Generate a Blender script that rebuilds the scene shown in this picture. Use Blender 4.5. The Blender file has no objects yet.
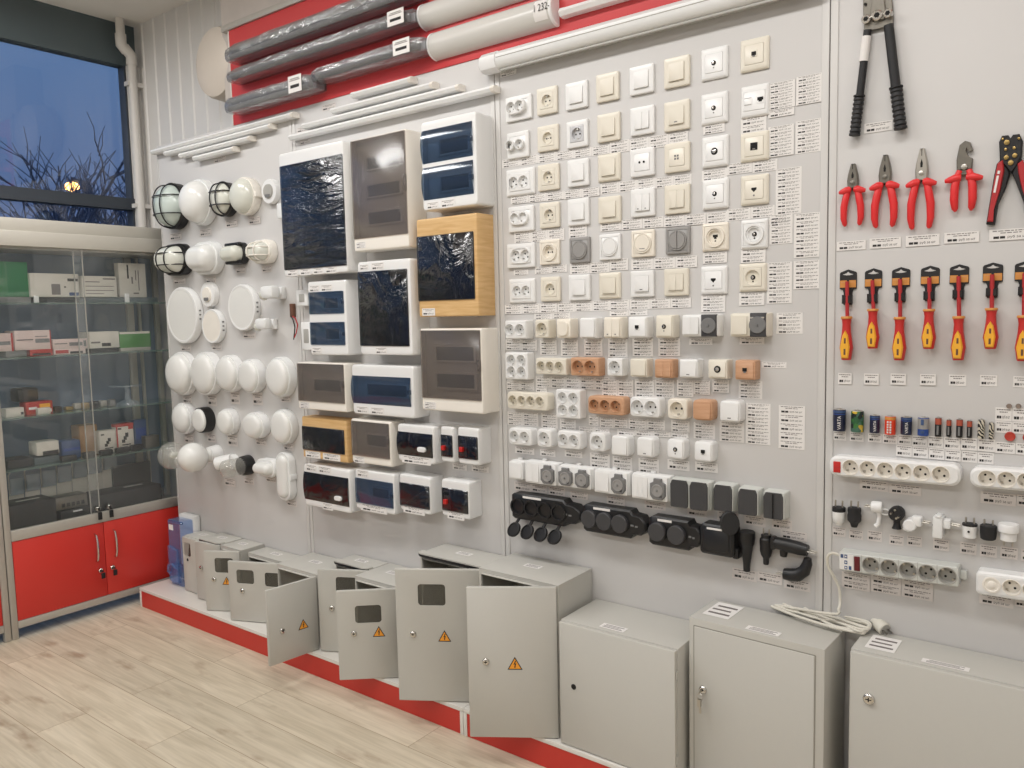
import bpy, bmesh, math, random
from math import sin, cos, pi, radians, sqrt
from mathutils import Vector, Matrix
from mathutils.geometry import tessellate_polygon
random.seed(7)
SC = bpy.context.scene
COL = SC.collection

# ------------------------------------------------------------------ camera
FPX = 794.8
CAMR = ((0.7957569, 0.6051974, -0.0225166), (0.0361074, -0.0845245, -0.9957670), (-0.6045388, 0.7915754, -0.0891131))            # rows: right, down, forward (world X along the wall, Y into the wall, Z up)
CAM = (0.0, -2.393, 1.572)

def ray(u, v):
    a, b = (u-512)/FPX, (v-384)/FPX
    return [CAMR[0][i]*a+CAMR[1][i]*b+CAMR[2][i] for i in range(3)]
def W(u, v, d=0.0):
    """point of the photograph measured on the plane d metres in front of the display wall -> (x, z)"""
    r = ray(u, v); t = (-d-CAM[1])/r[1]
    return r[0]*t, r[2]*t+CAM[2]
def LX(u, v, X):
    """same on the plane x = X (the show case and window side) -> (y, z)"""
    r = ray(u, v); t = X/r[0]
    return CAM[1]+r[1]*t, CAM[2]+r[2]*t
def box_at(u0, u1, v0, v1, d):
    um, vm = (u0+u1)/2, (v0+v1)/2
    xa, _ = W(u0, vm, d); xb, _ = W(u1, vm, d)
    _, zt = W(um, v0, d); _, zb = W(um, v1, d)
    return (xa+xb)/2, (zt+zb)/2, xb-xa, zt-zb

LPOW, EXPO = 22.5, 0.0

# ------------------------------------------------------------------ materials
def lin(c):
    return tuple(((x/255)/12.92 if x/255 <= .04045 else ((x/255+.055)/1.055)**2.4) for x in c)+(1.0,)
MATS = {}
def mat(name, rgb, rough=.45, metal=0., var=.04, scale=30., bump=0., coat=0., spec=.5):
    if name in MATS: return MATS[name]
    m = bpy.data.materials.new(name); m.use_nodes = True
    nt = m.node_tree; b = nt.nodes['Principled BSDF']
    tc = nt.nodes.new('ShaderNodeTexCoord'); n = nt.nodes.new('ShaderNodeTexNoise')
    n.inputs['Scale'].default_value = scale; n.inputs['Detail'].default_value = 3
    nt.links.new(tc.outputs['Object'], n.inputs['Vector'])
    mx = nt.nodes.new('ShaderNodeMixRGB'); c = lin(rgb)
    mx.inputs[1].default_value = tuple(min(1, x*(1-var)) for x in c[:3])+(1,)
    mx.inputs[2].default_value = tuple(min(1, x*(1+var)) for x in c[:3])+(1,)
    nt.links.new(n.outputs['Fac'], mx.inputs[0]); nt.links.new(mx.outputs[0], b.inputs['Base Color'])
    b.inputs['Roughness'].default_value = rough; b.inputs['Metallic'].default_value = metal
    b.inputs['Coat Weight'].default_value = coat; b.inputs['Specular IOR Level'].default_value = spec
    if bump:
        bp = nt.nodes.new('ShaderNodeBump'); bp.inputs['Strength'].default_value = bump; bp.inputs['Distance'].default_value = .002
        nt.links.new(n.outputs['Fac'], bp.inputs['Height']); nt.links.new(bp.outputs[0], b.inputs['Normal'])
    MATS[name] = m; return m
def clear_mat(name, rgb, fac, rough=.08, film=False, tint=(255,255,255)):
    """see-through plastic or glass: part coloured gloss, part transparent"""
    m = bpy.data.materials.new(name); m.use_nodes = True
    nt = m.node_tree; b = nt.nodes['Principled BSDF']; out = nt.nodes['Material Output']
    b.inputs['Base Color'].default_value = lin(rgb); b.inputs['Roughness'].default_value = rough
    b.inputs['Specular IOR Level'].default_value = 0
    t = nt.nodes.new('ShaderNodeBsdfTransparent'); t.inputs[0].default_value = lin(tint)
    gl = nt.nodes.new('ShaderNodeBsdfGlossy'); gl.inputs['Roughness'].default_value = rough; gl.inputs[0].default_value = (1,1,1,1)
    mx = nt.nodes.new('ShaderNodeMixShader'); m2 = nt.nodes.new('ShaderNodeMixShader'); mx.inputs[0].default_value = fac
    lw = nt.nodes.new('ShaderNodeLayerWeight'); pw = nt.nodes.new('ShaderNodeMath'); pw.operation = 'POWER'; pw.inputs[1].default_value = 4
    ad = nt.nodes.new('ShaderNodeMath'); ad.operation = 'ADD'; ad.use_clamp = True; ad.inputs[1].default_value = .08 if film else .035
    nt.links.new(lw.outputs['Facing'], pw.inputs[0]); nt.links.new(pw.outputs[0], ad.inputs[0]); nt.links.new(ad.outputs[0], m2.inputs[0])
    nt.links.new(t.outputs[0], mx.inputs[1]); nt.links.new(b.outputs[0], mx.inputs[2])
    nt.links.new(mx.outputs[0], m2.inputs[1]); nt.links.new(gl.outputs[0], m2.inputs[2]); nt.links.new(m2.outputs[0], out.inputs[0])
    if film:
        tc = nt.nodes.new('ShaderNodeTexCoord'); mp = nt.nodes.new('ShaderNodeMapping'); mp.inputs['Scale'].default_value = film
        n = nt.nodes.new('ShaderNodeTexNoise'); n.inputs['Scale'].default_value = 7; n.inputs['Detail'].default_value = 4; n.inputs['Distortion'].default_value = 1.5
        bp = nt.nodes.new('ShaderNodeBump'); bp.inputs['Strength'].default_value = .8; bp.inputs['Distance'].default_value = .02
        nt.links.new(tc.outputs['Object'], mp.inputs[0]); nt.links.new(mp.outputs[0], n.inputs['Vector'])
        nt.links.new(n.outputs['Fac'], bp.inputs['Height']); nt.links.new(bp.outputs[0], gl.inputs['Normal'])
    MATS[name] = m; return m
def wood_mat(name, c1, c2, scale=(2, 14, 14), rough=.45):
    m = bpy.data.materials.new(name); m.use_nodes = True
    nt = m.node_tree; b = nt.nodes['Principled BSDF']; b.inputs['Roughness'].default_value = rough
    tc = nt.nodes.new('ShaderNodeTexCoord'); mp = nt.nodes.new('ShaderNodeMapping'); mp.inputs['Scale'].default_value = scale
    n = nt.nodes.new('ShaderNodeTexNoise'); n.inputs['Scale'].default_value = 4; n.inputs['Detail'].default_value = 6; n.inputs['Distortion'].default_value = .6
    r = nt.nodes.new('ShaderNodeValToRGB'); r.color_ramp.elements[0].position = .35; r.color_ramp.elements[1].position = .68
    r.color_ramp.elements[0].color = lin(c1); r.color_ramp.elements[1].color = lin(c2)
    nt.links.new(tc.outputs['Object'], mp.inputs[0]); nt.links.new(mp.outputs[0], n.inputs['Vector'])
    nt.links.new(n.outputs['Fac'], r.inputs[0]); nt.links.new(r.outputs[0], b.inputs['Base Color'])
    MATS[name] = m; return m
def glow_mat(name, rgb, s):
    m = bpy.data.materials.new(name); m.use_nodes = True
    b = m.node_tree.nodes['Principled BSDF']; b.inputs['Base Color'].default_value = lin(rgb)
    b.inputs['Emission Color'].default_value = lin(rgb); b.inputs['Emission Strength'].default_value = s
    MATS[name] = m; return m

mat('panel', (200,198,196), .5, var=.012, scale=3)
mat('panel_profile', (202,200,197), .4, var=.01)
mat('seam_dark', (96,92,88), .7)
mat('white', (233,233,232), .3, var=.01)
mat('cool_white', (228,229,228), .35, var=.015)
mat('warm_white', (238,233,224), .35, var=.015)
mat('beige', (226,220,206), .3, var=.015)
mat('cream', (234,227,214), .3, var=.015)
wood_mat('brown', (194,148,114), (206,163,130), (3,3,30))
mat('grey', (150,148,146), .4, var=.03)
mat('silver_grey', (196,196,198), .35, metal=.2, var=.03)
mat('dark_grey', (62,62,64), .45, var=.06)
mat('mid_grey', (118,118,118), .45, var=.05)
mat('black', (24,24,26), .4, var=.1)
mat('soft_black', (30,30,32), .6, var=.1)
mat('hole', (14,13,12), .8)
mat('metal', (190,186,178), .3, metal=1., var=.06)
mat('steel', (126,122,114), .35, metal=.85, var=.1, scale=60)
mat('chrome', (210,208,204), .15, metal=1.)
mat('brass', (176,150,96), .35, metal=1.)
mat('paper', (230,227,224), .8, var=.01)
mat('pale_paper', (214,208,204), .8, var=.01)
mat('ink', (44,42,42), .8)
mat('faint_ink', (116,110,108), .8)
mat('enclosure', (191,189,182), .5, var=.012, scale=80, bump=.05)
mat('enclosure_inside', (150,148,140), .6, var=.03)
mat('plinth_white', (222,219,212), .4, var=.015)
mat('plinth_red', (196,52,42), .42, var=.03, scale=8)
mat('red', (208,54,46), .38, var=.03, scale=6)
mat('band_red', (200,62,64), .45, var=.03, scale=6)
mat('tool_red', (222,48,50), .38, var=.04)
mat('driver_red', (176,44,48), .4, var=.05)
mat('driver_bright', (196,48,44), .4, var=.05)
mat('yellow', (240,176,52), .4, var=.05)
mat('orange', (208,142,70), .45, var=.06)
mat('sign_orange', (240,160,50), .5, var=.03)
mat('alu', (182,178,170), .4, metal=.25, var=.03)
mat('alu_dark', (120,120,118), .45, metal=.2)
mat('header', (196,192,182), .45, var=.02)
mat('wall_white', (222,220,217), .42, var=.02, scale=4)
mat('plaster', (190,182,175), .85, var=.12, scale=9, bump=.3)
mat('ceiling', (232,228,222), .8, var=.03, scale=3)
mat('window_dark', (84,96,100), .45, var=.05, scale=4)
mat('mullion', (60,66,74), .4)
mat('pipe', (214,210,204), .4, var=.015)
mat('case_back', (100,118,140), .3, var=.15, scale=2)
mat('lamp_opal', (229,229,226), .22, var=.012, spec=.6)
mat('half_opal', (208,206,201), .25, var=.01)
mat('lamp_frost', (214,215,205), .22, var=.03, spec=.7)
mat('lamp_green', (194,205,199), .2, var=.03, spec=.7)
mat('drum', (206,196,184), .45, var=.02)
mat('drum_rim', (190,172,158), .5)
mat('navy', (30,36,62), .3, var=.1)
mat('blue', (46,78,150), .35, var=.08)
mat('battery_red', (226,66,36), .35, var=.08)
mat('copper', (186,92,72), .3, metal=.3, var=.06)
mat('coin_red', (178,58,44), .4, var=.05)
mat('coin_grey', (150,136,126), .4, metal=.5)
mat('cable', (214,210,198), .45, var=.02)
mat('switch_red', (190,40,36), .3, var=.05)
mat('switch_dark_red', (96,24,30), .3)
mat('grey_strip', (199,201,196), .45, var=.02)
mat('grey_cup', (168,166,160), .45, var=.02)
mat('box_green', (26,120,70), .5, var=.05)
mat('leaf_green', (64,130,56), .5, var=.05)
mat('card_white', (214,210,200), .55, var=.03)
mat('card_pink', (216,196,190), .55, var=.04)
mat('card_red', (176,52,46), .5, var=.05)
mat('terminal_brown', (104,70,54), .5)
mat('cardboard', (170,130,88), .7, var=.06)
mat('case_blue', (60,84,126), .45, var=.08)
mat('tree', (70,84,112), .9, var=.2)
mat('night_ground', (48,52,62), .9)
mat('building', (66,76,96), .9, var=.1)
wood_mat('oak', (206,166,110), (222,186,134), (2,2,22))
clear_mat('smoke', (146,140,136), .20, .18, tint=(222,217,214))
clear_mat('smoke_blue', (84,102,128), .20, .1, tint=(184,196,208))
clear_mat('smoke_black', (26,28,36), .35, .12, film=(1,1,1), tint=(130,130,136))
clear_mat('smoke_film', (30,36,48), .28, .14, film=(.6,.6,2.2), tint=(142,148,160))
clear_mat('film', (170,172,174), .24, .10, film=(.8,2.,2.), tint=(212,213,216))
clear_mat('glass', (225,235,235), .03, .02)
clear_mat('glass_shelf', (150,180,170), .28, .05, tint=(220,238,230))
clear_mat('window_glass', (160,180,210), .02, .01)
clear_mat('clear_globe', (205,206,198), .22, .1, film=(3,3,3))
clear_mat('blue_clear', (128,166,216), .24, .1, tint=(212,224,246))
clear_mat('pane', (128,126,118), .22, .12, tint=(190,190,185))
glow_mat('street_glow', (255,190,110), 6)
clear_mat('acrylic', (190,205,215), .3, .06)

def floor_mat():
    m = bpy.data.materials.new('floor_planks'); m.use_nodes = True
    nt = m.node_tree; L = nt.links.new; N = nt.nodes.new; b = nt.nodes['Principled BSDF']
    tc = N('ShaderNodeTexCoord'); br = N('ShaderNodeTexBrick')
    br.offset = .37; br.inputs['Scale'].default_value = 1; br.inputs['Brick Width'].default_value = 1.25; br.inputs['Row Height'].default_value = .19
    br.inputs['Mortar Size'].default_value = .0016; br.inputs['Mortar Smooth'].default_value = .3; br.inputs['Bias'].default_value = 0
    br.inputs['Color1'].default_value = (0,0,0,1); br.inputs['Color2'].default_value = (1,1,1,1); br.inputs['Mortar'].default_value = (.5,.5,.5,1)
    mp0 = N('ShaderNodeMapping'); mp0.inputs['Location'].default_value = (.3,.055,0)
    L(tc.outputs['Object'], mp0.inputs[0]); L(mp0.outputs[0], br.inputs['Vector'])
    # every plank shifts the grain by its own amount
    sc = N('ShaderNodeVectorMath'); sc.operation = 'SCALE'; sc.inputs[3].default_value = 17
    L(br.outputs['Color'], sc.inputs[0])
    ad = N('ShaderNodeVectorMath'); ad.operation = 'ADD'; L(tc.outputs['Object'], ad.inputs[0]); L(sc.outputs[0], ad.inputs[1])
    mp = N('ShaderNodeMapping'); mp.inputs['Scale'].default_value = (1.1,9,1); L(ad.outputs[0], mp.inputs[0])
    n1 = N('ShaderNodeTexNoise'); n1.inputs['Scale'].default_value = 1.6; n1.inputs['Detail'].default_value = 8; n1.inputs['Distortion'].default_value = 1.4
    L(mp.outputs[0], n1.inputs['Vector'])
    mp2 = N('ShaderNodeMapping'); mp2.inputs['Scale'].default_value = (2.2,5,1); L(ad.outputs[0], mp2.inputs[0])
    n2 = N('ShaderNodeTexNoise'); n2.inputs['Scale'].default_value = 2.2; n2.inputs['Detail'].default_value = 5; L(mp2.outputs[0], n2.inputs['Vector'])
    mp3 = N('ShaderNodeMapping'); mp3.inputs['Scale'].default_value = (3,70,1); L(ad.outputs[0], mp3.inputs[0])
    n3 = N('ShaderNodeTexNoise'); n3.inputs['Scale'].default_value = 1.5; n3.inputs['Detail'].default_value = 4; L(mp3.outputs[0], n3.inputs['Vector'])
    r1 = N('ShaderNodeValToRGB'); e = r1.color_ramp.elements
    e[0].position = .3; e[0].color = lin((187,175,153)); e[1].position = .66; e[1].color = lin((208,197,176))
    L(n1.outputs['Fac'], r1.inputs[0])
    r2 = N('ShaderNodeValToRGB'); e = r2.color_ramp.elements
    e[0].position = .57; e[0].color = (0,0,0,1); e[1].position = .74; e[1].color = (1,1,1,1); L(n2.outputs['Fac'], r2.inputs[0])
    m1 = N('ShaderNodeMixRGB'); m1.inputs[2].default_value = lin((156,136,114))
    mf = N('ShaderNodeMath'); mf.operation = 'MULTIPLY'; mf.inputs[1].default_value = .8; L(r2.outputs[0], mf.inputs[0]); L(mf.outputs[0], m1.inputs[0]); L(r1.outputs[0], m1.inputs[1])
    r3 = N('ShaderNodeValToRGB'); e = r3.color_ramp.elements
    e[0].position = .35; e[0].color = (.93,.925,.915,1); e[1].position = .6; e[1].color = (1.05,1.05,1.05,1); L(n3.outputs['Fac'], r3.inputs[0])
    m2 = N('ShaderNodeMixRGB'); m2.blend_type = 'MULTIPLY'; m2.inputs[0].default_value = 1; L(m1.outputs[0], m2.inputs[1]); L(r3.outputs[0], m2.inputs[2])
    # plank to plank tone and the thin dark joints
    r4 = N('ShaderNodeValToRGB'); e = r4.color_ramp.elements
    e[0].color = (.93,.93,.93,1); e[1].color = (1.04,1.035,1.03,1); L(br.outputs['Color'], r4.inputs[0])
    m3 = N('ShaderNodeMixRGB'); m3.blend_type = 'MULTIPLY'; m3.inputs[0].default_value = 1; L(m2.outputs[0], m3.inputs[1]); L(r4.outputs[0], m3.inputs[2])
    m4 = N('ShaderNodeMixRGB'); m4.inputs[2].default_value = lin((140,120,96))
    mj = N('ShaderNodeMath'); mj.operation = 'MULTIPLY'; mj.inputs[1].default_value = .75; L(br.outputs['Fac'], mj.inputs[0]); L(mj.outputs[0], m4.inputs[0]); L(m3.outputs[0], m4.inputs[1])
    L(m4.outputs[0], b.inputs['Base Color']); b.inputs['Roughness'].default_value = .5
    MATS['floor_planks'] = m
floor_mat()
def camo_mat():
    m = bpy.data.materials.new('battery_camouflage'); m.use_nodes = True
    nt = m.node_tree; b = nt.nodes['Principled BSDF']; b.inputs['Roughness'].default_value = .35
    tc = nt.nodes.new('ShaderNodeTexCoord'); v = nt.nodes.new('ShaderNodeTexVoronoi'); v.inputs['Scale'].default_value = 90
    r = nt.nodes.new('ShaderNodeValToRGB'); r.color_ramp.interpolation = 'CONSTANT'
    e = r.color_ramp.elements; e[0].color = lin((44,96,60)); e[1].position = .5; e[1].color = lin((70,110,96))
    for p, c in ((.68,(206,176,60)), (.76,(28,40,40)), (.88,(60,120,60))):
        x = e.new(p); x.color = lin(c)
    s = nt.nodes.new('ShaderNodeSeparateColor')
    nt.links.new(tc.outputs['Object'], v.inputs['Vector']); nt.links.new(v.outputs['Color'], s.inputs[0]); nt.links.new(s.outputs[0], r.inputs[0]); nt.links.new(r.outputs[0], b.inputs['Base Color'])
    MATS['camouflage'] = m
    m = bpy.data.materials.new('battery_stripes'); m.use_nodes = True
    nt = m.node_tree; b = nt.nodes['Principled BSDF']; b.inputs['Roughness'].default_value = .35
    tc = nt.nodes.new('ShaderNodeTexCoord'); w = nt.nodes.new('ShaderNodeTexWave'); w.inputs['Scale'].default_value = 50; w.inputs['Distortion'].default_value = 9; w.bands_direction = 'DIAGONAL'
    r = nt.nodes.new('ShaderNodeValToRGB'); r.color_ramp.interpolation = 'CONSTANT'
    e = r.color_ramp.elements; e[0].color = lin((22,22,22)); e[1].position = .52; e[1].color = lin((205,198,180))
    nt.links.new(tc.outputs['Object'], w.inputs['Vector']); nt.links.new(w.outputs['Fac'], r.inputs[0]); nt.links.new(r.outputs[0], b.inputs['Base Color'])
    MATS['stripes'] = m
camo_mat()

# ------------------------------------------------------------------ mesh building
def rr(w, h, r, cx=0., cz=0., n=5):
    r = max(1e-5, min(r, w/2-1e-5, h/2-1e-5)); out = []
    for ax, az, a0 in ((w/2-r, h/2-r, 0), (-w/2+r, h/2-r, pi/2), (-w/2+r, -h/2+r, pi), (w/2-r, -h/2+r, 3*pi/2)):
        for i in range(n):
            a = a0+pi/2*i/(n-1); out.append((cx+ax+r*cos(a), cz+az+r*sin(a)))
    return out
def circ(r, cx=0., cz=0., n=20, sx=1., sz=1.):
    return [(cx+r*sx*cos(2*pi*i/n), cz+r*sz*sin(2*pi*i/n)) for i in range(n)]
class G:
    """collects shapes of one mesh. Wall things: x along the wall, z up, d = distance out of the wall (y = -d)"""
    def __init__(s): s.v, s.f, s.m = [], [], []
    def add(s, vs, fs, mi=0):
        o = len(s.v); s.v += [tuple(p) for p in vs]
        for f in fs: s.f.append(tuple(i+o for i in f)); s.m.append(mi)
        return s
    def loft(s, loops, c0=True, c1=True, mi=0, close=False):
        n = len(loops[0]); vs = [p for l in loops for p in l]; fs = []
        k = len(loops)
        for j in range(k if close else k-1):
            a, b = j*n, ((j+1) % k)*n
            for i in range(n):
                i2 = (i+1) % n; fs.append((a+i, a+i2, b+i2, b+i))
        if c0 and not close: fs.append(tuple(range(n)))
        if c1 and not close: fs.append(tuple((k-1)*n+i for i in range(n)))
        return s.add(vs, fs, mi)
    def wl(s, loops, c0=True, c1=True, mi=0, close=False):
        """loft of (outline in x,z ; d) pairs"""
        return s.loft([[(x, -d, z) for x, z in p] for p, d in loops], c0, c1, mi, close)
    def box(s, x0, x1, y0, y1, z0, z1, mi=0):
        vs = [(x, y, z) for z in (z0, z1) for y in (y0, y1) for x in (x0, x1)]
        return s.add(vs, [(0,2,3,1), (4,5,7,6), (0,1,5,4), (2,6,7,3), (0,4,6,2), (1,3,7,5)], mi)
    def rbox(s, x0, x1, y0, y1, z0, z1, e=.003, mi=0):
        """box with all edges softened by e"""
        w, h, cx, cz = x1-x0, z1-z0, (x0+x1)/2, (z0+z1)/2
        e = min(e, w/2.1, h/2.1, abs(y1-y0)/2.1)
        P = lambda k, y: [(x, y, z) for x, z in rr(w-2*k, h-2*k, max(e-k, e*.3), cx, cz, 3)]
        return s.loft([P(e, y0), P(.3*e, y0+.3*e), P(0, y0+e), P(0, y1-e), P(.3*e, y1-.3*e), P(e, y1)], mi=mi)
    def holed(s, outer, holes, d, mi=0):
        polys = [[Vector((x, z, 0)) for x, z in p] for p in [outer]+holes]
        flat = [p for q in polys for p in q]
        tris = tessellate_polygon(polys)
        return s.add([(p[0], -d, p[1]) for p in flat], tris, mi)
    def plate(s, outer, d0, d1, bev=.001, holes=(), mi=0, back=True, depth=None):
        """plate standing on the wall, holes = outlines cut through (walls down to depth)"""
        cx = sum(p[0] for p in outer)/len(outer); cz = sum(p[1] for p in outer)/len(outer)
        wx = max(p[0] for p in outer)-min(p[0] for p in outer); wz = max(p[1] for p in outer)-min(p[1] for p in outer)
        ins = [(cx+(x-cx)*(1-2*bev/wx), cz+(z-cz)*(1-2*bev/wz)) for x, z in outer]
        s.wl([(outer, d0), (outer, d1-bev), (ins, d1)], back, not holes, mi)
        if holes:
            s.holed(ins, [list(h) for h in holes], d1, mi)
            for h in holes: s.wl([(h, d1), (h, d0 if depth is None else d1-depth)], False, False, mi)
        return s
    def lathe(s, prof, o=(0,0,0), ax=(0,-1,0), n=24, mi=0, sx=1., sz=1., c0=True, c1=True):
        """prof = (radius, distance along ax); sx, sz squash the ring"""
        a = Vector(ax).normalized()
        u = Vector((1,0,0)) if abs(a.x) < .8 else Vector((0,0,1))
        if abs(a.y) < .8 and abs(a.x) < .8: u = Vector((1,0,0))
        u = (u-a*u.dot(a)).normalized(); w = a.cross(u)*-1 if abs(a.y) > .8 else a.cross(u)
        if abs(a.y) > .8: w = Vector((0,0,1)); w = (w-a*w.dot(a)).normalized()
        O = Vector(o)
        loops = [[O+a*t+u*(r*sx*cos(2*pi*i/n))+w*(r*sz*sin(2*pi*i/n)) for i in range(n)] for r, t in prof]
        return s.loft(loops, c0, c1, mi)
    def tube(s, pts, r, n=8, mi=0, closed=False, flat=1.):
        pts = [Vector(p) for p in pts]; k = len(pts); loops = []
        rs = r if isinstance(r, (list, tuple)) else [r]*k
        up = Vector((0,0,1)); prev = None
        for i, p in enumerate(pts):
            if closed: t = pts[(i+1) % k]-pts[i-1]
            else: t = pts[min(i+1, k-1)]-pts[max(i-1, 0)]
            t.normalize()
            if prev is None:
                a = up if abs(t.dot(up)) < .9 else Vector((0,1,0))
                x = a.cross(t).normalized()
            else:
                x = (prev-t*prev.dot(t))
                x = x.normalized() if x.length > 1e-6 else prev
            prev = x; y = t.cross(x)
            loops.append([p+x*(rs[i]*cos(2*pi*j/n))+y*(rs[i]*flat*sin(2*pi*j/n)) for j in range(n)])
        return s.loft(loops, not closed, not closed, mi, closed)
    def ball(s, c, r, mi=0, sx=1, sy=1, sz=1, n=14, k=8):
        P = []
        for j in range(1, k):
            t = pi*j/k; P.append([(c[0]+r*sx*sin(t)*cos(2*pi*i/n), c[1]+r*sy*sin(t)*sin(2*pi*i/n), c[2]+r*sz*cos(t)) for i in range(n)])
        return s.loft(P, mi=mi)
    def text(s, body, x, z, h, d, mi, rot=0., wmax=None):
        vs, fs = text_mesh(body)
        xs = [p[0] for p in vs]; zs = [p[1] for p in vs]
        k = h/(max(zs)-min(zs)); kx = k
        if wmax and (max(xs)-min(xs))*k > wmax: kx = wmax/(max(xs)-min(xs))
        mx, mz = (max(xs)+min(xs))/2, (max(zs)+min(zs))/2
        out = []
        for p in vs:
            a, b = (p[0]-mx)*kx, (p[1]-mz)*k
            out.append((x+a*cos(rot)-b*sin(rot), -d, z+a*sin(rot)+b*cos(rot)))
        return s.add(out, fs, mi)
    def mesh(s, name, mats, angle=38):
        me = bpy.data.meshes.new(name); me.from_pydata(s.v, [], s.f)
        for m in mats: me.materials.append(MATS[m])
        me.polygons.foreach_set('material_index', s.m)
        bm = bmesh.new(); bm.from_mesh(me); bmesh.ops.remove_doubles(bm, verts=bm.verts, dist=1e-6); bmesh.ops.recalc_face_normals(bm, faces=bm.faces); bm.to_mesh(me); bm.free()
        me.polygons.foreach_set('use_smooth', [True]*len(me.polygons)); me.set_sharp_from_angle(angle=radians(angle))
        return me
    def obj(s, name, mats, parent=None, loc=(0,0,0), rot=(0,0,0)):
        if isinstance(mats, str): mats = [mats]
        o = bpy.data.objects.new(name, s.mesh(name, mats)); COL.objects.link(o)
        if parent is not None: o.parent = parent
        o.location = loc; o.rotation_euler = rot
        return o
_T = {}
def text_mesh(body):
    if body not in _T:
        cu = bpy.data.curves.new('lettering', 'FONT'); cu.body = body; cu.resolution_u = 2
        o = bpy.data.objects.new('lettering', cu); COL.objects.link(o); bpy.context.view_layer.update()
        me = bpy.data.meshes.new_from_object(o)
        _T[body] = ([tuple(v.co) for v in me.vertices], [tuple(p.vertices) for p in me.polygons])
        bpy.data.objects.remove(o); bpy.data.curves.remove(cu); bpy.data.meshes.remove(me)
    return _T[body]
def tag(o, label, cat, group=None):
    o['label'] = label; o['category'] = cat
    if group: o['group'] = group
    return o
def struct(o, label=None):
    o['kind'] = 'structure'
    if label: o['label'] = label
    return o
def empty(name, loc, label, cat, group=None, rot=(0,0,0)):
    o = bpy.data.objects.new(name, None); COL.objects.link(o); o.location = loc; o.rotation_euler = rot; o.empty_display_size = .05
    return tag(o, label, cat, group)
def dup(o, parent=None):
    c = o.copy(); COL.objects.link(c)
    if parent is not None: c.parent = parent
    for ch in list(o.children): dup(ch, c)
    return c
ORD = ['first','second','third','fourth','fifth','sixth','seventh','eighth','ninth','tenth','eleventh','twelfth','thirteenth','fourteenth','fifteenth','sixteenth']
# ------------------------------------------------------------------ the room
XW, YB, ZC = -4.79, .19, 3.33          # window plane, corrugated wall, ceiling
XR, YF = 2.3, -5.6
struct(G().box(XW-.3, XR+.1, YF-.1, YB+.15, -.1, 0).obj('floor', 'floor_planks'))
struct(G().box(XW-.3, XR+.1, YF-.1, YB+.15, ZC, ZC+.1).obj('ceiling', 'ceiling'))
struct(G().box(XR, XR+.1, YF, YB+.1, 0, ZC).obj('wall_right', 'wall_white'))
struct(G().box(XW-.2, XR+.1, YF-.1, YF, 0, ZC).obj('wall_front', 'wall_white'))
# corrugated sheet behind the boards
g = G(); x = XW; lo = []
pitch, b = .125, .007
prof = []
while x < XR:
    prof += [(x, 0), (x+pitch*.74, 0), (x+pitch*.80, -b), (x+pitch*.94, -b)]
    x += pitch
prof.append((x, 0))
vs = [(px, YB+py, z) for z in (0, ZC) for px, py in prof]; n = len(prof)
g.add(vs, [(i, i+1, n+i+1, n+i) for i in range(n-1)])
g.box(XW-.2, XR+.1, YB+.02, YB+.1, 0, ZC)
struct(g.obj('wall_back', 'wall_white'))
# plastered strip of wall above the red fascia, right of the sheet
xp, _ = W(219, 15, 0)
zb = W(270, 20, 0)[1]
struct(G().box(xp, XR, .012, YB, zb-.3, ZC).obj('wall_back_plaster', 'plaster'))

# window on the street side
_, zg = LX(60, 52, XW); _, zm0 = LX(70, 205, XW); _, zm1 = LX(70, 193, XW)
wn = struct(G().box(XW-.06, XW+.02, YF, YB, zg, ZC).obj('window_1', 'window_dark'))
WY0, WY1 = YF, LX(124, 100, XW)[0]
g = G().box(XW-.05, XW+.03, WY0, WY1+.3, zm0, zm1)
g.box(XW-.05, XW+.02, WY1, YB, 0, zg)
for y in (-1.32, -2.7, -4.1): g.box(XW-.05, XW+.025, y, y+.07, 0, zg)
g.box(XW-.05, XW+.025, WY0, WY1, 0, .12)
g.obj('window_frame', 'mullion', wn)
G().box(XW-.03, XW-.022, WY0, WY1, .1, zg).obj('window_pane', 'window_glass', wn)
# light return of the wall between the window and the sheet
struct(G().box(XW+.02, XW+.05, WY1+.012, YB, 0, zg).obj('trim_1', 'pipe'))

# heating pipes in the corner
XP = XW+.10
def pp(u, v): y, z = LX(u, v, XP); return (XP, y, z)
p0, p1, p2, p3 = pp(119, 17), pp(121, 43), pp(131, 55), pp(147, 232)
t = empty('heating_pipe', (XP, p3[1], 0), 'white bent pipe running up the corner beside the window to the ceiling', 'pipe')
L = lambda p: (p[0]-XP, p[1]-p3[1], p[2])
yq = p2[1]
G().tube([L((XP, p1[1], ZC)), L((XP, p1[1], p1[2]+.03)), L((XP, p1[1], p1[2])), L((XP, p1[1]+.03, p1[2]-.03)), L((XP, yq-.03, p2[2]+.03)), L((XP, yq, p2[2])), L((XP, yq, p2[2]-.05)), L((XP, yq, .02))], .025, 14).obj('pipe_run', 'pipe', t)
G().tube([L((XP, p1[1], p1[2]+.05)), L((XP, p1[1], p1[2]-.01)), L((XP, p1[1]+.03, p1[2]-.04))], .031, 14).obj('elbow', 'pipe', t)
G().tube([L((XP, yq-.04, p2[2]+.035)), L((XP, yq, p2[2]-.005)), L((XP, yq, p2[2]-.06))], .031, 14).obj('elbow', 'pipe', t)
t2 = tag(G().tube([(0,0,.02), (0,0,1.2), (0,0,p2[2]-.06)], .018, 12).obj('riser_pipe', 'pipe', loc=(XP+.0, yq+.075, 0)), 'thin straight white riser pipe in the corner beside the bent pipe', 'pipe')
for v in (86, 206):
    z = LX(141, v, XP)[1]
    G().box(-.005, .04, -.035, .105, -.012, .012).obj('pipe_clamp', 'pipe', t, L((XP-.03, yq, z)))

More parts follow.
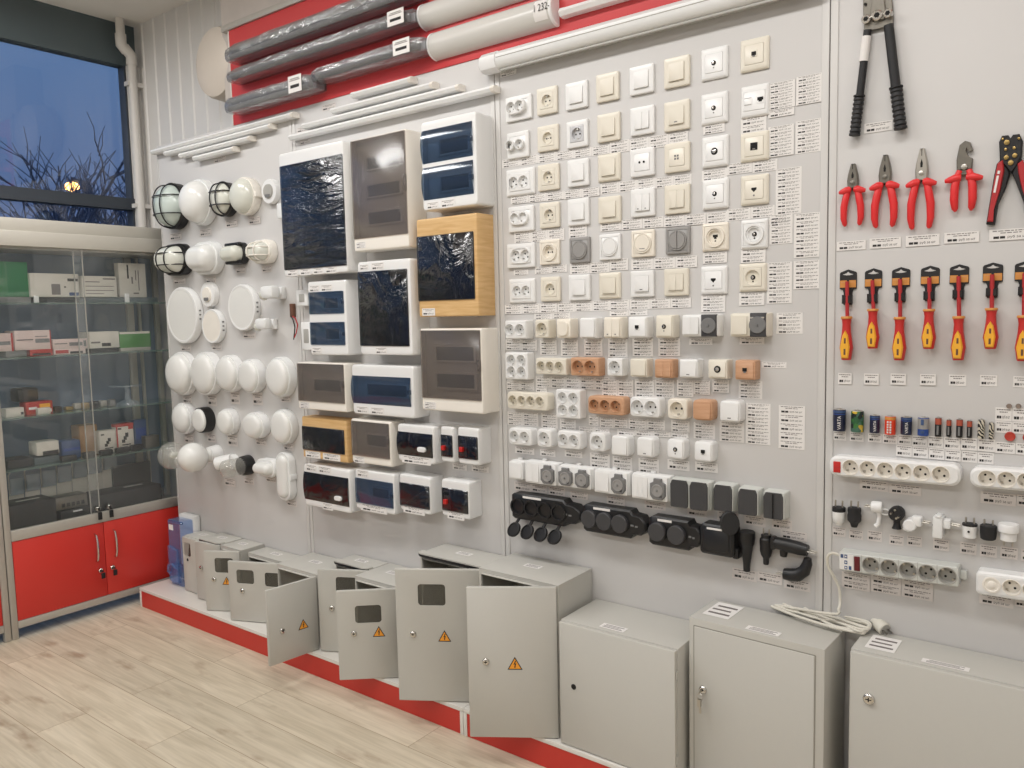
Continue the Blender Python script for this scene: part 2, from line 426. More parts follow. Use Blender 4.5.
# ------------------------------------------------------------------ display boards, fascia, plinth
SEAM = [-4.257, -3.073, -1.876, -.674, .53, 1.73]
PT, PB = W(430, 71.8, 0)[1], .106
for i in range(5):
    a, c = SEAM[i]+.0015, SEAM[i+1]-.0015
    o = struct(G().rbox(a, c, 0, .03, PB, PT, .001).obj('wall_board', 'panel'))
    ws = .021 if i else .008
    for xa, xb in ((a, a+ws), (c-.021, c)):
        G().rbox(xa, xb, -.003, .0, PB, PT, .0012).obj('edge_strip', 'panel_profile', o)
    if i: G().box(a-.004, a+.001, .002, .02, PB, PT).obj('joint', 'seam_dark', o)
struct(G().box(SEAM[0]+.01, SEAM[-1], .04, .075, PB, PT-.02).obj('trim_2', 'alu'))
xr0 = W(233, 100, 0)[0]; zr1 = W(250, 23, 0)[1]
struct(G().rbox(xr0, XR, -.004, .02, PT, zr1, .001).obj('trim_3', 'band_red'))
G().rbox(xr0-.008, xr0, -.006, .02, PT, zr1, .001).obj('edge_strip', 'plinth_white', bpy.data.objects['trim_3'])
g = G().rbox(xr0-.05, XR, -.015, .012, zr1, zr1+.03, .004)
struct(g.obj('trim_4', 'alu'))
# plinth
PD = .257
xs = [SEAM[0], W(463, 712, PD)[0], .55, 1.75]
for i in range(3):
    a, c = xs[i]+.001, xs[i+1]-.001
    t = G().rbox(a, c, -PD, .0, PB-.016, PB, .0015).obj('display_plinth', 'plinth_white')
    tag(t, ['low white plinth with red front under the small open enclosures', 'low white plinth with red front under the large closed enclosures', 'low white plinth with red front at the end of the wall'][i], 'plinth', 'plinths along the wall')
    for xa, xb in ((a, a+.016), (c-.016, c)):
        G().rbox(xa, xb, -PD, 0, 0, PB-.0165, .001).obj('side_panel', 'plinth_white', t)
    G().box(a+.0165, c-.0165, -PD+.002, -PD+.018, 0.001, PB-.017).obj('front_panel', 'plinth_red', t)

# ------------------------------------------------------------------ glass show cases at the window
XF, XB = -4.33, -4.648
Z = lambda u, v: LX(u, v, XF)[1]
Y = lambda u, v: LX(u, v, XF)[0]
yl, yr = Y(19.4, 638)-.03, YB-.03          # near end, far end (towards the corner)
ZH1, ZH0 = Z(80, 222.2), Z(80, 249)
ZD1, ZD0 = Z(90, 525.7), Z(80, 603.5)
ZR0 = Z(80, 610.5)
ps = .03
ym = Y(106, 560)
def show_case(y0, y1, label):
    t = empty('glass_show_case', (XF, y0, 0), label, 'display cabinet', 'glass show cases by the window')
    Q = lambda g, n, m, p=None: g.obj(n, m, p or t, (0,0,0) if p else (-XF, -y0, 0))
    for ya, yb in ((y0, y0+ps), (y1-ps, y1)):
        Q(G().rbox(XF-.03, XF, ya, yb, 0, ZH0, .003), 'post', 'alu'); Q(G().rbox(XB, XB+.03, ya, yb, 0, ZH0, .003), 'post', 'alu')
    Q(G().rbox(XB, XF+.004, y0, y1, ZH0, ZH0+.075, .003).rbox(XB, XF-.012, y0, y1, ZH0+.075, ZH1, .003), 'header', 'header')
    Q(G().rbox(XF-.028, XF+.001, y0+ps, y1-ps, ZD1+.004, ZD1+.058, .003), 'rail', 'alu')
    Q(G().rbox(XF-.028, XF+.001, y0+ps, y1-ps, ZR0, ZD0, .003), 'bottom_rail', 'alu')
    yc = (y0+y1)/2 if y0 < yl-.1 else ym
    for ya, yb, s in ((y0+ps+.002, yc-.0015, -1), (yc+.0015, y1-ps-.002, 1)):
        d = Q(G().rbox(XF-.02, XF-.002, ya, yb, ZD0+.002, ZD1+.002, .0015), 'door', 'red')
        yh = yc+s*.05
        zt = ZD1-.05; zbm = ZD1-.20
        Q(G().tube([(XF-.004, yh, zt), (XF+.016, yh, zt-.006), (XF+.026, yh, zt-.04), (XF+.028, yh, (zt+zbm)/2), (XF+.026, yh, zbm+.04), (XF+.016, yh, zbm+.006), (XF-.004, yh, zbm)], [.004,.005,.006,.0065,.006,.005,.004], 8), 'handle', 'chrome', d)
        d['label'] = 'red cupboard door'
        yk = yc+s*.032; zk = ZD1-.255
        Q(G().lathe([(.012,0),(.012,.008),(.009,.011)], (XF-.002, yk, zk), (1,0,0), 14), 'lock', 'chrome', d)
        k = Q(G().box(XF+.009, XF+.03, yk-.002, yk+.002, zk-.004, zk+.004), 'key', 'soft_black', d)
        k2 = G().rbox(XF+.026, XF+.031, yk-.011, yk+.011, zk-.04, zk-.008, .003); Q(k2, 'key_fob', 'soft_black', d)
    # interior
    Q(G().box(XB+.004, XB+.010, y0+ps, y1-ps, ZD1+.06, ZH0), 'back_panel', 'case_back')
    Q(G().box(XB+.004, XF-.03, y0+ps+.001, y1-ps-.001, ZD1-.004, ZD1+.018), 'base_shelf', 'alu_dark')
    Q(G().box(XB+.012, XF-.03, y0+ps+.001, y1-ps-.001, ZH0-.012, ZH0-.001), 'inner_roof', 'alu')
    Q(G().rbox(XB+.012, XB+.035, y1-ps-.17, y1-ps-.13, ZD1+.06, ZH0-.013, .003), 'inner_post', 'alu')
    Q(G().rbox(XB+.012, XB+.03, y1-ps-.10, y1-ps-.085, ZD1+.06, ZH0-.013, .002), 'inner_post', 'alu')
    for s in SHELF:
        Q(G().box(XB+.012, XF-.045, y0+ps+.002, y1-ps-.002, s-.008, s), 'glass_shelf', 'glass_shelf')
    yg = Y(85, 350) if y0 > yl-.1 else (y0+y1)/2
    for ya, yb, xx in ((y0+ps, yg+.025, XF-.012), (yg-.02, y1-ps, XF-.022)):
        p = Q(G().box(xx-.0025, xx+.0025, ya, yb, ZD1+.06, ZH0), 'glass_door', 'glass')
        ye = yb-.002 if ya == y0+ps else ya+.002
        Q(G().box(xx-.003, xx+.003, ye-.002, ye+.002, ZD1+.06, ZH0-.001), 'door_edge', 'grey_cup', p)
    for s, o in ((-1, .0), (1, .06)):
        yk = yg+.05+o-.04
        l = Q(G().lathe([(.013,0),(.013,.016),(.010,.02)], (XF-.008, yk, ZD1+.082), (1,0,0), 14), 'glass_lock', 'chrome')
        Q(G().box(XF+.012, XF+.022, yk-.003, yk+.003, ZD1+.07, ZD1+.09).rbox(XF+.018, XF+.024, yk-.012, yk+.010, ZD1+.025, ZD1+.066, .004), 'lock_key', 'soft_black', l)
    return t
SHELF = [Z(85, 302.3), Z(85, 354.2), Z(85, 411.5), Z(85, 461)]
show_case(yl-.0, yr, 'aluminium glass show case with red doors in the corner by the window')
show_case(yl-.004-(yr-yl), yl-.004, 'aluminium show case with red doors cut off by the photo edge')

# things on the show case shelves.  px box (u0,u1,v0,v1) seen on a plane XF-q
SHG = {}
def cb(name, label, cat, u0, u1, v0, v1, mats, q=.10, dp=.12, z0=None, group=None, e=.003, extra=None):
    X = XF-q; um, vm = (u0+u1)/2, (v0+v1)/2
    ya, yb = LX(u0, vm, X)[0], LX(u1, vm, X)[0]
    zt, zb_ = LX(um, v0, X)[1], LX(um, v1, X)[1]
    h = zt-zb_
    if z0 is None: z0 = zb_
    w = ya-yb; w = abs(w)
    g = G().rbox(-dp, 0, -w/2, w/2, 0, h, e)
    if extra: extra(g, w, h)
    o = g.obj(name, mats, None, (X, (ya+yb)/2, z0+.0006))
    tag(o, label, cat, group)
    return o, w, h
def prints(*rects):
    """marks printed on the front face (fractions of width from the near side, of height from below; material slot)"""
    def f(g, w, h):
        for a, b_, c, d, mi in rects: g.box(0.0, .0008, -w/2+a*w, -w/2+b_*w, c*h, d*h, mi)
    return f
S1, S2, S3, S4 = SHELF; S5 = ZD1+.018
zz = lambda v, u=60, q=.1: LX(u, v, XF-q)[1]
# top shelf
b1 = .032
cb('flat_dark_case', 'flat dark case lying under the green box on the top shelf', 'case', -6, 31, 295, 301, ['alu_dark'], .1, .16, S1)
cb('flat_dark_case', 'flat dark case lying under the long white carton on the top shelf', 'case', 35, 79, 295.5, 301, ['soft_black'], .1, .16, S1)
cb('flat_dark_case', 'flat dark case lying under the short white carton on the top shelf', 'case', 81, 126, 296, 301, ['window_dark'], .1, .16, S1)
cb('flat_dark_case', 'flat dark case beside a white clip at the corner end of the top shelf', 'case', 129, 158, 296, 301, ['window_dark'], .1, .16, S1)
hb = LX(60, 295.5, XF-.1)[1]-LX(60, 301, XF-.1)[1]
zt1 = S1+hb+.0012
cb('carton', 'dark green carton at the near end of the top shelf', 'box', -10, 28, 259, 294.5, ['box_green'], .12, .12, zt1)
cb('carton', 'long white carton with small dark lettering on the top shelf', 'box', 30, 79, 271.5, 295, ['card_white','ink','case_blue','faint_ink'], .1, .14, zt1, extra=prints((.76,.98,.68,.8,1),(.78,.98,.06,.2,2),(.68,.72,.4,.46,1),(.42,.6,.1,.55,3)))
cb('carton', 'short white carton with faint lines on the top shelf', 'box', 82, 117, 275, 296, ['card_white','faint_ink'], .1, .14, zt1, extra=prints((.1,.5,.7,.74,1),(.1,.9,.5,.53,1),(.1,.9,.3,.33,1),(.1,.6,.15,.18,1),(.6,.95,.84,.9,1)))
cb('carton', 'tall white carton standing at the corner end of the top shelf', 'box', 119, 146, 262, 296, ['card_white','ink','faint_ink'], .13, .05, zt1, extra=prints((.3,.36,.55,.95,1),(.45,.5,.4,.6,2),(.6,.63,.5,.8,2),(.7,.73,.2,.8,2),(.5,.7,.1,.14,2)))
cb('white_clip', 'small white clip standing on the top shelf under the long carton', 'clip', 34, 39, 294, 301, ['white'], .09, .01, S1)
cb('white_clip', 'small white clip at the corner end of the top shelf', 'clip', 125, 129.5, 292, 301, ['white'], .09, .01, S1)
# second shelf
cb('flat_package', 'flat grey package beneath a pink carton on the second shelf', 'package', 6, 27, 351, 357.4, ['alu_dark'], .1, .12, S2)
cb('flat_package', 'flat red package beneath the large pink carton on the second shelf', 'package', 30, 53, 349.5, 356, ['card_red','ink'], .1, .12, S2, extra=prints((.1,.9,.1,.4,1)))
cb('flat_package', 'flat pink package beneath the low pink carton on the second shelf', 'package', 54, 86, 350, 355.5, ['card_pink','card_red','ink'], .1, .12, S2, extra=prints((.05,.45,.2,.8,1),(.5,.9,.1,.5,2)))
cb('flat_package', 'flat dark package beneath the white carton on the second shelf', 'package', 91, 119, 350, 354.5, ['soft_black'], .1, .12, S2)
cb('flat_package', 'flat grey package beneath the leaf green carton on the second shelf', 'package', 121, 151, 349.5, 353, ['alu'], .1, .12, S2)
hb = lambda v, u: LX(u, v, XF-.1)[1]
cb('carton', 'pale pink carton cut off by the photo edge on the second shelf', 'box', -16, 13, 331, 349.5, ['card_pink','mid_grey','card_red'], .1, .12, S2+.030, extra=prints((.3,.9,.35,.55,1),(.93,1,0,1,2)))
cb('carton', 'large pale pink carton with dark shape on the second shelf', 'box', 14.5, 51, 329.5, 349, ['card_pink','mid_grey','faint_ink','card_red'], .1, .12, S2+.032, extra=prints((.56,.96,.35,.56,1),(.05,.5,.5,.55,2),(.56,.9,.66,.7,2),(.97,1,0,1,3)))
cb('carton', 'low pale pink carton with dark shape on the second shelf', 'box', 53, 88, 339.5, 349.5, ['card_pink','mid_grey','faint_ink'], .1, .12, S2+.028, extra=prints((.46,.84,.3,.65,1),(.05,.4,.5,.6,2),(.87,.95,.2,.8,1)))
cb('carton', 'white carton with small dark picture on the second shelf', 'box', 89.5, 119.5, 333.5, 350, ['card_white','ink','faint_ink'], .1, .12, S2+.024, extra=prints((.4,.7,.1,.3,1),(.05,.35,.3,.4,2)))
cb('carton', 'leaf green carton at the corner end of the second shelf', 'box', 120, 151, 334, 350, ['leaf_green','card_white'], .1, .12, S2+.018, extra=prints((0,.97,.86,1,1)))
# third shelf
cb('small_carton', 'white small carton at the near end of the third shelf', 'box', 6, 24.5, 409, 418, ['card_white','ink'], .09, .06, S3, extra=prints((.8,.95,.2,.5,1)))
cb('red_package', 'red package with white and yellow print on the third shelf', 'package', 26, 53, 402, 414.5, ['card_red','white','yellow'], .11, .08, S3, extra=prints((.1,.4,.4,.6,1),(.5,.9,.5,.8,2),(.45,.95,.1,.35,1)))
cb('small_carton', 'white small carton in front of the red package on the third shelf', 'box', 38, 51, 409, 415.5, ['card_white'], .075, .03, S3)
o, w, h = cb('black_case', 'black rounded case resting on top of the red package', 'case', 17.5, 39, 386.5, 400, ['soft_black'], .13, .10, S3+.068, e=.012)
cb('black_gadget', 'black flat gadget behind the white small carton on the third shelf', 'gadget', 6, 25, 403, 409, ['soft_black'], .17, .08, S3, e=.008)
for i, (a, b_, c, d, m) in enumerate(((55,63,408,413.5,'soft_black'), (66,74,407,411,'brass'), (75,83,404,410,'alu'), (84,90,402,408.5,'brass'), (91,100,401,407.5,'soft_black'), (101,108,400,406,'alu'), (110,116,398,405,'mid_grey'))):
    cb('metal_fitting', ['black fitting next to the red package on the third shelf','brass fitting on its own near the middle of the third shelf','pale metal fitting between two brass ones on the third shelf','brass fitting beside the glass door edge on the third shelf','black fitting just past the glass door edge on the third shelf','pale metal fitting beside the clear stand on the third shelf','grey fitting next to the foot of the clear stand'][i], 'fitting', a, b_, c, d, [m], .1+.02*(i % 3), .04, S3, 'fittings on the third shelf', e=.006)
X = XF-.13; y, z = LX(128, 405, X); _, zt = LX(128, 384, X); hh = max(.05, zt-S3-.001)
t = empty('acrylic_stand', (X, y, S3+.0006), 'clear acrylic turntable stand at the corner end of the third shelf', 'stand')
G().lathe([(.06,0),(.055,.012),(.015,.03),(.012,hh-.01)], ax=(0,0,1)).obj('foot', 'acrylic', t)
G().lathe([(.09,hh-.01),(.09,hh-.004),(.02,hh)], ax=(0,0,1), n=32).obj('disc', 'acrylic', t)
# fourth shelf
cb('dark_tray', 'dark flat tray with loose parts at the near end of the fourth shelf', 'tray', 8, 34, 464, 472, ['soft_black'], .1, .14, S4-.012+.013)
cb('white_device', 'white device with dark lower edge on the fourth shelf', 'device', 37, 60, 448, 461.5, ['card_white','ink'], .1, .1, S4+.045, e=.006, extra=prints((.25,.95,0,.3,1)))
cb('dark_tray', 'dark flat tray under the white device on the fourth shelf', 'tray', 35, 60, 461, 468, ['window_dark'], .1, .14, S4)
cb('blue_device', 'blue rounded device beside the white device on the fourth shelf', 'device', 62, 82, 445, 464, ['case_blue','blue'], .12, .09, S4, e=.012, extra=prints((.1,.9,.45,.6,1)))
cb('carton', 'plain brown cardboard box behind the glass edge on the fourth shelf', 'box', 80, 98, 426, 456, ['cardboard'], .17, .1, S4)
def tri_print(g, w, h):
    for k in range(3): g.box(0, .0008, -w*.2+k*w*.1, -w*.12+k*w*.1+.1*w, h*(.3+.1*k), h*(.42+.12*k), 1)
    g.box(0, .0008, -w*.4, -w*.2, h*.8, h*.86, 1); g.box(0, .0008, -w*.2, w*.3, h*.2, h*.24, 1)
cb('carton', 'white boxed cable with dark picture on the fourth shelf', 'box', 99.5, 116, 429, 452, ['card_white','ink'], .11, .05, S4+.004, extra=tri_print)
def tri2(g, w, h):
    tri_print(g, w, h); g.box(-.05, .0009, -w/2-.0004, w/2+.0004, h*.9, h+.0005, 2); g.box(0, .0009, w*.2, w*.48, h*.78, h*.9, 2); g.box(0, .001, -w/2, -w*.42, h*.0, h*.9, 2)
cb('carton', 'white boxed cable with red top and dark picture on the fourth shelf', 'box', 116.5, 134, 424, 451, ['card_white','ink','card_red'], .11, .05, S4+.004, extra=tri2)
cb('blue_package', 'blue package standing beside the red topped box on the fourth shelf', 'package', 135, 147, 421, 449, ['case_blue','blue'], .14, .05, S4+.004, extra=prints((.1,.9,.3,.7,1)))
cb('metal_cube', 'small speckled metal cube at the corner end of the fourth shelf', 'cube', 146, 160, 440, 452, ['steel'], .07, .05, S4+.004, e=.004)
for i, (a, b_, c, d) in enumerate(((62,78,460,465.5), (84,97,456,462), (101,114,452,457.5), (117,131,449,454.5), (132,144,446,452))):
    cb('cable_bundle', ['dark cable bundle in front of the blue device','dark cable bundle in front of the brown cardboard box','dark cable bundle in front of the white boxed cable','dark cable bundle in front of the red topped box','dark cable bundle in front of the blue package'][i]+' on the shelf', 'cable', a, b_, c, d, ['soft_black'], .065, .035, S4, 'cable bundles on the fourth shelf', e=.008)
# bottom of the case
for i in range(7):
    u0 = 10+16.2*i-.12*i*i
    v0 = 482-5.0*i*.86; v1 = v0+20
    o, w, h = cb('carded_item', ['first','second','third','fourth','fifth','sixth','seventh'][i]+' grey card from the near end hanging in the bottom case', 'card', u0, u0+15.2, v0+13, v0+38, ['card_white'], .27, .004, None, 'grey cards in the bottom of the case', e=.001)
    G().box(-.004, .02, -w*.4, w*.4, h+.004, h+.09).obj('blister', 'acrylic', o)
    G().tube([(.0, -w*.45, h), (.0, -w*.45, h+.11), (.0, -w*.3, h+.125)], .003, 6).obj('hook', 'alu', o)
cb('black_case', 'large black flat case with white strip at the corner end', 'case', 100, 163, 492, 513, ['soft_black','card_white'], .07, .17, S5, e=.008, extra=lambda g, w, h: g.box(-.1, -.08, 0, w*.3, h, h+.0006, 1))
cb('black_case', 'black flat case with white strip at the near end', 'case', 10, 58, 511, 540, ['soft_black','card_white'], .07, .17, S5, e=.006, extra=lambda g, w, h: g.box(-.1, -.08, -w*.2, w*.3, h, h+.0006, 1))
cb('black_box', 'black low box under the grey router in the case', 'box', 61, 92, 511, 524, ['soft_black','white'], .07, .14, S5, extra=prints((.4,.7,.8,.92,1)))
o, w, h = cb('router', 'grey router with dark sockets on the black low box', 'router', 55, 88, 499.5, 512, ['steel','ink'], .09, .1, S5+.074, extra=prints((.2,.3,.2,.5,1),(.35,.45,.2,.5,1),(.5,.6,.2,.5,1),(.65,.75,.2,.5,1),(.8,.9,.2,.5,1)))
cb('black_screen', 'black upright panel standing behind the large black case', 'panel', 113, 151, 459, 498, ['soft_black'], .255, .02, S5, e=.002)
# ------------------------------------------------------------------ switch and socket board
CR = {'A': (490,40,4.267), 'B': (650,30,4.042), 'C': (490,200,4.267), 'D': (650,200,4.267), 'E': (490,370,4.267), 'F': (650,360,3.2)}
def px(c, x, y): o = CR[c]; return o[0]+x/o[2], o[1]+y/o[2]
KCOL = {'w': ('white','white'), 'b': ('beige','beige'), 'c': ('cream','cream'), 'n': ('brown','wood-brown'), 'g': ('grey','grey'), 'k': ('dark_grey','dark grey'), 's': ('silver_grey','silver grey')}

def cup(g, cx, cz, r, d, dep, n=20, mi=0, hole=1, metal=2, pins='h', earth=True, ring=.0012):
    """round socket recess: rim, wall, floor, two pin holes, two earth springs"""
    P = lambda rr_, dd: [(x, -dd, z) for x, z in circ(rr_, cx, cz, n)]
    g.loft([P(r*1.1, d), P(r*1.08, d+ring), P(r, d+ring), P(r*.96, d-dep*.5), P(r*.93, d-dep)], False, True, mi)
    k = r*.42
    ang = {'h': 0, 'v': pi/2, 'd': pi/4, 'e': -pi/4}[pins]
    for s in (-1, 1):
        x, z = cx+s*k*cos(ang), cz+s*k*sin(ang)
        g.lathe([(r*.15, 0), (r*.15, .0006)], (x, -(d-dep), z), n=10, mi=hole)
    if earth:
        for s in (-1, 1):
            x, z = cx-s*r*.8*sin(ang), cz+s*r*.8*cos(ang)
            g.box(x-r*.13, x+r*.13, -(d-dep+.006), -(d-dep), z-r*.13, z+r*.13, metal)
    else:
        g.lathe([(r*.07,0),(r*.07,.0006)], (cx, -(d-dep), cz), n=8, mi=hole)
def socket_insert(parent, ox, oz, w, h, d, r, col, rad=.003, pins='h', earth=True, dep=.010, cupcol=None, name='socket_insert', lab=None):
    m = [KCOL[col][0], 'hole', 'metal', KCOL[cupcol or col][0]]
    g = G().plate(rr(w, h, rad, ox, oz), max(.0004, d-dep-.0012), d, .0008, [circ(r*1.1, ox, oz, 20)], 0, depth=.001)
    cup(g, ox, oz, r, d, dep, mi=3, pins=pins, earth=earth)
    o = g.obj(name, m, parent)
    if lab: o['label'] = lab
    return o
def rocker(parent, ox, oz, w, h, d, col, tilt=.004, mark=False, name='rocker', dash=None):
    g = G()
    P = lambda k, f: [(x, -(d+f*(1-(z-oz+h/2)/h)+.0018 if f else d), z) for x, z in rr(w-k, h-k, .0022, ox, oz, 4)]
    g.loft([[(x, -(d-.003), z) for x, z in rr(w, h, .0022, ox, oz, 4)], P(.0, tilt*.8), P(.003, tilt)], mi=0)
    if mark: g.box(ox-w*.1, ox+w*.1, -(d+tilt+.0016), -d, oz-h*.40, oz-h*.34, 1)
    return g.obj(name, [KCOL[col][0], dash or 'mid_grey'], parent)
def cover(parent, ox, oz, w, h, d, col, kind, name='cover_plate'):
    m = [KCOL[col][0], 'hole', 'chrome', 'mid_grey']
    g = G().plate(rr(w, h, .003, ox, oz), d-.003, d+.0015, .0008)
    f = d+.0015
    if kind == 'tv':
        g.lathe([(.0075,0),(.0075,.0006)], (ox,-f,oz), n=14, mi=1); g.lathe([(.004,0),(.004,.004),(.0015,.0045)], (ox,-f,oz), n=12, mi=2)
        g.lathe([(.0022,0),(.0022,.0007)], (ox,-f,oz-.014), n=8, mi=3)
    elif kind == 'tvbig':
        g.lathe([(.011,0),(.011,.0006)], (ox,-f,oz), n=16, mi=1); g.lathe([(.0065,0),(.0065,.004),(.003,.0045)], (ox,-f,oz), n=12, mi=2)
    elif kind == 'phone':
        g.plate([(ox-.008,oz+.006),(ox-.008,oz),(ox-.004,oz-.003),(ox,oz-.008),(ox+.004,oz-.003),(ox+.008,oz),(ox+.008,oz+.006)], f-.001, f+.0006, .0003, mi=1)
        g.lathe([(.0028,0),(.0028,.0006)], (ox,-f,oz-.017), n=8, mi=3)
    elif kind == 'jack':
        g.rbox(ox-.010, ox+.010, -f-.0012, -f+.001, oz-.009, oz+.012, .001, 0); g.box(ox-.007, ox+.007, -f-.0018, -f, oz-.004, oz+.007, 1); g.box(ox-.004, ox+.004, -f-.0018, -f, oz-.008, oz-.004, 3)
    elif kind == 'rj':
        g.box(ox-.011, ox+.011, -f-.0008, -f, oz-.011, oz+.011, 1); g.box(ox-.004, ox+.004, -f-.0012, -f, oz-.009, oz-.006, 2)
    elif kind == 'two_dots':
        for s in (-1, 1): g.lathe([(.004,0),(.004,.0006)], (ox+s*.008,-f,oz), n=10, mi=1)
    elif kind == 'diamond':
        for a in (-1, 1):
            for b in (-1, 1): g.box(ox+a*.0045-.003, ox+a*.0045+.003, -f-.0006, -f, oz+b*.0045-.003, oz+b*.0045+.003, 3)
    elif kind == 'combo':
        g.plate(rr(.026,.022,.003,ox-.019,oz), f-.001, f+.001, .0005); g.plate(rr(.022,.022,.003,ox+.019,oz), f-.001, f+.001, .0005)
        g.box(ox+.010, ox+.028, -f-.0015, -f, oz-.002, oz+.007, 1); g.box(ox+.014, ox+.024, -f-.0015, -f, oz-.006, oz-.002, 1)
        g.box(ox-.03, ox-.008, -f-.0015, -f, oz-.010, oz-.009, 3); g.box(ox-.03, ox-.008, -f-.0015, -f, oz+.009, oz+.010, 3)
    elif kind == 'dot':
        g.lathe([(.0022,0),(.0022,.0006)], (ox,-f,oz-.002), n=8, mi=3)
    return g.obj(name, m, parent)

def flush_frame(name, x, z, w, h, col, iw, ih, t=.0105, rad=.004, style=0):
    g = G()
    b1 = .003 if style == 0 else .007
    g.wl([(rr(w,h,rad),.0005), (rr(w,h,rad),t-b1*.8), (rr(w-2*b1*.5,h-2*b1*.5,rad*.8),t-b1*.2), (rr(w-2*b1,h-2*b1,rad*.7),t), (rr(iw+.001,ih+.001,.0015),t), (rr(iw+.001,ih+.001,.0015),.0006)], False, False)
    return g.obj(name, KCOL[col][0], None, (x, 0, z))
def housing(name, x, z, w, h, d, col, rad=.006, bulge=0., holes=()):
    g = G()
    g.wl([(rr(w,h,rad),.0005), (rr(w,h,rad),d*.55), (rr(w*(1-bulge*.5),h*(1-bulge*.3),rad),d*.85), (rr(w*(1-bulge)-.003,h*(1-bulge*.5)-.003,rad),d-.001), (rr(w*(1-bulge)-.006,h*(1-bulge*.5)-.006,rad*.8),d)], False, not holes)
    if holes: g.holed(rr(w*(1-bulge)-.006,h*(1-bulge*.5)-.006,rad*.8), [circ(r, a, b, 20) for a, b, r in holes], d)
    return g.obj(name, KCOL[col][0], None, (x, 0, z))

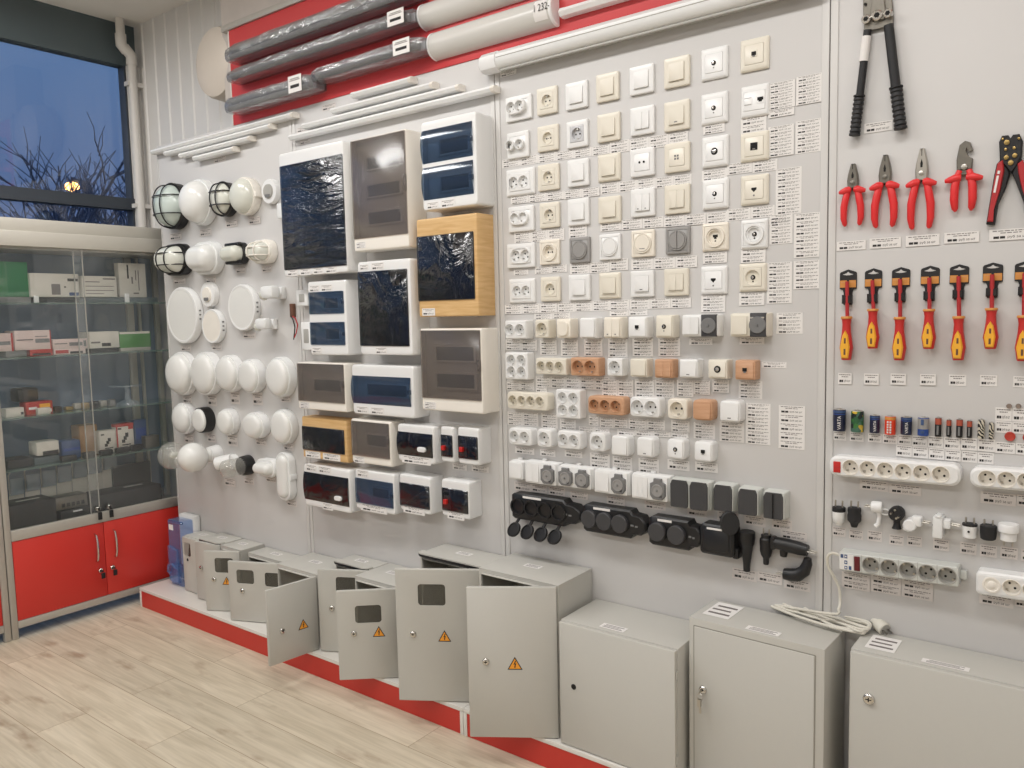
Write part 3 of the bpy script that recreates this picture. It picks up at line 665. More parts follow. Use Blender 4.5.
ROWN = ['top','second','third','fourth','fifth','sixth','seventh','eighth','ninth','tenth','eleventh']
def unit(row, k, c, cx, cy, w, h, typ, col, style=0, word=None):
    u, v = px(c, cx, cy); du, dv = w/CR[c][2]/2, h/CR[c][2]/2
    flush = row < 6
    d = .011 if flush else (.046 if row == 6 else .042)
    x, z, ww, hh = box_at(u-du, u+du, v-dv, v+dv, d)
    cname = KCOL[col][1]
    IN = .056 if hh > .072 else hh*.7
    T = typ
    nm, desc = {'sock': ('single_socket','single socket'), 'sockpill': ('double_socket','double socket with raised oval'), 'sock2cyl': ('double_socket','double socket with two raised cups'),
        'sock2': ('double_socket','double socket'), 'sock2pill': ('double_socket','double socket with low oval'), 'sock2ring': ('double_socket','double socket with oval ring'), 'sock3': ('triple_socket','triple socket'), 'sock4': ('quadruple_socket','four-way long socket'),
        'quad': ('quadruple_socket','square four-way socket'), 'sw1': ('light_switch','one-rocker switch'), 'sw1m': ('light_switch','one-rocker switch with indicator'), 'sw2': ('light_switch','two-rocker switch'), 'sw2m': ('light_switch','two-rocker switch with indicator'),
        'greysock': ('single_socket','frame with silver socket'), 'tv': ('antenna_outlet','antenna outlet'), 'tvbig': ('antenna_outlet','antenna outlet'), 'phone': ('phone_outlet','phone outlet'), 'jack': ('phone_outlet','phone outlet'), 'rj': ('network_outlet','network outlet'),
        'two_dots': ('speaker_outlet','outlet with two dots'), 'diamond': ('light_switch','push switch with small lamp'), 'dot': ('light_switch','one-rocker switch with dot'), 'combo': ('network_outlet','double network outlet'), 'knob': ('rotary_dimmer','round one-rocker switch'),
        'knob2': ('light_switch','round two-rocker switch'), 'knobm': ('light_switch','round switch with indicator'), 'rsock': ('single_socket','round-framed single socket'), 'rphone': ('phone_outlet','round-framed phone outlet'), 'rtv': ('antenna_outlet','round-framed antenna outlet'), 'ctv': ('antenna_outlet','antenna outlet with round recess'),
        'swsock': ('switch_socket_unit','one-rocker switch with black lidded socket'), 'sw2sock': ('switch_socket_unit','two-rocker switch with black lidded socket'), 'blankround': ('light_switch','switch with rounded key')}[T]
    if T == 'knob': nm = 'light_switch'
    lab = '%s %s, %s from the box display in the %s row' % (cname, word or desc, ORD[k], ROWN[row])
    body_d = d
    if flush:
        if T in ('sock2','sock2ring','sock2pill','sockpill','sock2cyl'): iw, ih = ww*.72, hh*.66
        elif T == 'combo': iw, ih = ww*.76, hh*.6
        else: iw, ih = min(IN, ww*.7), min(IN, hh*.7)
        big = T.startswith('sw') or T in ('dot','diamond')
        if big: iw, ih = ww*.60, hh*.60
        if T.startswith('r') and T != 'rj' or T.startswith('knob'): iw = ih = min(ww, hh)*.78
        root = flush_frame(nm, x, z, ww, hh, col, iw, ih, style=style)
        f = .0105
    else:
        rad = .004 if row == 7 else (.012 if row >= 8 else .005)
        if T == 'quad': rad = .005
        cups = []
        if T == 'sock': cups = [(-ww*.02, 0, min(ww, hh)*.36)]
        elif T == 'sock2': r = min(ww*.205, hh*.36); cups = [(-ww*.03+s*(r*1.12), 0, r) for s in (-1, 1)]
        elif T in ('sock3','sock4'): n = int(T[-1]); r = min(ww*.41/n, hh*.37); cups = [(-ww*.03+(i-(n-1)/2)*ww*.9/n, 0, r) for i in range(n)]
        elif T == 'quad': r = ww*.19; cups = [(a*ww*.225-ww*.01, b*hh*.22, r) for b in (1, -1) for a in (-1, 1)]
        root = housing(nm, x, z, ww*1.02, hh*1.02, d, col, rad, .0 if row != 6 else .05, [(a, b, r*1.1) for a, b, r in cups])
        for a, b, r in cups:
            g = G(); cup(g, a, b, r, d, .017, ring=.0022, pins={7: 'h', 8: 'd' if T == 'sock3' else 'h', 6: 'h', 9: 'h'}[row] if T != 'sock4' else 'e', earth=not (row == 8 and T == 'quad'))
            o = g.obj('socket_insert', [KCOL[col][0],'hole','metal'], root)
        iw, ih = ww*.84, hh*.84; f = d+.0012
    tag(root, lab, {'single_socket':'socket','double_socket':'socket','triple_socket':'socket','quadruple_socket':'socket','light_switch':'switch','switch_socket_unit':'switch'}.get(nm, 'outlet'), 'switches and sockets on the board')
    ea = row in (0, 2, 3, 4)
    if not flush and T in ('sock','sock2','sock3','sock4','quad'): return root
    if T == 'sock':
        if flush: socket_insert(root, 0, 0, iw, ih, f+.001, iw*.36, col, earth=ea, dep=.0095)
        else: socket_insert(root, -ww*.03, 0, iw, ih, f, min(iw, ih)*.40, col, rad=.004, dep=.018, earth=k % 2 == 0, pins='h')
    elif T == 'greysock':
        o = socket_insert(root, 0, 0, iw, ih, f+.001, iw*.36, 's', dep=.0095); o['label'] = 'silver socket insert'
    elif T in ('sock2','sock2ring','sock2pill','sockpill','sock2cyl'):
        r = min(iw*.225, ih*.40)
        if T in ('sockpill','sock2pill'):
            dd = f+(.016 if T == 'sockpill' else .009); oz = hh*.03
            g = G().plate(rr(iw, r*2.7, r*1.3, -ww*.04, oz, 7), .001, dd, .002, [circ(r*1.08, -ww*.04+s*iw*.23, oz) for s in (-1, 1)], depth=.001)
            for s in (-1, 1): cup(g, -ww*.04+s*iw*.23, oz, r, dd, .014, ring=.0008, pins='e')
            g.obj('socket_insert', [KCOL[col][0],'hole','metal'], root)
            G().plate(rr(iw+.001, ih+.001, .002), .001, f-.0015, .0005).obj('inner_plate', KCOL[col][0], root)
        elif T == 'sock2cyl':
            G().plate(rr(iw+.001, ih+.001, .002), .001, f-.001, .0005).obj('inner_plate', KCOL[col][0], root)
            for s in (-1, 1):
                cx = -ww*.07+s*iw*.30; dd = f+.014
                g = G().wl([(circ(r*1.2, cx, 0), f-.003), (circ(r*1.2, cx, 0), dd-.001), (circ(r*1.12, cx, 0), dd)], False, False)
                cup(g, cx, 0, r*1.02, dd, .014, ring=.0, pins='e'); g.obj('socket_insert', [KCOL[col][0],'hole','metal'], root)
        else:
            dd = f+.002
            g = G().plate(rr(iw, ih, .004), .001, dd, .001, [circ(r*1.1, -ww*.05*(row == 2)+s*iw*.24, 0) for s in (-1, 1)], depth=.001) if True else None
            for s in (-1, 1): cup(g, -ww*.05*(row == 2)+s*iw*.24, 0, r, dd, .0105 if flush else .018, pins='h' if row > 6 else 'e')
            if T == 'sock2ring':
                a = rr(iw*.98, r*2.75, r*1.35, 0, 0, 8); b_ = rr(iw*.93, r*2.5, r*1.25, 0, 0, 8)
                g.wl([(a, dd), (a, dd+.003), (b_, dd+.003), (b_, dd)], False, False)
            g.obj('socket_insert', [KCOL[col][0],'hole','metal'], root)
    elif T in ('sw1','sw1m','dot','diamond'):
        if T in ('dot','diamond'):
            if T == 'diamond': cover(root, 0, 0, iw, ih, f, col, 'diamond', 'rocker')
            else: rocker(root, 0, 0, iw, ih, f, col, .005)
        else: rocker(root, 0, 0 if flush else 0, iw, ih, f, col, .005 if flush else .004, T == 'sw1m')
    elif T in ('sw2','sw2m'):
        for s in (-1, 1): rocker(root, s*iw*.25, 0, iw*.49, ih, f, col, .005 if s < 0 else .0035, T == 'sw2m')
    elif T in ('tv','tvbig','phone','jack','rj','two_dots','combo'):
        cover(root, 0, 0, iw, ih, f, col, T)
    elif T.startswith('knob'):
        r = iw/2
        g = G().plate(rr(iw, ih, .002), .001, f-.001, .0005, mi=0).wl([(circ(r*.98, n=32), f-.002), (circ(r*.96, n=32), f+.004), (circ(r*.86, n=32), f+.004), (circ(r*.84, n=32), f+.001)], False, True)
        g.obj('inner_plate', KCOL[col][0], root)
        halves = [1] if T != 'knob2' else [-1, 1]
        for s in halves:
            if T == 'knob2': pts = [(s*max(.0006, r*.83*cos(a)), r*.83*sin(a)) for a in [pi/2-pi*i/18 for i in range(19)]]
            else: pts = circ(r*.83, n=32)
            g = G().plate(pts, f, f+.005+(.0015 if s < 0 else 0), .0015)
            if T == 'knobm': g.box(-r*.3, -r*.02, -f-.0056, -f-.004, -r*.55, -r*.49, 1); g.box(r*.02, r*.3, -f-.0056, -f-.004, -r*.55, -r*.49, 1)
            g.obj('rocker', [KCOL[col][0],'mid_grey'], root)
    elif T in ('rsock','rphone','rtv','ctv'):
        r = iw/2
        g = G()
        if T == 'ctv': g.plate(rr(iw, ih, .003), .001, f+.0012, .0008, [circ(r*.8)], depth=.001); ri = r*.72
        else:
            g.wl([(rr(iw, ih, .002, n=8), f-.001), (circ(r*.98, n=32), f-.001), (circ(r*.95, n=32), f+.004), (circ(r*.76, n=32), f+.004), (circ(r*.74, n=32), f)], False, False); ri = r*.62
            g.wl([(circ(r*.74, n=32), f), (circ(r*.70, n=32), f+.001), (circ(ri, n=32), f+.001)], False, False)
        if T == 'rsock': cup(g, 0, 0, ri, f, .009, n=32, earth=False)
        else:
            g.wl([(circ(r*.8 if T == 'ctv' else ri, n=32 if T != 'ctv' else 20), f+.001), (circ(ri*.97, n=32 if T != 'ctv' else 20), f-.006)], False, True)
            if T == 'rphone': g.box(-.008, .008, -f+.0052, -f+.006, -.001, .007, 1); g.box(-.004, .004, -f+.0052, -f+.006, -.006, -.001, 1)
            else: g.lathe([(.0075,0),(.0075,.0006)], (0,-f+.006,0), n=14, mi=1); g.lathe([(.004,0),(.004,.005),(.001,.0055)], (0,-f+.006,0), n=10, mi=2)
            g.lathe([(.0026,0),(.0026,.0006)], (0,-f+.006,-ri*.6), n=8, mi=1)
        g.obj('round_insert', [KCOL[col][0],'hole','chrome'], root)
    elif T == 'blankround':
        G().plate(rr(iw*.85, ih*.98, .018, -ww*.04, 0, 7), d-.003, f+.004, .003).obj('rocker', KCOL[col][0], root)
        G().rbox(ww*.38, ww*.50, -d-.004, -d+.002, -hh*.42, hh*.42, .003).obj('side_cap', KCOL[col][0], root)
    elif T in ('swsock','sw2sock'):
        wa = ww*.50; xa = -ww*.24
        if T == 'sw2sock':
            for s in (-1, 1): rocker(root, xa+s*wa*.22, 0, wa*.43, hh*.8, f, col, .003)
        else: rocker(root, xa, 0, wa*.84, hh*.8, f, col, .003)
        o = G().rbox(ww*.06, ww*.47, -d-.006, -d+.02, -hh*.51, hh*.51, .002).plate(circ(hh*.36, ww*.265, 0, 24), d+.004, d+.010, .001, mi=1).lathe([(.004,0),(.003,.003)], (ww*.265,-d-.010,0), n=10, mi=1).obj('socket_lid', ['dark_grey','mid_grey'], root)
        if k == 8: G().box(ww*.08, ww*.16, -d-.009, -d-.005, hh*.27, hh*.34).box(ww*.36, ww*.44, -d-.009, -d-.005, hh*.27, hh*.34).obj('hinge', 'alu', o)
        o['label'] = 'dark grey socket lid'
    return root

UNITS = [
 [('A',120,289,110,105,'sockpill','w'),('A',241,258,86,115,'sock','b'),('A',367,235,93,115,'sw1','w'),('A',499,200,96,120,'sw1','b'),('A',645,168,103,122,'sw1','w'),('B',107,168,103,122,'dot','b'),('B',258,133,108,128,'tv','w'),('B',421,97,116,132,'jack','b')],
 [('A',117,447,92,112,'sock2cyl','w'),('A',245,418,88,110,'sock','b'),('A',370,400,90,115,'greysock','w'),('A',504,372,96,120,'sw1','b'),('A',648,343,102,120,'sw2','w'),('B',107,345,102,120,'sw1m','b'),('B',258,315,108,125,'tv','w'),('B',422,285,113,128,'combo','w')],
 [('A',127,605,122,115,'sock2','w'),('A',247,585,90,112,'sock','b'),('A',374,566,90,115,'sw1','w'),('A',505,543,96,118,'sw1','b'),('A',648,521,102,120,'two_dots','w'),('B',108,514,102,118,'diamond','b'),('B',261,490,107,125,'tvbig','w'),('B',421,470,115,118,'rj','b')],
 [('C',131,80,108,108,'sock2pill','w'),('C',252,64,84,108,'sock','b'),('C',375,50,90,115,'sw1','w'),('C',508,40,95,112,'sw1','b'),('A',650,693,102,120,'sw2m','w'),('B',108,683,102,118,'sw2','b'),('B',262,662,106,122,'tv','w'),('B',421,645,113,122,'phone','b')],
 [('C',130,237,118,104,'sock2ring','w'),('C',252,222,84,106,'rsock','c'),('C',381,213,86,110,'knob','g'),('C',510,200,90,110,'knob','w'),('C',651,185,98,115,'knobm','c'),('D',117,172,103,115,'knob2','g'),('D',276,157,112,120,'rphone','c'),('D',443,145,114,126,'rtv','w')],
 [('C',134,388,110,104,'sock2','w'),('C',256,380,82,104,'sock','b'),('C',379,373,90,110,'sw1','w'),('C',508,365,92,112,'sw1','b'),('C',648,357,98,112,'sw1m','w'),('D',111,350,104,116,'sw2','b'),('D',271,342,112,120,'phone','w'),('D',437,330,116,120,'ctv','b')],
 [('C',108,553,92,78,'sock2','w'),('C',221,550,60,78,'sock','b'),('C',314,548,64,82,'blankround','c'),('C',417,547,70,88,'sw1','w'),('C',522,545,76,90,'sw2m','c'),('C',629,543,82,90,'jack','w'),('D',61,540,76,96,'tv','b'),('D',212,536,155,92,'sw2sock','w'),('D',420,533,160,100,'swsock','b')],
 [('C',113,708,95,113,'quad','w'),('C',260,710,128,68,'sock3','b'),('C',404,712,118,76,'sock2','n'),('C',532,713,64,74,'sock','w'),('C',634,716,72,76,'sw1','b'),('D',58,720,76,78,'sw2','n'),('D',165,720,78,78,'sw1m','w'),('D',289,722,82,80,'tvbig','b'),('D',406,726,86,82,'jack','n')],
 [('E',160,133,170,72,'sock4','b'),('E',333,145,102,120,'quad','w'),('E',495,152,152,76,'sock3','n'),('E',661,159,126,82,'sock2','w'),('F',87,157,62,64,'sock','c'),('F',168,161,62,64,'sw1','n'),('F',256,165,66,66,'sw1m','w')],
 [('E',128,285,94,70,'sock2','w'),('E',231,291,60,74,'sock','w'),('E',337,299,98,74,'sock2','w'),('E',457,307,66,76,'sock','w'),('E',554,324,72,84,'sw1','w'),('E',663,330,72,82,'sw1m','w'),('F',82,286,54,63,'tv','w'),('F',171,294,58,64,'jack','w')],
]
for r, row in enumerate(UNITS):
    for k, t in enumerate(row):
        unit(r, k, *t, style=1 if (k >= 6 or (k % 3 == 0 and r in (2, 5))) else 0)

# eleventh row: sealed boxes with lids
def sealed(k, c, x0, x1, y0, y1, cells, label, dark=False):
    (u0, v0), (u1, v1) = px(c, x0, y0), px(c, x1, y1)
    d = .05
    slope = 0
    x, z, w, h = box_at(u0, u1, v0, v1, d)
    n = len(cells)
    root = G().wl([(rr(w*1.02,h,.005),.0005), (rr(w*1.02,h,.005),d*.62), (rr(w*.98,h*.96,.005),d*.68), (rr(w*.96,h*.94,.004),d*.92), (rr(w*.94,h*.92,.004),d*.93)], False, True).obj('sealed_unit', 'grey_strip' if dark else 'white', None, (x, 0, z))
    tag(root, label, 'switch', 'sealed switches and sockets')
    cw = w/n
    if not dark: G().tube([(0, -d*.3, h*.5-.004), (0, -d*.3, h*.5+.008)], .009, 10).obj('cable_gland', 'white', root)
    for i, cc in enumerate(cells):
        ox = -w/2+cw*(i+.5)
        if cc in ('1', '2', '3'):
            for j in range(int(cc)):
                ww = cw*.82/int(cc); rocker(root, ox-cw*.41+ww*(j+.5), 0, ww*.98, h*.80, d*.93, 'w', .003)
        elif cc == 'g':
            q = cw*.40; hh = h*.40
            P = [(ox-q*.5, hh*1.05), (ox+q*.5, hh*1.05), (ox+q*.55, hh*.72), (ox+q, hh*.55), (ox+q, -hh*.62), (ox+q*.6, -hh), (ox-q*.6, -hh), (ox-q, -hh*.62), (ox-q, hh*.55), (ox-q*.55, hh*.72)]
            o = G().plate(P, d*.9, d+.007, .002).wl([(circ(q*.78, ox, -hh*.1), d+.007), (circ(q*.74, ox, -hh*.1), d+.009), (circ(q*.62, ox, -hh*.1), d+.009), (circ(q*.60, ox, -hh*.1), d+.0075)], False, True, 1)
            o.lathe([(.004,0),(.002,.002)], (ox, -d-.009, -hh*.1), n=10, mi=0).box(ox+q*.3, ox+q*.6, -d-.0085, -d-.006, -hh*.75, -hh*.5, 2)
            o = o.obj('socket_lid', ['mid_grey','grey','dark_grey'], root); o['label'] = 'grey hinged socket lid'
        else:
            q = cw*.43; hh = h*.47
            P = [(ox-q*.8, hh), (ox+q*.8, hh), (ox+q, hh*.7), (ox+q, -hh*.92), (ox+q*.9, -hh), (ox-q*.9, -hh), (ox-q, -hh*.92), (ox-q, hh*.7)]
            g = G()
            g.loft([[(a, -(d*.9), b) for a, b in P], [(a, -(d+.004+.006*(1-abs(b)/hh)), b) for a, b in P]], mi=0)
            m = int(cc[1]) if len(cc) > 1 else 1
            if m == 2: g.box(ox-.0008, ox+.0008, -(d+.0095), -d, -hh*.97, hh*.97, 1)
            g.obj('lid', ['dark_grey','hole'], root)
sealed(0,'E',78,137,390,468,['1'],'small white sealed switch at the box display end of the lidded row')
sealed(1,'E',146,280,395,490,['2','g'],'white sealed two-rocker switch with one grey lidded socket')
sealed(2,'E',288,430,415,506,['g','g'],'white sealed pair of grey lidded sockets')
sealed(3,'E',441,585,432,532,['1','g'],'white sealed one-rocker switch with one grey lidded socket')
sealed(4,'E',600,757,450,558,['3','g'],'white sealed three-rocker switch with one grey lidded socket')
sealed(5,'F',63,188,386,478,['k','k'],'pale sealed unit with two dark grey lids', True)
sealed(6,'F',201,266,399,486,['k'],'pale sealed unit with single rounded dark grey lid', True)
sealed(7,'F',280,346,412,498,['k'],'pale sealed unit with plain dark grey lid beside the last one', True)
sealed(8,'F',360,430,423,511,['k2'],'pale sealed two-rocker dark grey switch, last in the lidded row', True)

# bottom row: rubber connectors
def rubber_strip(c, x0, x1, y0, y1, n, lids, label, hang=False):
    """x0..x1 body on the wall, tapering to a cable end on the far side"""
    (u0, v0), (u1, v1) = px(c, x0, y0), px(c, x1, y1)
    um = (u0+u1)/2
    d = .05
    xa, za = W(u0, v0, .03); xb, zb_ = W(u1, v1, .03)
    w = xb-xa; h = .098 if n > 1 else .085; zc = (za+zb_)/2; bw = w*(.80 if hang else .74)
    g = G()
    g.plate([(-w/2, h*.42), (-w/2+.012, h*.5), (w/2-w*.24, h*.5), (w/2-w*.20, h*.36), (w/2-w*.08, h*.33), (w/2, h*.1), (w/2, -h*.14), (w/2-w*.08, -h*.34), (w/2-w*.2, -h*.36), (w/2-w*.24, -h*.5), (-w/2+.012, -h*.5), (-w/2, -h*.42)], .0005, d, .006)
    g.box(-w*.32, -w*.05, -d-.001, -d+.004, h*.36, h*.44, 1)
    g.box(w*.27, w*.32, -d-.0012, -d, -.004, .002, 2); g.box(w*.34, w*.38, -d-.0012, -d, -.006, .0, 2)
    root = g.obj('rubber_socket_block', ['black','paper','mid_grey'], None, ((xa+xb)/2, 0, zc))
    root.rotation_euler = (0, 0, 0)
    tag(root, label, 'socket', 'black rubber sockets and plugs')
    r = h*(.29 if hang else .25)
    for i in range(n):
        ox = -w/2+bw*(i+.5)/n
        if hang:
            G().wl([(circ(r*1.15, ox, 0), d-.002), (circ(r*1.12, ox, 0), d+.006), (circ(r*.9, ox, 0), d+.006), (circ(r*.85, ox, 0), d-.0005)], False, True).obj('socket_ring', 'black', root)
            p = G().tube([(ox, -d+.01, -h*.46), (ox-.004, -d+.006, -h*.56), (ox-.008, -d, -h*.66)], .006, 6).lathe([(r*.9,0),(r*1.05,.004),(r*1.05,.012),(r*.9,.014),(r*.85,.010)], (ox-.010, -d-.004, -h*.66-r*.95), (-.25,-.75,.35), 20, 0, sx=1.15, sz=.95)
            p = p.obj('lid', ['soft_black'], root)
            p['label'] = 'open round lid hanging down'
        else:
            G().wl([(circ(r*1.28, ox, 0, 26), d-.002), (circ(r*1.28, ox, 0, 26), d+.012), (circ(r*1.18, ox, 0, 26), d+.015)], False, True).obj('lid', 'dark_grey', root)['label'] = 'closed round dark grey lid'
    return root
rubber_strip('E', 104, 398, 563, 630, 4, 0, 'black four-way rubber socket block with open lids hanging', True)
rubber_strip('E', 408, 676, 610, 680, 3, 0, 'black three-way rubber socket block with closed round lids')
rubber_strip('F', 4, 172, 528, 578, 2, 0, 'black two-way rubber socket block with closed round lids')
x, z = W(*px('F', 222, 572), .03)
t = tag(G().plate(rr(.112,.098,.012), .0005, .055, .006).plate(rr(.085,.07,.01), .05, .058, .002).obj('rubber_socket', 'black', None, (x, 0, z)), 'single black rubber socket with its lid flipped up', 'socket', 'black rubber sockets and plugs')
G().lathe([(.027,0),(.03,.004),(.03,.013),(.027,.016)], (.040,-.050,.062), (.55,-.8,.1), 22, sz=1.25).tube([(.025,-.04,.045), (.03,-.055,.052)], .008, 6).obj('lid', 'soft_black', t)
G().box(-.03, .02, -.0595, -.057, .034, .04).obj('sticker', 'paper', t)
G().rbox(.045, .066, -.04, -.0006, -.055, -.02, .005).obj('hinge_lug', 'black', t)
# rubber plugs
def wallplug(name, label, c, x0, x1, y0, y1, prof, pins=0, d=.035, mat_='black', ax=(0,0,1)):
    (u0, v0), (u1, v1) = px(c, x0, y0), px(c, x1, y1)
    x, z, w, h = box_at(u0, u1, v0, v1, d*.6)
    g = G().lathe([(r*w/2, t*h) for r, t in prof], (0, -d*.62, -h/2), (0,0,1), 18, sz=min(1, d*.6*2/w))
    o = g.obj(name, mat_, None, (x, 0, z)); tag(o, label, 'plug', 'black rubber sockets and plugs')
    return o, w, h
o, w, h = wallplug('rubber_connector', 'long tapered black rubber connector hanging under the last lidded switch', 'F', 283, 334, 548, 678, [(.3,0),(.42,.02),(.45,.2),(.62,.45),(.80,.66),(.9,.68),(1,.84),(.98,.98),(.85,1)], d=.05)
o, w, h = wallplug('rubber_plug', 'short ribbed black plug with pins up beside the long connector', 'F', 349, 390, 560, 656, [(.36,0),(.44,.03),(.46,.2),(.5,.22),(.75,.3),(.95,.45),(1,.8),(.98,.86),(.8,.9),(.78,1)], d=.045)
for s in (-1, 1): G().tube([(s*.009, -.028, h/2), (s*.009, -.028, h/2+.018)], .0024, 8).obj('pin', 'metal', o)
x, z = W(*px('F', 448, 597), .03)
t = tag(G().tube([(-.052,-.03,.005),(-.048,-.03,.003),(-.012,-.03,.0),(.028,-.03,-.004),(.05,-.03,-.006)], [.011,.018,.021,.020,.017], 14).tube([(-.02,-.03,-.01),(-.022,-.03,-.036)], [.014,.010], 12).rbox(-.060,-.044,-.046,-.014,-.018,.022,.006).obj('rubber_plug', 'black', None, (x, 0, z)), 'upper of two angled black plugs, its pins pointing sideways', 'plug', 'black rubber sockets and plugs')
for s in (-1, 1): G().tube([(.05,-.03+s*.009,-.006),(.074,-.03+s*.009,-.009)], .0026, 8).obj('pin', 'metal', t)
x, z = W(*px('F', 462, 672), .03)
t = tag(G().tube([(.036,-.03,.040),(.035,-.03,.024),(.027,-.03,.0),(.008,-.03,-.016),(-.012,-.03,-.020),(-.034,-.03,-.020)], [.011,.015,.018,.020,.020,.017], 14).obj('rubber_plug', 'black', None, (x, 0, z)), 'lower of two angled black plugs, curved with cable end up', 'plug', 'black rubber sockets and plugs')
for s in (-1, 1): G().tube([(-.033,-.03+s*.009,-.020),(-.056,-.03+s*.009,-.020)], .0026, 8).obj('pin', 'metal', t)

# ------------------------------------------------------------------ printed price labels
_TAG = {}
def tag_mesh(n, tone, text=True):
    key = (n, tone, text)
    if key in _TAG: return _TAG[key]
    g = G().box(-.5, .5, -.0007, -.0001, -.5, .5, 0)
    rnd = random.Random(n*7+len(tone))
    for i in range(n):
        z0 = .5-(i+1)/n; h = 1/n
        for zf, hw in ((.84, .42), (.66, .24)):
            a = -hw
            while a < hw:
                b = min(hw, a+rnd.uniform(.05, .16)); g.box(a, b, -.0009, -.0006, z0+h*(zf-.035), z0+h*(zf+.035), 2); a = b+.025
        a = -.40
        for wd in (.13, .12):
            g.box(a, a+wd, -.001, -.0006, z0+h*.17, z0+h*.38, 1); a += wd+.02
        vs, fs = text_mesh('руб за шт')
        xs = [p[0] for p in vs]; zs = [p[1] for p in vs]; kx = .46/(max(xs)-min(xs)); kz = h*.28/(max(zs)-min(zs))
        g.add([((p[0]-min(xs))*kx-.07, -.001, (p[1]-min(zs))*kz+z0+h*.14) for p in vs], fs, 1)
    me = g.mesh('price_label', [tone, 'ink', 'faint_ink']); _TAG[key] = me
    return me
def price(u0, v0, u1, v1, n, label, group, tone='paper', d=0., skew=None):
    """label seen with its top edge middle at .., px box"""
    x, z, w, h = box_at(u0, u1, v0, v1, d)
    o = bpy.data.objects.new('price_label', tag_mesh(n, tone)); COL.objects.link(o)
    o.location = (x, -d-.00013*(1+(TC[0] % 17)), z); o.scale = (w, 1, h); TC[0] += 1
    tag(o, label, 'price label', group)
    return o
TC = [0]
def strip(uL, vL, uR, vR, hL, hR, k, n, where, group='price labels on the switch board', tone='paper', fmt='white price label, %s from the box display %s'):
    for i in range(k):
        a, b = i/k, (i+.985)/k; m = (a+b)/2
        u0, u1 = uL+(uR-uL)*a, uL+(uR-uL)*b
        v = vL+(vR-vL)*m; h = hL+(hR-hL)*m
        price(u0, v, u1, v+h, n, fmt % (ORD[i], where), group, tone) if k > 1 else price(u0, v, u1, v+h, n, 'white price label on its own '+where, group, tone)
def cs(c, x0, y0, x1, y1):
    return (*px(c, x0, y0), *px(c, x1, y1))
# (crop, x0,y0 top of first, x1,y1 top at the end, height) in photo px after px()
def st(c0, x0, y0, c1, x1, y1, h0, h1, k, n, where):
    u0, v0 = px(c0, x0, y0); u1, v1 = px(c1, x1, y1)
    strip(u0, v0, u1, v1, h0, h1, k, n, where)
# rows between the flush units
def zs(o, s, x, y): return o[0]+x/s, o[1]+y/s
S = 8.533
def sq(o, x0, y0, x1, y1, k, n, where, h0, h1):
    a = zs(o, S, x0, y0); b = zs(o, S, x1, y1); strip(a[0], a[1], b[0], b[1], h0/S, h1/S, k, n, where)
o1, o2, o3, o4, o5, o6, o7, o8, o9 = (490,80),(600,80),(710,60),(710,140),(490,150),(600,150),(490,230),(600,230),(710,220)
sq(o1, 105, 680, 1024, 552, 6, 2, 'in the strip under the second row', 72, 75)
sq(o2, 85, 530, 755, 440, 4, 2, 'under the beige end of the second row', 100, 105)
sq(o3, -55, 545, 130, 525, 1, 2, 'under the second-row antenna outlet', 90, 90)
sq(o3, 265, 495, 488, 475, 1, 2, 'under the double network outlet', 135, 135)
sq(o5, 180, 400, 940, 315, 5, 2, 'in the strip under the third row', 65, 75)
sq(o6, 5, 290, 785, 205, 5, 2, 'under the beige end of the third row', 90, 90)
sq(o6, 870, 175, 1090, 160, 1, 2, 'under the third-row antenna outlet', 90, 90)
sq(o4, 148, 202, 580, 165, 2, 2, 'under the beige network outlet', 95, 95)
sq(o5, 210, 700, 640, 665, 3, 3, 'in the strip under the fourth row', 95, 105)
sq(o5, 675, 650, 832, 640, 1, 2, 'under the fourth-row white switch', 105, 105)
sq(o6, 5, 610, 1090, 525, 6, 2, 'under the beige end of the fourth row', 85, 95)
sq(o4, 145, 595, 555, 552, 2, 2, 'under the beige phone outlet', 100, 100)
sq(o7, 205, 340, 330, 330, 1, 2, 'under the oval-ring double socket', 50, 50)
sq(o7, 385, 315, 660, 290, 2, 2, 'under the fifth-row round socket', 65, 65)
sq(o7, 685, 290, 1024, 268, 2, 2, 'under the grey round switch', 90, 90)
sq(o8, 85, 250, 245, 240, 1, 2, 'under the white round switch', 100, 100)
sq(o8, 270, 250, 835, 215, 3, 2, 'beside the grey two-rocker round switch', 95, 100)
sq(o8, 880, 200, 1090, 185, 1, 2, 'under the round-framed phone outlet', 90, 90)
sq(o9, 265, 255, 480, 240, 1, 2, 'under the round-framed antenna outlet', 115, 115)
sq(o7, 130, 640, 1024, 600, 6, 2, 'in the upper strip under the sixth row', 80, 85)
sq(o7, 380, 715, 690, 700, 2, 2, 'in the lower strip under the sixth row', 50, 50)
sq(o8, 80, 600, 780, 570, 4, 2, 'under the beige end of the sixth row', 85, 90)
sq(o8, 85, 690, 410, 675, 2, 1, 'in the short strip above the seventh row', 48, 50)
sq(o8, 865, 560, 1075, 550, 1, 3, 'under the white sixth-row phone outlet', 145, 145)
sq(o9, 250, 625, 470, 612, 1, 2, 'under the round-recess antenna outlet', 110, 110)
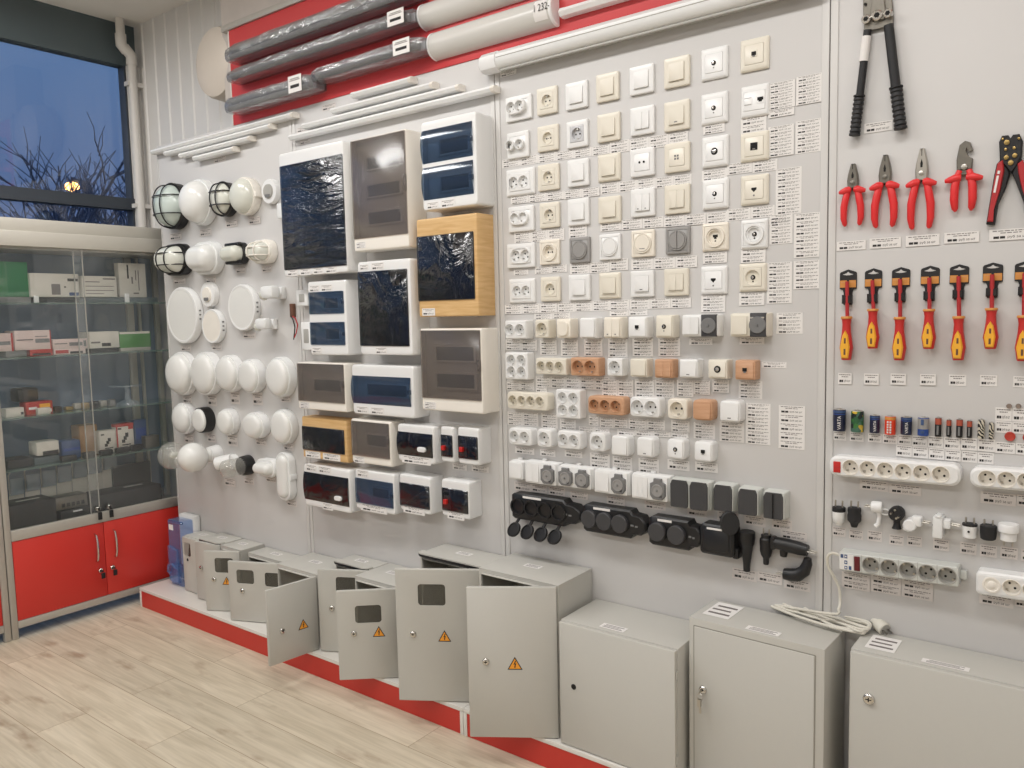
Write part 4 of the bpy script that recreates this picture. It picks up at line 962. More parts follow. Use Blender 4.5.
# price lists beside the rows
for (o, x0, y0, x1, y1, n, w) in ((o3,500,185,728,415,5,'five line price list beside the double network outlet, inner one'), (o3,500,420,722,482,1,'single line price label under the inner five line list'),
        (o3,738,128,962,372,5,'five line price list beside the double network outlet, outer one'), (o3,500,560,718,820,5,'five line price list beside the beige network outlet, inner one'), (o3,730,510,955,790,5,'five line price list beside the beige network outlet, outer one'),
        (o4,562,238,782,632,7,'tall seven line price list beside the beige phone outlet'), (o4,505,665,700,715,1,'short price label over the list beside the white round outlet'), (o9,510,-50,705,205,5,'five line price list beside the white round antenna outlet'),
        (o9,718,-60,945,320,6,'six line price list beside the white round antenna outlet'), (o9,488,360,700,712,6,'six line price list beside the round-recess antenna outlet'), (o9,715,345,942,588,4,'four line price list beside the round-recess antenna outlet')):
    a, b = zs(o, S, x0, y0), zs(o, S, x1, y1)
    price(a[0], a[1], b[0], b[1], n, 'white '+w, 'price lists at the edge of the board')
# surface rows
q1, q2, q3, q4, q5 = (490,310),(600,310),(710,300),(490,390),(600,380)
sq(q1, 135, 250, 405, 255, 2, 2, 'under the white seventh-row double socket', 90, 95)
sq(q1, 430, 255, 575, 257, 1, 3, 'under the beige seventh-row single socket', 125, 125)
sq(q1, 608, 255, 758, 257, 1, 3, 'under the rounded-key switch', 135, 135)
sq(q1, 805, 250, 965, 252, 1, 3, 'under the seventh-row white switch', 140, 140)
sq(q2, 72, 245, 240, 247, 1, 3, 'under the cream two-rocker switch', 155, 155)
sq(q2, 280, 242, 458, 243, 1, 3, 'under the seventh-row phone outlet', 152, 152)
sq(q2, 500, 242, 690, 243, 1, 3, 'under the seventh-row antenna outlet', 150, 150)
sq(q2, 765, 242, 965, 243, 1, 1, 'under the white switch with black socket', 55, 55)
sq(q3, 255, 318, 470, 320, 1, 1, 'under the beige switch with black socket', 60, 60)
sq(q3, 568, 108, 795, 110, 1, 3, 'beside the beige switch with black socket', 180, 180)
sq(q3, 440, 528, 658, 530, 1, 1, 'beside the wood-brown phone outlet', 52, 52)
sq(q1, 140, 605, 380, 612, 2, 2, 'under the eighth-row square four-way socket', 75, 75)
sq(q1, 395, 565, 1024, 575, 5, 2, 'in the strip under the eighth row', 90, 110)
sq(q1, 395, 655, 490, 657, 1, 1, 'under the strip below the triple socket', 45, 45)
sq(q2, 20, 592, 290, 596, 2, 3, 'under the eighth-row white single socket', 145, 140)
sq(q2, 300, 592, 640, 597, 2, 3, 'under the brown two-rocker switch', 150, 150)
sq(q2, 660, 597, 945, 602, 2, 3, 'under the white eighth-row switch', 150, 110)
sq(q3, 25, 678, 170, 680, 1, 2, 'under the beige eighth-row antenna outlet', 110, 110)
sq(q3, 245, 690, 450, 692, 1, 3, 'under the wood-brown phone outlet', 150, 150)
sq(q4, 150, 185, 415, 195, 2, 3, 'under the long four-way socket', 110, 115)
sq(q4, 440, 195, 580, 205, 1, 3, 'between the long four-way and square sockets', 125, 125)
sq(q4, 600, 250, 735, 258, 1, 2, 'under the ninth-row square four-way socket', 85, 85)
sq(q4, 845, 215, 930, 219, 1, 2, 'under the wood-brown triple socket', 85, 85)
sq(q4, 760, 312, 1024, 322, 2, 1, 'in the low strip above the tenth row', 45, 45)
sq(q5, 0, 320, 240, 325, 2, 2, 'under the end of the triple socket', 85, 85)
sq(q5, 245, 330, 560, 342, 2, 2, 'under the white ninth-row double socket', 88, 88)
sq(q5, 150, 420, 760, 448, 4, 1, 'in the low strip over the tenth-row switches', 48, 45)
sq(q5, 610, 345, 770, 350, 1, 2, 'under the cream ninth-row single socket', 95, 95)
sq(q5, 800, 360, 985, 366, 1, 3, 'under the wood-brown ninth-row switch', 140, 140)
a = px('F', 223, 198); b = px('F', 301, 262); price(a[0], a[1], b[0], b[1], 3, 'white price label on its own under the white ninth-row switch', 'price labels on the switch board')
a = px('F', 307, 139); b = px('F', 386, 270); price(a[0], a[1], b[0], b[1], 6, 'six line price list beside the ninth-row white switch', 'price lists at the edge of the board')
a = px('F', 412, 146); b = px('F', 496, 285); price(a[0], a[1], b[0], b[1], 5, 'five line price list standing alone near the board edge', 'price lists at the edge of the board')
for c, x0, x1, y0, y1, n, w in (('E',108,190,330,358,1,'tenth-row double socket next to the box display'),('E',215,280,340,368,1,'tenth-row small single socket'),('E',320,395,345,372,1,'second tenth-row double socket'),('E',428,512,356,418,2,'tenth-row single socket in the middle'),('E',524,608,370,430,2,'tenth-row plain switch'),('E',635,722,378,440,2,'tenth-row switch with indicator'),('F',57,127,320,352,1,'tenth-row antenna outlet'),('F',145,218,328,358,1,'tenth-row phone outlet'),
      ('E',105,178,480,515,1,'small white sealed switch'),('E',178,245,490,522,1,'white sealed two-rocker switch'),('E',252,322,500,535,1,'sealed pair of grey sockets'),('E',345,420,520,550,1,'grey socket of the sealed pair'),('E',500,578,540,575,1,'sealed one-rocker switch'),('E',660,750,562,595,1,'sealed three-rocker switch'),
      ('F',120,182,470,500,1,'sealed unit with two dark lids'),('F',216,282,486,515,1,'rounded dark lid unit'),('F',302,370,500,530,1,'plain dark lid unit'),('F',390,455,510,542,1,'last dark sealed switch'),
      ('F',418,503,548,576,1,None),('F',264,342,670,704,1,'long tapered rubber connector'),('F',344,424,682,714,1,'short ribbed black plug'),('F',430,514,703,736,1,'curved black plug')):
    a, b = px(c, x0, y0), px(c, x1, y1)
    price(a[0], a[1], b[0], b[1], n, 'white price label under the '+w if w else 'white price label above the two angled black plugs', 'price labels under the lower rows', 'pale_paper' if c == 'E' and y0 > 470 or c == 'F' and y0 > 460 else 'paper')
a, b = zs((480,40), 12.8, 262, 395), zs((480,40), 12.8, 470, 460)
price(a[0], a[1], b[0], b[1], 1, 'white price label under the end cap of the long lamp tube', 'price labels on the switch board')
# ------------------------------------------------------------------ distribution boxes
def dist(label, uL, uR, vT, vB, d, body, door, win, slots, tags=(), curve=0., rad=.008, handle=None, breaker=None, side=None, doorname=None):
    """win: list of door rectangles (x0,x1,z0,z1 as fractions of the front), slots: rects inside each door"""
    x, z, w, h = box_at(uL, uR, vT, vB, d)
    g = G()
    back = max(0, .0)
    g.wl([(rr(w,h,rad),.0005), (rr(w,h,rad),d*.62), (rr(w,h,rad),d-.006), (rr(w-.006,h-.006,rad),d-.001), (rr(w-.012,h-.012,rad),d)], False, False)
    ins = rr(w-.012, h-.012, rad)
    holes = []
    for a, b, c, e in win:
        holes.append(rr((b-a)*w, (e-c)*h, .004, ((a+b)/2-.5)*w, ((c+e)/2-.5)*h))
    g.holed(ins, holes, d)
    for hl in holes: g.wl([(hl, d), (hl, d-.035)], False, True)
    root = g.obj('distribution_box', body, None, (x, 0, z))
    tag(root, label, 'electrical box', 'distribution boxes on the wall')
    for (a, b, c, e), sl in zip(win, slots):
        ox, oz, ww, hh = ((a+b)/2-.5)*w, ((c+e)/2-.5)*h, (b-a)*w, (e-c)*h
        # module cover with slots behind the door
        inner = G().box(ox-ww/2+.002, ox+ww/2-.002, -d+.026, -d+.03, oz-hh/2+.002, oz+hh/2-.002)
        for p, q, r_, s in sl:
            cx, cz = ox+((p+q)/2-.5)*ww, oz+((r_+s)/2-.5)*hh
            sw, sh = (q-p)*ww, (s-r_)*hh
            inner.wl([(rr(sw*1.16, sh*1.3, .004, cx, cz), d-.026), (rr(sw*1.12, sh*1.22, .004, cx, cz), d-.018), (rr(sw, sh, .002, cx, cz), d-.018), (rr(sw, sh, .002, cx, cz), d-.024)], False, False)
            inner.box(cx-sw/2, cx+sw/2, -d+.024, -d+.0255, cz-sh/2, cz+sh/2, 1)
            n = max(2, int(sw/.02))
            for i in range(1, n if n > 40 else 0): inner.box(cx-sw/2+sw*i/n-.0006, cx-sw/2+sw*i/n+.0006, -d+.0235, -d+.024, cz-sh/2, cz+sh/2, 0)
        inner.obj('module_cover', ['white' if door != 'smoke' else 'enclosure', 'hole' if body != 'x' else 'grey'], root)
        # door leaf, flat or bowed
        if curve:
            k = 8; P = []
            for i in range(k+1):
                f = i/k; zz_ = oz-hh/2+hh*f; P.append((zz_, d-.002+curve*(1-(2*f-1)**2)))
            lo = [(p[0], p[1]+.003) for p in P]; n = len(P)
            g = G(); g.loft([[(ox+s*(ww/2+.001), -p[1]-.003, p[0]) for p in P]+[(ox+s*(ww/2+.001), -p[1]+.001, p[0]) for p in reversed(P)] for s in (-1, 1)])
        else:
            g = G().plate(rr(ww+.004, hh+.004, .005, ox, oz), d-.002, d+.004, .002)
        D = g.obj('door', door, root); D['label'] = doorname or 'see-through tinted door'
        if not handle and not breaker:
            G().rbox(ox+ww/2-.012, ox+ww/2+.003, -d-.0075-curve*.3, -d, oz-hh*.08, oz+hh*.08, .002).obj('latch', door, D)
        if handle:
            hx, hz = handle; G().plate(rr(.045,.02,.0099, ox+(hx-.5)*ww, oz+(hz-.5)*hh), d-.002+curve, d+.012+curve*.6, .002).obj('latch', 'white', D)
        if breaker:
            bx = ox+(breaker-.5)*ww
            b = G().rbox(bx-.017, bx+.017, -d-.002, -d+.03, oz-hh*.44, oz+hh*.44, .002).obj('breaker', 'paper', root)
            G().rbox(bx-.008, bx+.008, -d-.016, -d, oz-hh*.2, oz+hh*.02, .002).obj('breaker_lever', 'switch_red', b)
            G().box(bx-.012, bx+.012, -d-.0032, -d-.001, oz+hh*.2, oz+hh*.34).obj('printed_mark', 'mid_grey', b)
    if side:
        for s in side: G().rbox(-w/2-.002, -w/2+.004, -d*.9, -d*.5, (s-.5)*h-.012, (s-.5)*h+.012, .002).obj('hinge', body, root)
    for (a, b, zf, n) in tags:
        ta = (b-a)*w
        hh = min(.03, ta*.42)
        o = bpy.data.objects.new('price_label', tag_mesh(n, 'paper')); COL.objects.link(o); o.parent = root
        o.location = (((a+b)/2-.5)*w, -d-.0003, (zf-.5)*h); o.scale = (ta, 1, hh)
    return root
f1 = lambda *a: list(a)
dist('large white box with black film-wrapped door, nearest the round lamps', 281, 345.5, 146.5, 274.5, .11, 'white', 'smoke_film', [(.02,.985,.055,.895)], [[(.28,.62,.70,.86),(.28,.62,.42,.55),(.28,.62,.12,.26)]], [(.06,.23,.028,1),(.27,.44,.028,1),(.48,.64,.028,1),(.67,.84,.028,1)], rad=.012, doorname='dark door wrapped in film')
dist('tall pale box with grey-brown three-slot door in the upper row', 352, 407.5, 134, 249.5, .105, 'warm_white', 'smoke', [(.015,.985,.115,.985)], [[(.22,.82,.70,.82),(.22,.82,.42,.54),(.22,.82,.14,.26)]], [(.04,.22,.055,2)], rad=.006)
dist('white curved box with two blue windows, highest by the switch board', 421.5, 477, 116.5, 208, .10, 'white', 'smoke_blue', [(.03,.93,.53,.90),(.03,.93,.12,.485)], [[(.28,.85,.25,.68)],[(.28,.85,.25,.68)]], [(.08,.30,.052,1),(.34,.6,.052,1)], curve=.012, rad=.012)
dist('oak veneer box with black film-wrapped door under the curved box', 417.5, 478, 216, 316.5, .10, 'oak', 'smoke_black', [(.01,.94,.17,.82)], [[(.48,.84,.58,.80)]], [(.06,.28,.05,1)], rad=.004, doorname='black door wrapped in film')
dist('white box with two small blue windows one above the other', 309, 347, 280.5, 355, .09, 'white', 'smoke_blue', [(.03,.93,.56,.85),(.03,.93,.14,.44)], [[(.34,.74,.25,.72)],[(.34,.74,.25,.72)]], [(.05,.32,.90,1),(.36,.66,.90,1),(.05,.3,.06,1)], rad=.010)
dist('white box with wide black film-wrapped door below the grey-brown box', 359, 411.5, 260, 355, .10, 'white', 'smoke_black', [(.01,.94,.10,.89)], [[(.4,.8,.62,.80)]], [(.05,.22,.94,1),(.28,.52,.94,1),(.3,.52,.045,1)], rad=.012, doorname='black door wrapped in film')
dist('square pale box with grey-brown two-slot door by the switch board', 421, 482.5, 328.5, 412, .10, 'warm_white', 'smoke', [(.015,.975,.155,.975)], [[(.20,.84,.56,.76),(.20,.84,.16,.36)]], [(.04,.24,.06,2)], rad=.006)
dist('pale box with grey-brown single-slot door beside the round lamps', 297.7, 345.5, 363, 410.5, .10, 'warm_white', 'smoke', [(.015,.975,.18,.975)], [[(.28,.86,.28,.58)]], [(.04,.24,.08,2)], rad=.006)
dist('white box with one wide blue window and curved door', 352.5, 414, 365.5, 416, .09, 'white', 'smoke_blue', [(.01,.95,.22,.78)], [[(.20,.88,.30,.70)]], [(.06,.26,.09,1),(.30,.52,.09,1)], curve=.010, rad=.012)
dist('small oak veneer box with smoked door beside the oblong lamp', 302.5, 347, 418.5, 460, .075, 'oak', 'smoke_black', [(.01,.94,.20,.76)], [[(.34,.76,.30,.72)]], [(.06,.4,.09,1),(.46,.84,.09,1)], rad=.004)
dist('small pale box with grey-brown door beside the small oak box', 351.6, 391, 420.5, 464.5, .085, 'warm_white', 'smoke', [(.015,.96,.17,.95)], [[(.32,.84,.30,.62)]], [(.05,.32,.07,1)], rad=.006)
dist('small white box with black door and oval white latch, upper one', 398, 434, 425.5, 462.5, .085, 'white', 'smoke_black', [(.01,.96,.17,.80)], [[(.1,.5,.3,.7)]], [(.1,.9,.06,1)], curve=.008, rad=.010, handle=(.74,.34), doorname='black glossy door')
dist('narrow white two-module breaker box with red lever', 441, 453.5, 427, 462, .075, 'white', 'smoke_black', [(.04,.90,.16,.76)], [[(.1,.9,.2,.8)]], (), rad=.008, breaker=.30)
dist('white four-module breaker box with red lever in the upper row', 458, 478.7, 428, 464.5, .075, 'white', 'smoke_black', [(.04,.94,.16,.76)], [[(.4,.9,.2,.8)]], (), rad=.008, breaker=.22)
dist('white box with black film-wrapped door and oval latch, lowest row', 304.5, 350, 467.5, 509, .085, 'white', 'smoke_black', [(.01,.97,.15,.82)], [[(.1,.5,.3,.7)]], [(.06,.3,.93,1),(.34,.62,.93,1),(.4,.62,.06,1)], curve=.008, rad=.010, handle=(.80,.26), doorname='black door wrapped in film')
dist('white box with small blue window in the lowest row', 355.7, 394.5, 472, 511.5, .08, 'white', 'smoke_blue', [(.01,.96,.16,.78)], [[(.36,.80,.28,.66)]], [(.06,.36,.91,1),(.12,.8,.06,1)], rad=.010)
dist('white box with dark shiny door in the middle of the lowest row', 400, 430.5, 476, 512.5, .08, 'white', 'smoke_film', [(.01,.96,.15,.76)], [[(.3,.8,.3,.7)]], [(.1,.8,.05,1)], rad=.010, doorname='dark glossy door')
dist('white four-module breaker box with red lever in the lowest row', 441.8, 469.5, 481, 517.5, .075, 'white', 'smoke_black', [(.03,.94,.16,.76)], [[(.4,.9,.2,.8)]], [(.2,.8,.05,1)], rad=.008, breaker=.18)
# small labels under the upper small boxes
G_ = 'price labels under the lamps and boxes'
for u0, u1, v0, v1, w in ((453,467,464,470,'narrow breaker box'), (472,489,466,472,'upper four-module breaker box')):
    price(u0, v0, u1, v1, 1, 'white price label on the wall under the '+w, G_)
# two module holders beside the two-window box
for (u0, u1, v0, v1, w) in ((296.5,307,290,306,'upper'), (301.5,311,322,350,'lower')):
    x, z, ww, h = box_at(u0, u1, v0, v1, .045)
    o = G().plate(rr(ww*1.1, h, .006), .0005, .045, .003).obj('module_holder', 'white', None, (x, 0, z))
    tag(o, '%s of two small white module holders beside the two-window box' % w, 'electrical box', 'module holders')
    G().plate(rr(ww*.5, h*.5, .003), .044, .047, .001).obj('window', 'grey_cup', o)
# the small terminal with wires
x, z = W(291, 310, .02)
o = tag(G().rbox(-.012, .012, -.02, -.0006, -.035, .03, .003).obj('terminal_block', 'terminal_brown', None, (x, 0, z)), 'brown terminal block with loose wires below the motion sensors', 'terminal block')
G().tube([(.01,-.02,-.03),(.03,-.02,-.04),(.045,-.02,-.07),(.03,-.02,-.11),(.015,-.02,-.13)], .003, 6).obj('wire', 'driver_red', o)
G().tube([(.0,-.02,-.03),(.02,-.025,-.05),(.03,-.025,-.08),(.01,-.02,-.14)], .003, 6).obj('wire', 'ink', o)

# ------------------------------------------------------------------ lamps on the end board
def arc_prof(R, d0, D, k=9, p=2.0, flat=0.):
    """dome outline from (R,d0) to the pole at d0+D"""
    return [(R*cos(pi/2*i/k)**(2/p) if i < k else max(.002, R*flat), d0+D*sin(pi/2*i/k)**(2/p)) for i in range(k+1)]
LG = 'lamps on the end board'
def lamp(label, uc, vc, hpx, asp, d, kind, base='white', dome='lamp_opal', basd=.03, ringk=1.0, p=2.2, cat='lamp', extra=None):
    """uc,vc: middle of the base on the wall, hpx: its height in the photo, asp: width / height, d: how far it stands out"""
    x, z0 = W(uc, vc-hpx/2); _, z1 = W(uc, vc+hpx/2)
    R = (z0-z1)/2; z = (z0+z1)/2
    name = {'bulk': 'bulkhead_lamp', 'cage': 'bulkhead_lamp', 'disc': 'ceiling_lamp', 'half': 'bulkhead_lamp', 'dome': 'ceiling_lamp'}[kind]
    sx, sz = asp, 1.0
    if kind == 'disc':
        o = G().lathe([(R*.97,.0005),(R,.006),(R,d-.006),(R*.98,d-.001),(R*.93,d)], n=40, sx=sx, c1=False).lathe([(R*.93,d),(R*.90,d-.001),(R*.89,d-.0015)], n=40, sx=sx, c0=False, c1=False).obj(name, base, None, (x, 0, z))
        tag(o, label, cat, LG)
        G().lathe([(R*.89,d-.0015),(R*.5,d-.0008),(.003,d-.0005)], n=40, sx=sx, c0=False).obj('diffuser', dome, o)
        for k in (-1, 0, 1): G().box(R*sx-.001, R*sx+.0012, -d*.55-.006, -d*.55+.004, k*.022-.004, k*.022+.004).obj('side_mark', 'mid_grey', o)
        return o
    if asp > 1.25 or asp < .8:
        w, h = 2*R*asp, 2*R; r_ = min(w, h)*.46
        P = lambda k, dd: (rr(w-2*k, h-2*k, r_-k*.9, 0, 0, 9), dd)
        o = G().wl([P(.003,.0005), P(0,.004), P(0,basd-.005), P(.003,basd), P(.014,basd)], True, True).obj(name, base, None, (x, 0, z))
        k0 = .014; loops = [P(k0, basd)]
        for i in range(1, 9):
            a = pi/2*i/8; loops.append(P(k0+(min(w, h)/2-k0)*(1-cos(a)**.8)*.86, basd+(d-basd)*sin(a)))
        dm = G().wl(loops, False, True)
        RX, RZ = w/2-.010, h/2-.010
    else:
        o = G().lathe([(R*.97,.0005),(R,.004),(R,basd-.005),(R*.985,basd),(R*.90,basd)], n=36, sx=sx).obj(name, base, None, (x, 0, z))
        dm = G().lathe(arc_prof(R*.91, basd, d-basd, 10, p), n=36, sx=sx, c0=False)
        RX, RZ = R*.93*sx, R*.93
    tag(o, label, cat, LG)
    dm.obj('dome', dome, o)
    if kind == 'cage':
        cm = base
        def sec(fixed, vert):
            pts = []
            for i in range(25):
                t = -pi/2+pi*i/24
                c2 = sqrt(max(0, 1-fixed*fixed))
                a = sin(t)*c2
                dd = basd-.004+(d-basd+.012)*max(0, cos(t))**.75*(1-fixed*fixed)**.3
                q = (fixed*RX, a*RZ*1.04) if vert else (a*RX*1.04, fixed*RZ)
                pts.append((q[0], -dd, q[1]))
            return pts
        for f in (-.42, .42):
            G().tube(sec(f, False), .0034, 6).obj('cage_bar', cm, o)
            if asp < 1.25: pass
        for f in ((-.35, .35) if asp > 1.25 else (-.3, .3)): G().tube(sec(f, True), .0034, 6).obj('cage_bar', cm, o)
        G().tube([(RX*1.03*cos(2*pi*i/32), -basd-.003, RZ*1.03*sin(2*pi*i/32)) for i in range(32)], .0065, 6, closed=True).obj('cage_ring', cm, o)
    if kind == 'half':
        for s in (-1, 1): G().rbox(-RX*.72, RX*.95, -d*.62, -basd+.002, s*RZ*.98-.009, s*RZ*.98+.009, .006).obj('guard_bar', base, o)
    if kind == 'bulk' and asp < 1.25:
        G().rbox(R*sx*.94, R*sx*1.12, -basd, -.001, -.014, .014, .003).obj('clip', base, o)
    return o
lamp('large round black bulkhead lamp with wire cage and frosted glass', 178, 207, 46, 1.0, .125, 'cage', 'black', 'lamp_green', .045)
lamp('large round white bulkhead lamp with bare opal dome', 204.5, 203, 46, 1.0, .13, 'bulk', 'cool_white', 'lamp_opal', .045)
lamp('small round black bulkhead lamp with wire cage', 229, 200, 34.5, 1.0, .092, 'cage', 'black', 'lamp_frost', .04)
lamp('small round cream bulkhead lamp with frosted dome', 250, 197, 38, 1.0, .095, 'bulk', 'warm_white', 'lamp_frost', .045)
lamp('oval black bulkhead lamp with wire cage lying horizontally', 180.5, 260, 31, 1.5, .12, 'cage', 'black', 'lamp_frost', .045)
lamp('oval white bulkhead lamp with bare dome lying horizontally', 211, 258.5, 32, 1.45, .112, 'bulk', 'cool_white', 'lamp_opal', .045)
lamp('oval black bulkhead lamp with half guard lying horizontally', 239.5, 254, 22, 1.6, .085, 'half', 'black', 'lamp_frost', .035)
lamp('oval cream bulkhead lamp with cream wire cage', 267, 252, 23.5, 1.5, .095, 'cage', 'warm_white', 'lamp_frost', .04)
lamp('largest flat white round panel lamp at the board edge', 187, 315, 56, 1.0, .042, 'disc')
lamp('small flat white round panel lamp under the thermostat', 216, 326, 34, 1.0, .034, 'disc', dome='warm_white')
lamp('medium flat white round panel lamp beside the motion sensors', 246, 307.5, 46, 1.0, .036, 'disc')
lamp('round opal dome lamp at the board edge, largest of its row', 186, 373, 43, 1.0, .095, 'dome', 'white', 'lamp_opal', .04, p=2.6)
lamp('round opal dome lamp with white collar, second in its row', 211, 373, 42.5, 1.0, .085, 'dome', 'white', 'lamp_opal', .05, p=2.6)
lamp('smaller round dome lamp with collar, third in its row', 234, 373, 36.5, 1.0, .08, 'dome', 'white', 'lamp_opal', .045, p=2.6)
lamp('round low dome lamp in the middle row, fourth from the board edge', 256.5, 375.5, 33.5, 1.0, .075, 'dome', 'white', 'lamp_opal', .05, p=3)
lamp('upright oval dome lamp next to the grey-brown box', 285, 376.5, 40, .92, .075, 'dome', 'cool_white', 'lamp_opal', .045, p=3)
lamp('small round dome lamp with ring at the board edge, lower row', 188, 417.5, 31, 1.0, .08, 'dome', 'white', 'lamp_opal', .04, ringk=1.1)
lamp('small round lamp with black collar', 208, 419, 25, 1.0, .075, 'dome', 'black', 'lamp_opal', .055, p=3)
lamp('small round white dome lamp next to the black-collared one', 232, 421, 26, 1.0, .07, 'dome', 'white', 'lamp_opal', .04, p=3)
lamp('small oval white dome lamp lying horizontally in the lower row', 260.5, 424.5, 26, 1.25, .075, 'dome', 'white', 'lamp_opal', .045, p=3)
lamp('round low dome lamp next to the small oak box', 287.5, 426, 34.5, .95, .065, 'dome', 'cool_white', 'lamp_opal', .04, p=3)
lamp('oblong upright white lamp with rounded ends beside the lowest boxes', 288.5, 475, 47, .46, .06, 'bulk', 'cool_white', 'lamp_opal', .04)
lamp('small oval white lamp lying horizontally beside the oblong lamp', 273, 466.5, 17, 1.8, .09, 'bulk', 'white', 'lamp_opal', .05)
# globes
def globe(label, uc, vc, r, d, glass):
    x, z = W(uc, vc, d)
    t = G().lathe([(.045,.0005),(.047,.01),(.042,.05),(.038,.06)], n=24).obj('globe_lamp', 'white', None, (x, 0, z)); tag(t, label, 'lamp', LG)
    R = r
    pr = [(.036, d-R*.93-.015)]+[(R*sin(a), d-R*cos(a)) for a in [radians(24+156*i/14) for i in range(14)]]+[(.002, d+R)]
    g = G().lathe(pr, n=40, c0=False)
    g.obj('glass_globe', glass, t)
    if glass == 'clear_globe': G().lathe([(.012,.055),(.014,.08),(.010,.09),(.016,d-.02),(.018,d-.005),(.012,d+.01),(.002,d+.014)], n=16).obj('bulb', 'lamp_frost', t)
    G().lathe([(.041,.045),(.041,.06),(.034,.064)], n=24).obj('collar', 'white', t)
    return t
globe('ribbed clear glass globe lamp in front of the show case edge', 172, 455.5, .073, .15, 'clear_globe')
globe('opal white globe lamp beside the clear glass globe', 193, 457.5, .077, .15, 'lamp_opal')
# angled holder and jar lamp
x, z = W(227, 463, .05)
t = tag(G().lathe([(.04,.0005),(.042,.01),(.036,.03)], n=22).lathe([(.034,0),(.036,.04),(.034,.085),(.030,.088)], (-.0,-.02,.01), (-.75,-.5,-.2), 22).obj('lamp_holder', 'white', None, (x, 0, z)), 'white angled bare lamp holder behind the glass jar lamp', 'lamp holder', LG)
G().lathe([(.030,0),(.028,-.03),(.002,-.032)], (-.066,-.064,-.008), (-.75,-.5,-.2), 20).obj('thread', 'brass', t)
x, z = W(250, 464.5, 0)
t = tag(G().lathe([(.05,.0005),(.052,.006),(.05,.045),(.046,.055)], n=26).obj('jar_lamp', 'black', None, (x, 0, z)), 'jar lamp with frosted clear glass and black base', 'lamp', LG)
G().lathe([(.042,.05),(.045,.06),(.045,.13),(.04,.152),(.022,.165),(.002,.167)], n=26, c0=False).obj('glass_jar', 'clear_globe', t)
# thermostat, dial and motion sensors
def thermo(label, uc, vc, hpx, asp, face):
    x, z0 = W(uc, vc-hpx/2); _, z1 = W(uc, vc+hpx/2); R = (z0-z1)/2
    o = G().lathe([(R,.0005),(R,.022),(R*.96,.028),(R*.3,.03),(.002,.03)], n=30, sx=asp).obj('thermostat', 'white', None, (x, 0, (z0+z1)/2)); tag(o, label, 'thermostat', LG)
    G().lathe([(R*.6,.028),(R*.55,.036),(.002,.037)], n=24, sx=asp).obj('dial', face, o)
    G().box(-R*.3, R*.3, -.0385, -.036, -R*.5, -R*.25).obj('scale', 'mid_grey', o)
    return o
thermo('white round sensor plate with grey dial beside the largest dark box', 273, 192, 25, 1.0, 'grey_cup')
x, z = W(282, 211, .02); tag(G().rbox(-.02,.02,-.035,-.0006,-.035,.035,.004).obj('sensor_box', 'cool_white', None, (x,0,z)), 'little pale box hanging below the round sensor plate', 'sensor', LG)
thermo('white round thermostat above the small flat panel lamp', 211.5, 294.5, 25, 1.0, 'warm_white')
def sensor(label, u, v, s, turn):
    x, z = W(u, v, .0)
    t = tag(G().rbox(-.028*s,.028*s,-.03*s,-.0006,-.03*s,.03*s,.005).tube([(0,-.02*s,0),(-.005,-.06*s,.004)], .016*s, 10).obj('motion_sensor', 'white', None, (x, 0, z)), label, 'sensor', LG)
    h = G().rbox(-.05*s,.05*s,-.105*s,-.05*s,-.028*s,.034*s,.014).obj('sensor_head', 'cool_white', t)
    G().lathe([(.026*s,0),(.024*s,.012*s),(.014*s,.022*s),(.002,.025*s)], (-.045*s,-.08*s,-.01), (-.8,-.4,-.4), 18).obj('lens', 'lamp_frost', h)
    return t
sensor('white motion sensor with domed lens, upper of the two', 283, 293, .95, 0)
sensor('white motion sensor with domed lens, lower of the two', 275, 324, .85, 0)
# small labels below the lamps
LT = [(170,182,233,240,'large caged round lamp'),(200,212,229,236,'large opal round lamp'),(226,238,220,227,'small caged round lamp'),(249,261,217,224,'small cream round lamp'),(174,186,278,284,'caged oval lamp'),(206,216,277,283,'white oval lamp'),(236,246,267,273,'half-guarded oval lamp'),(262,272,266,272,'cream caged oval lamp'),
      (181,191,345,351,'largest flat panel lamp'),(212,222,344,350,'small flat panel lamp'),(243,256,332,338,'medium flat panel lamp'),(183,192,396,403,'first large dome lamp'),(208,217,395,406,'second dome lamp with collar'),(231,240,392,404,'third smaller dome lamp'),(253,263,393,405,'fourth low dome lamp'),(281,291,396,402,'upright oval dome lamp'),
      (185,194,435,443,'ringed dome lamp of the lower row'),(208,216,434,442,'black-collared lamp'),(228,238,435,446,'plain dome lamp of the lower row'),(256,267,439,445,'horizontal oval dome lamp'),(284,294,444,450,'dome lamp next to the oak box'),(225,236,478,486,'jar lamp'),(244,254,478,484,'black base of the jar lamp'),(266,276,476,482,'small horizontal oval lamp'),(287,297,500,506,'oblong upright lamp')]
for u0, u1, v0, v1, w in LT: price(u0, v0, u1, v1, 1, 'small pale price label on the board under the '+w, G_, 'pale_paper')

# ------------------------------------------------------------------ slim lamps above the boards, wrapped fixtures on the fascia
def rail_lamp(label, a, b, r, name='linear_lamp', m='white', d=.035, caps=True, grp='slim linear lamps over the boards', hgt=1.0):
    xa, za = W(*a, d); xb, zb_ = W(*b, d); x, z = (xa+xb)/2, (za+zb_)/2; L_ = (xb-xa)/2
    g = G()
    P = [( -.0006, -r*.8), (-.0006, r*.8), (-d+r*.6, r*.9), (-d-r*.2, r*.75), (-d-r*.75, 0), (-d-r*.2, -r*.75), (-d+r*.6, -r*.9)]
    g.loft([[(xx, p[0], p[1]) for p in P] for xx in (-L_, L_)])
    o = g.obj(name, m, None, (x, 0, z)); tag(o, label, 'lamp', grp)
    if caps:
        for s in (-1, 1): G().loft([[(s*L_+s*t, p[0]*1.02, p[1]*1.06) for p in P] for t in (-.014, .003)]).obj('end_cap', 'warm_white' if s > 0 else m, o)
    return o
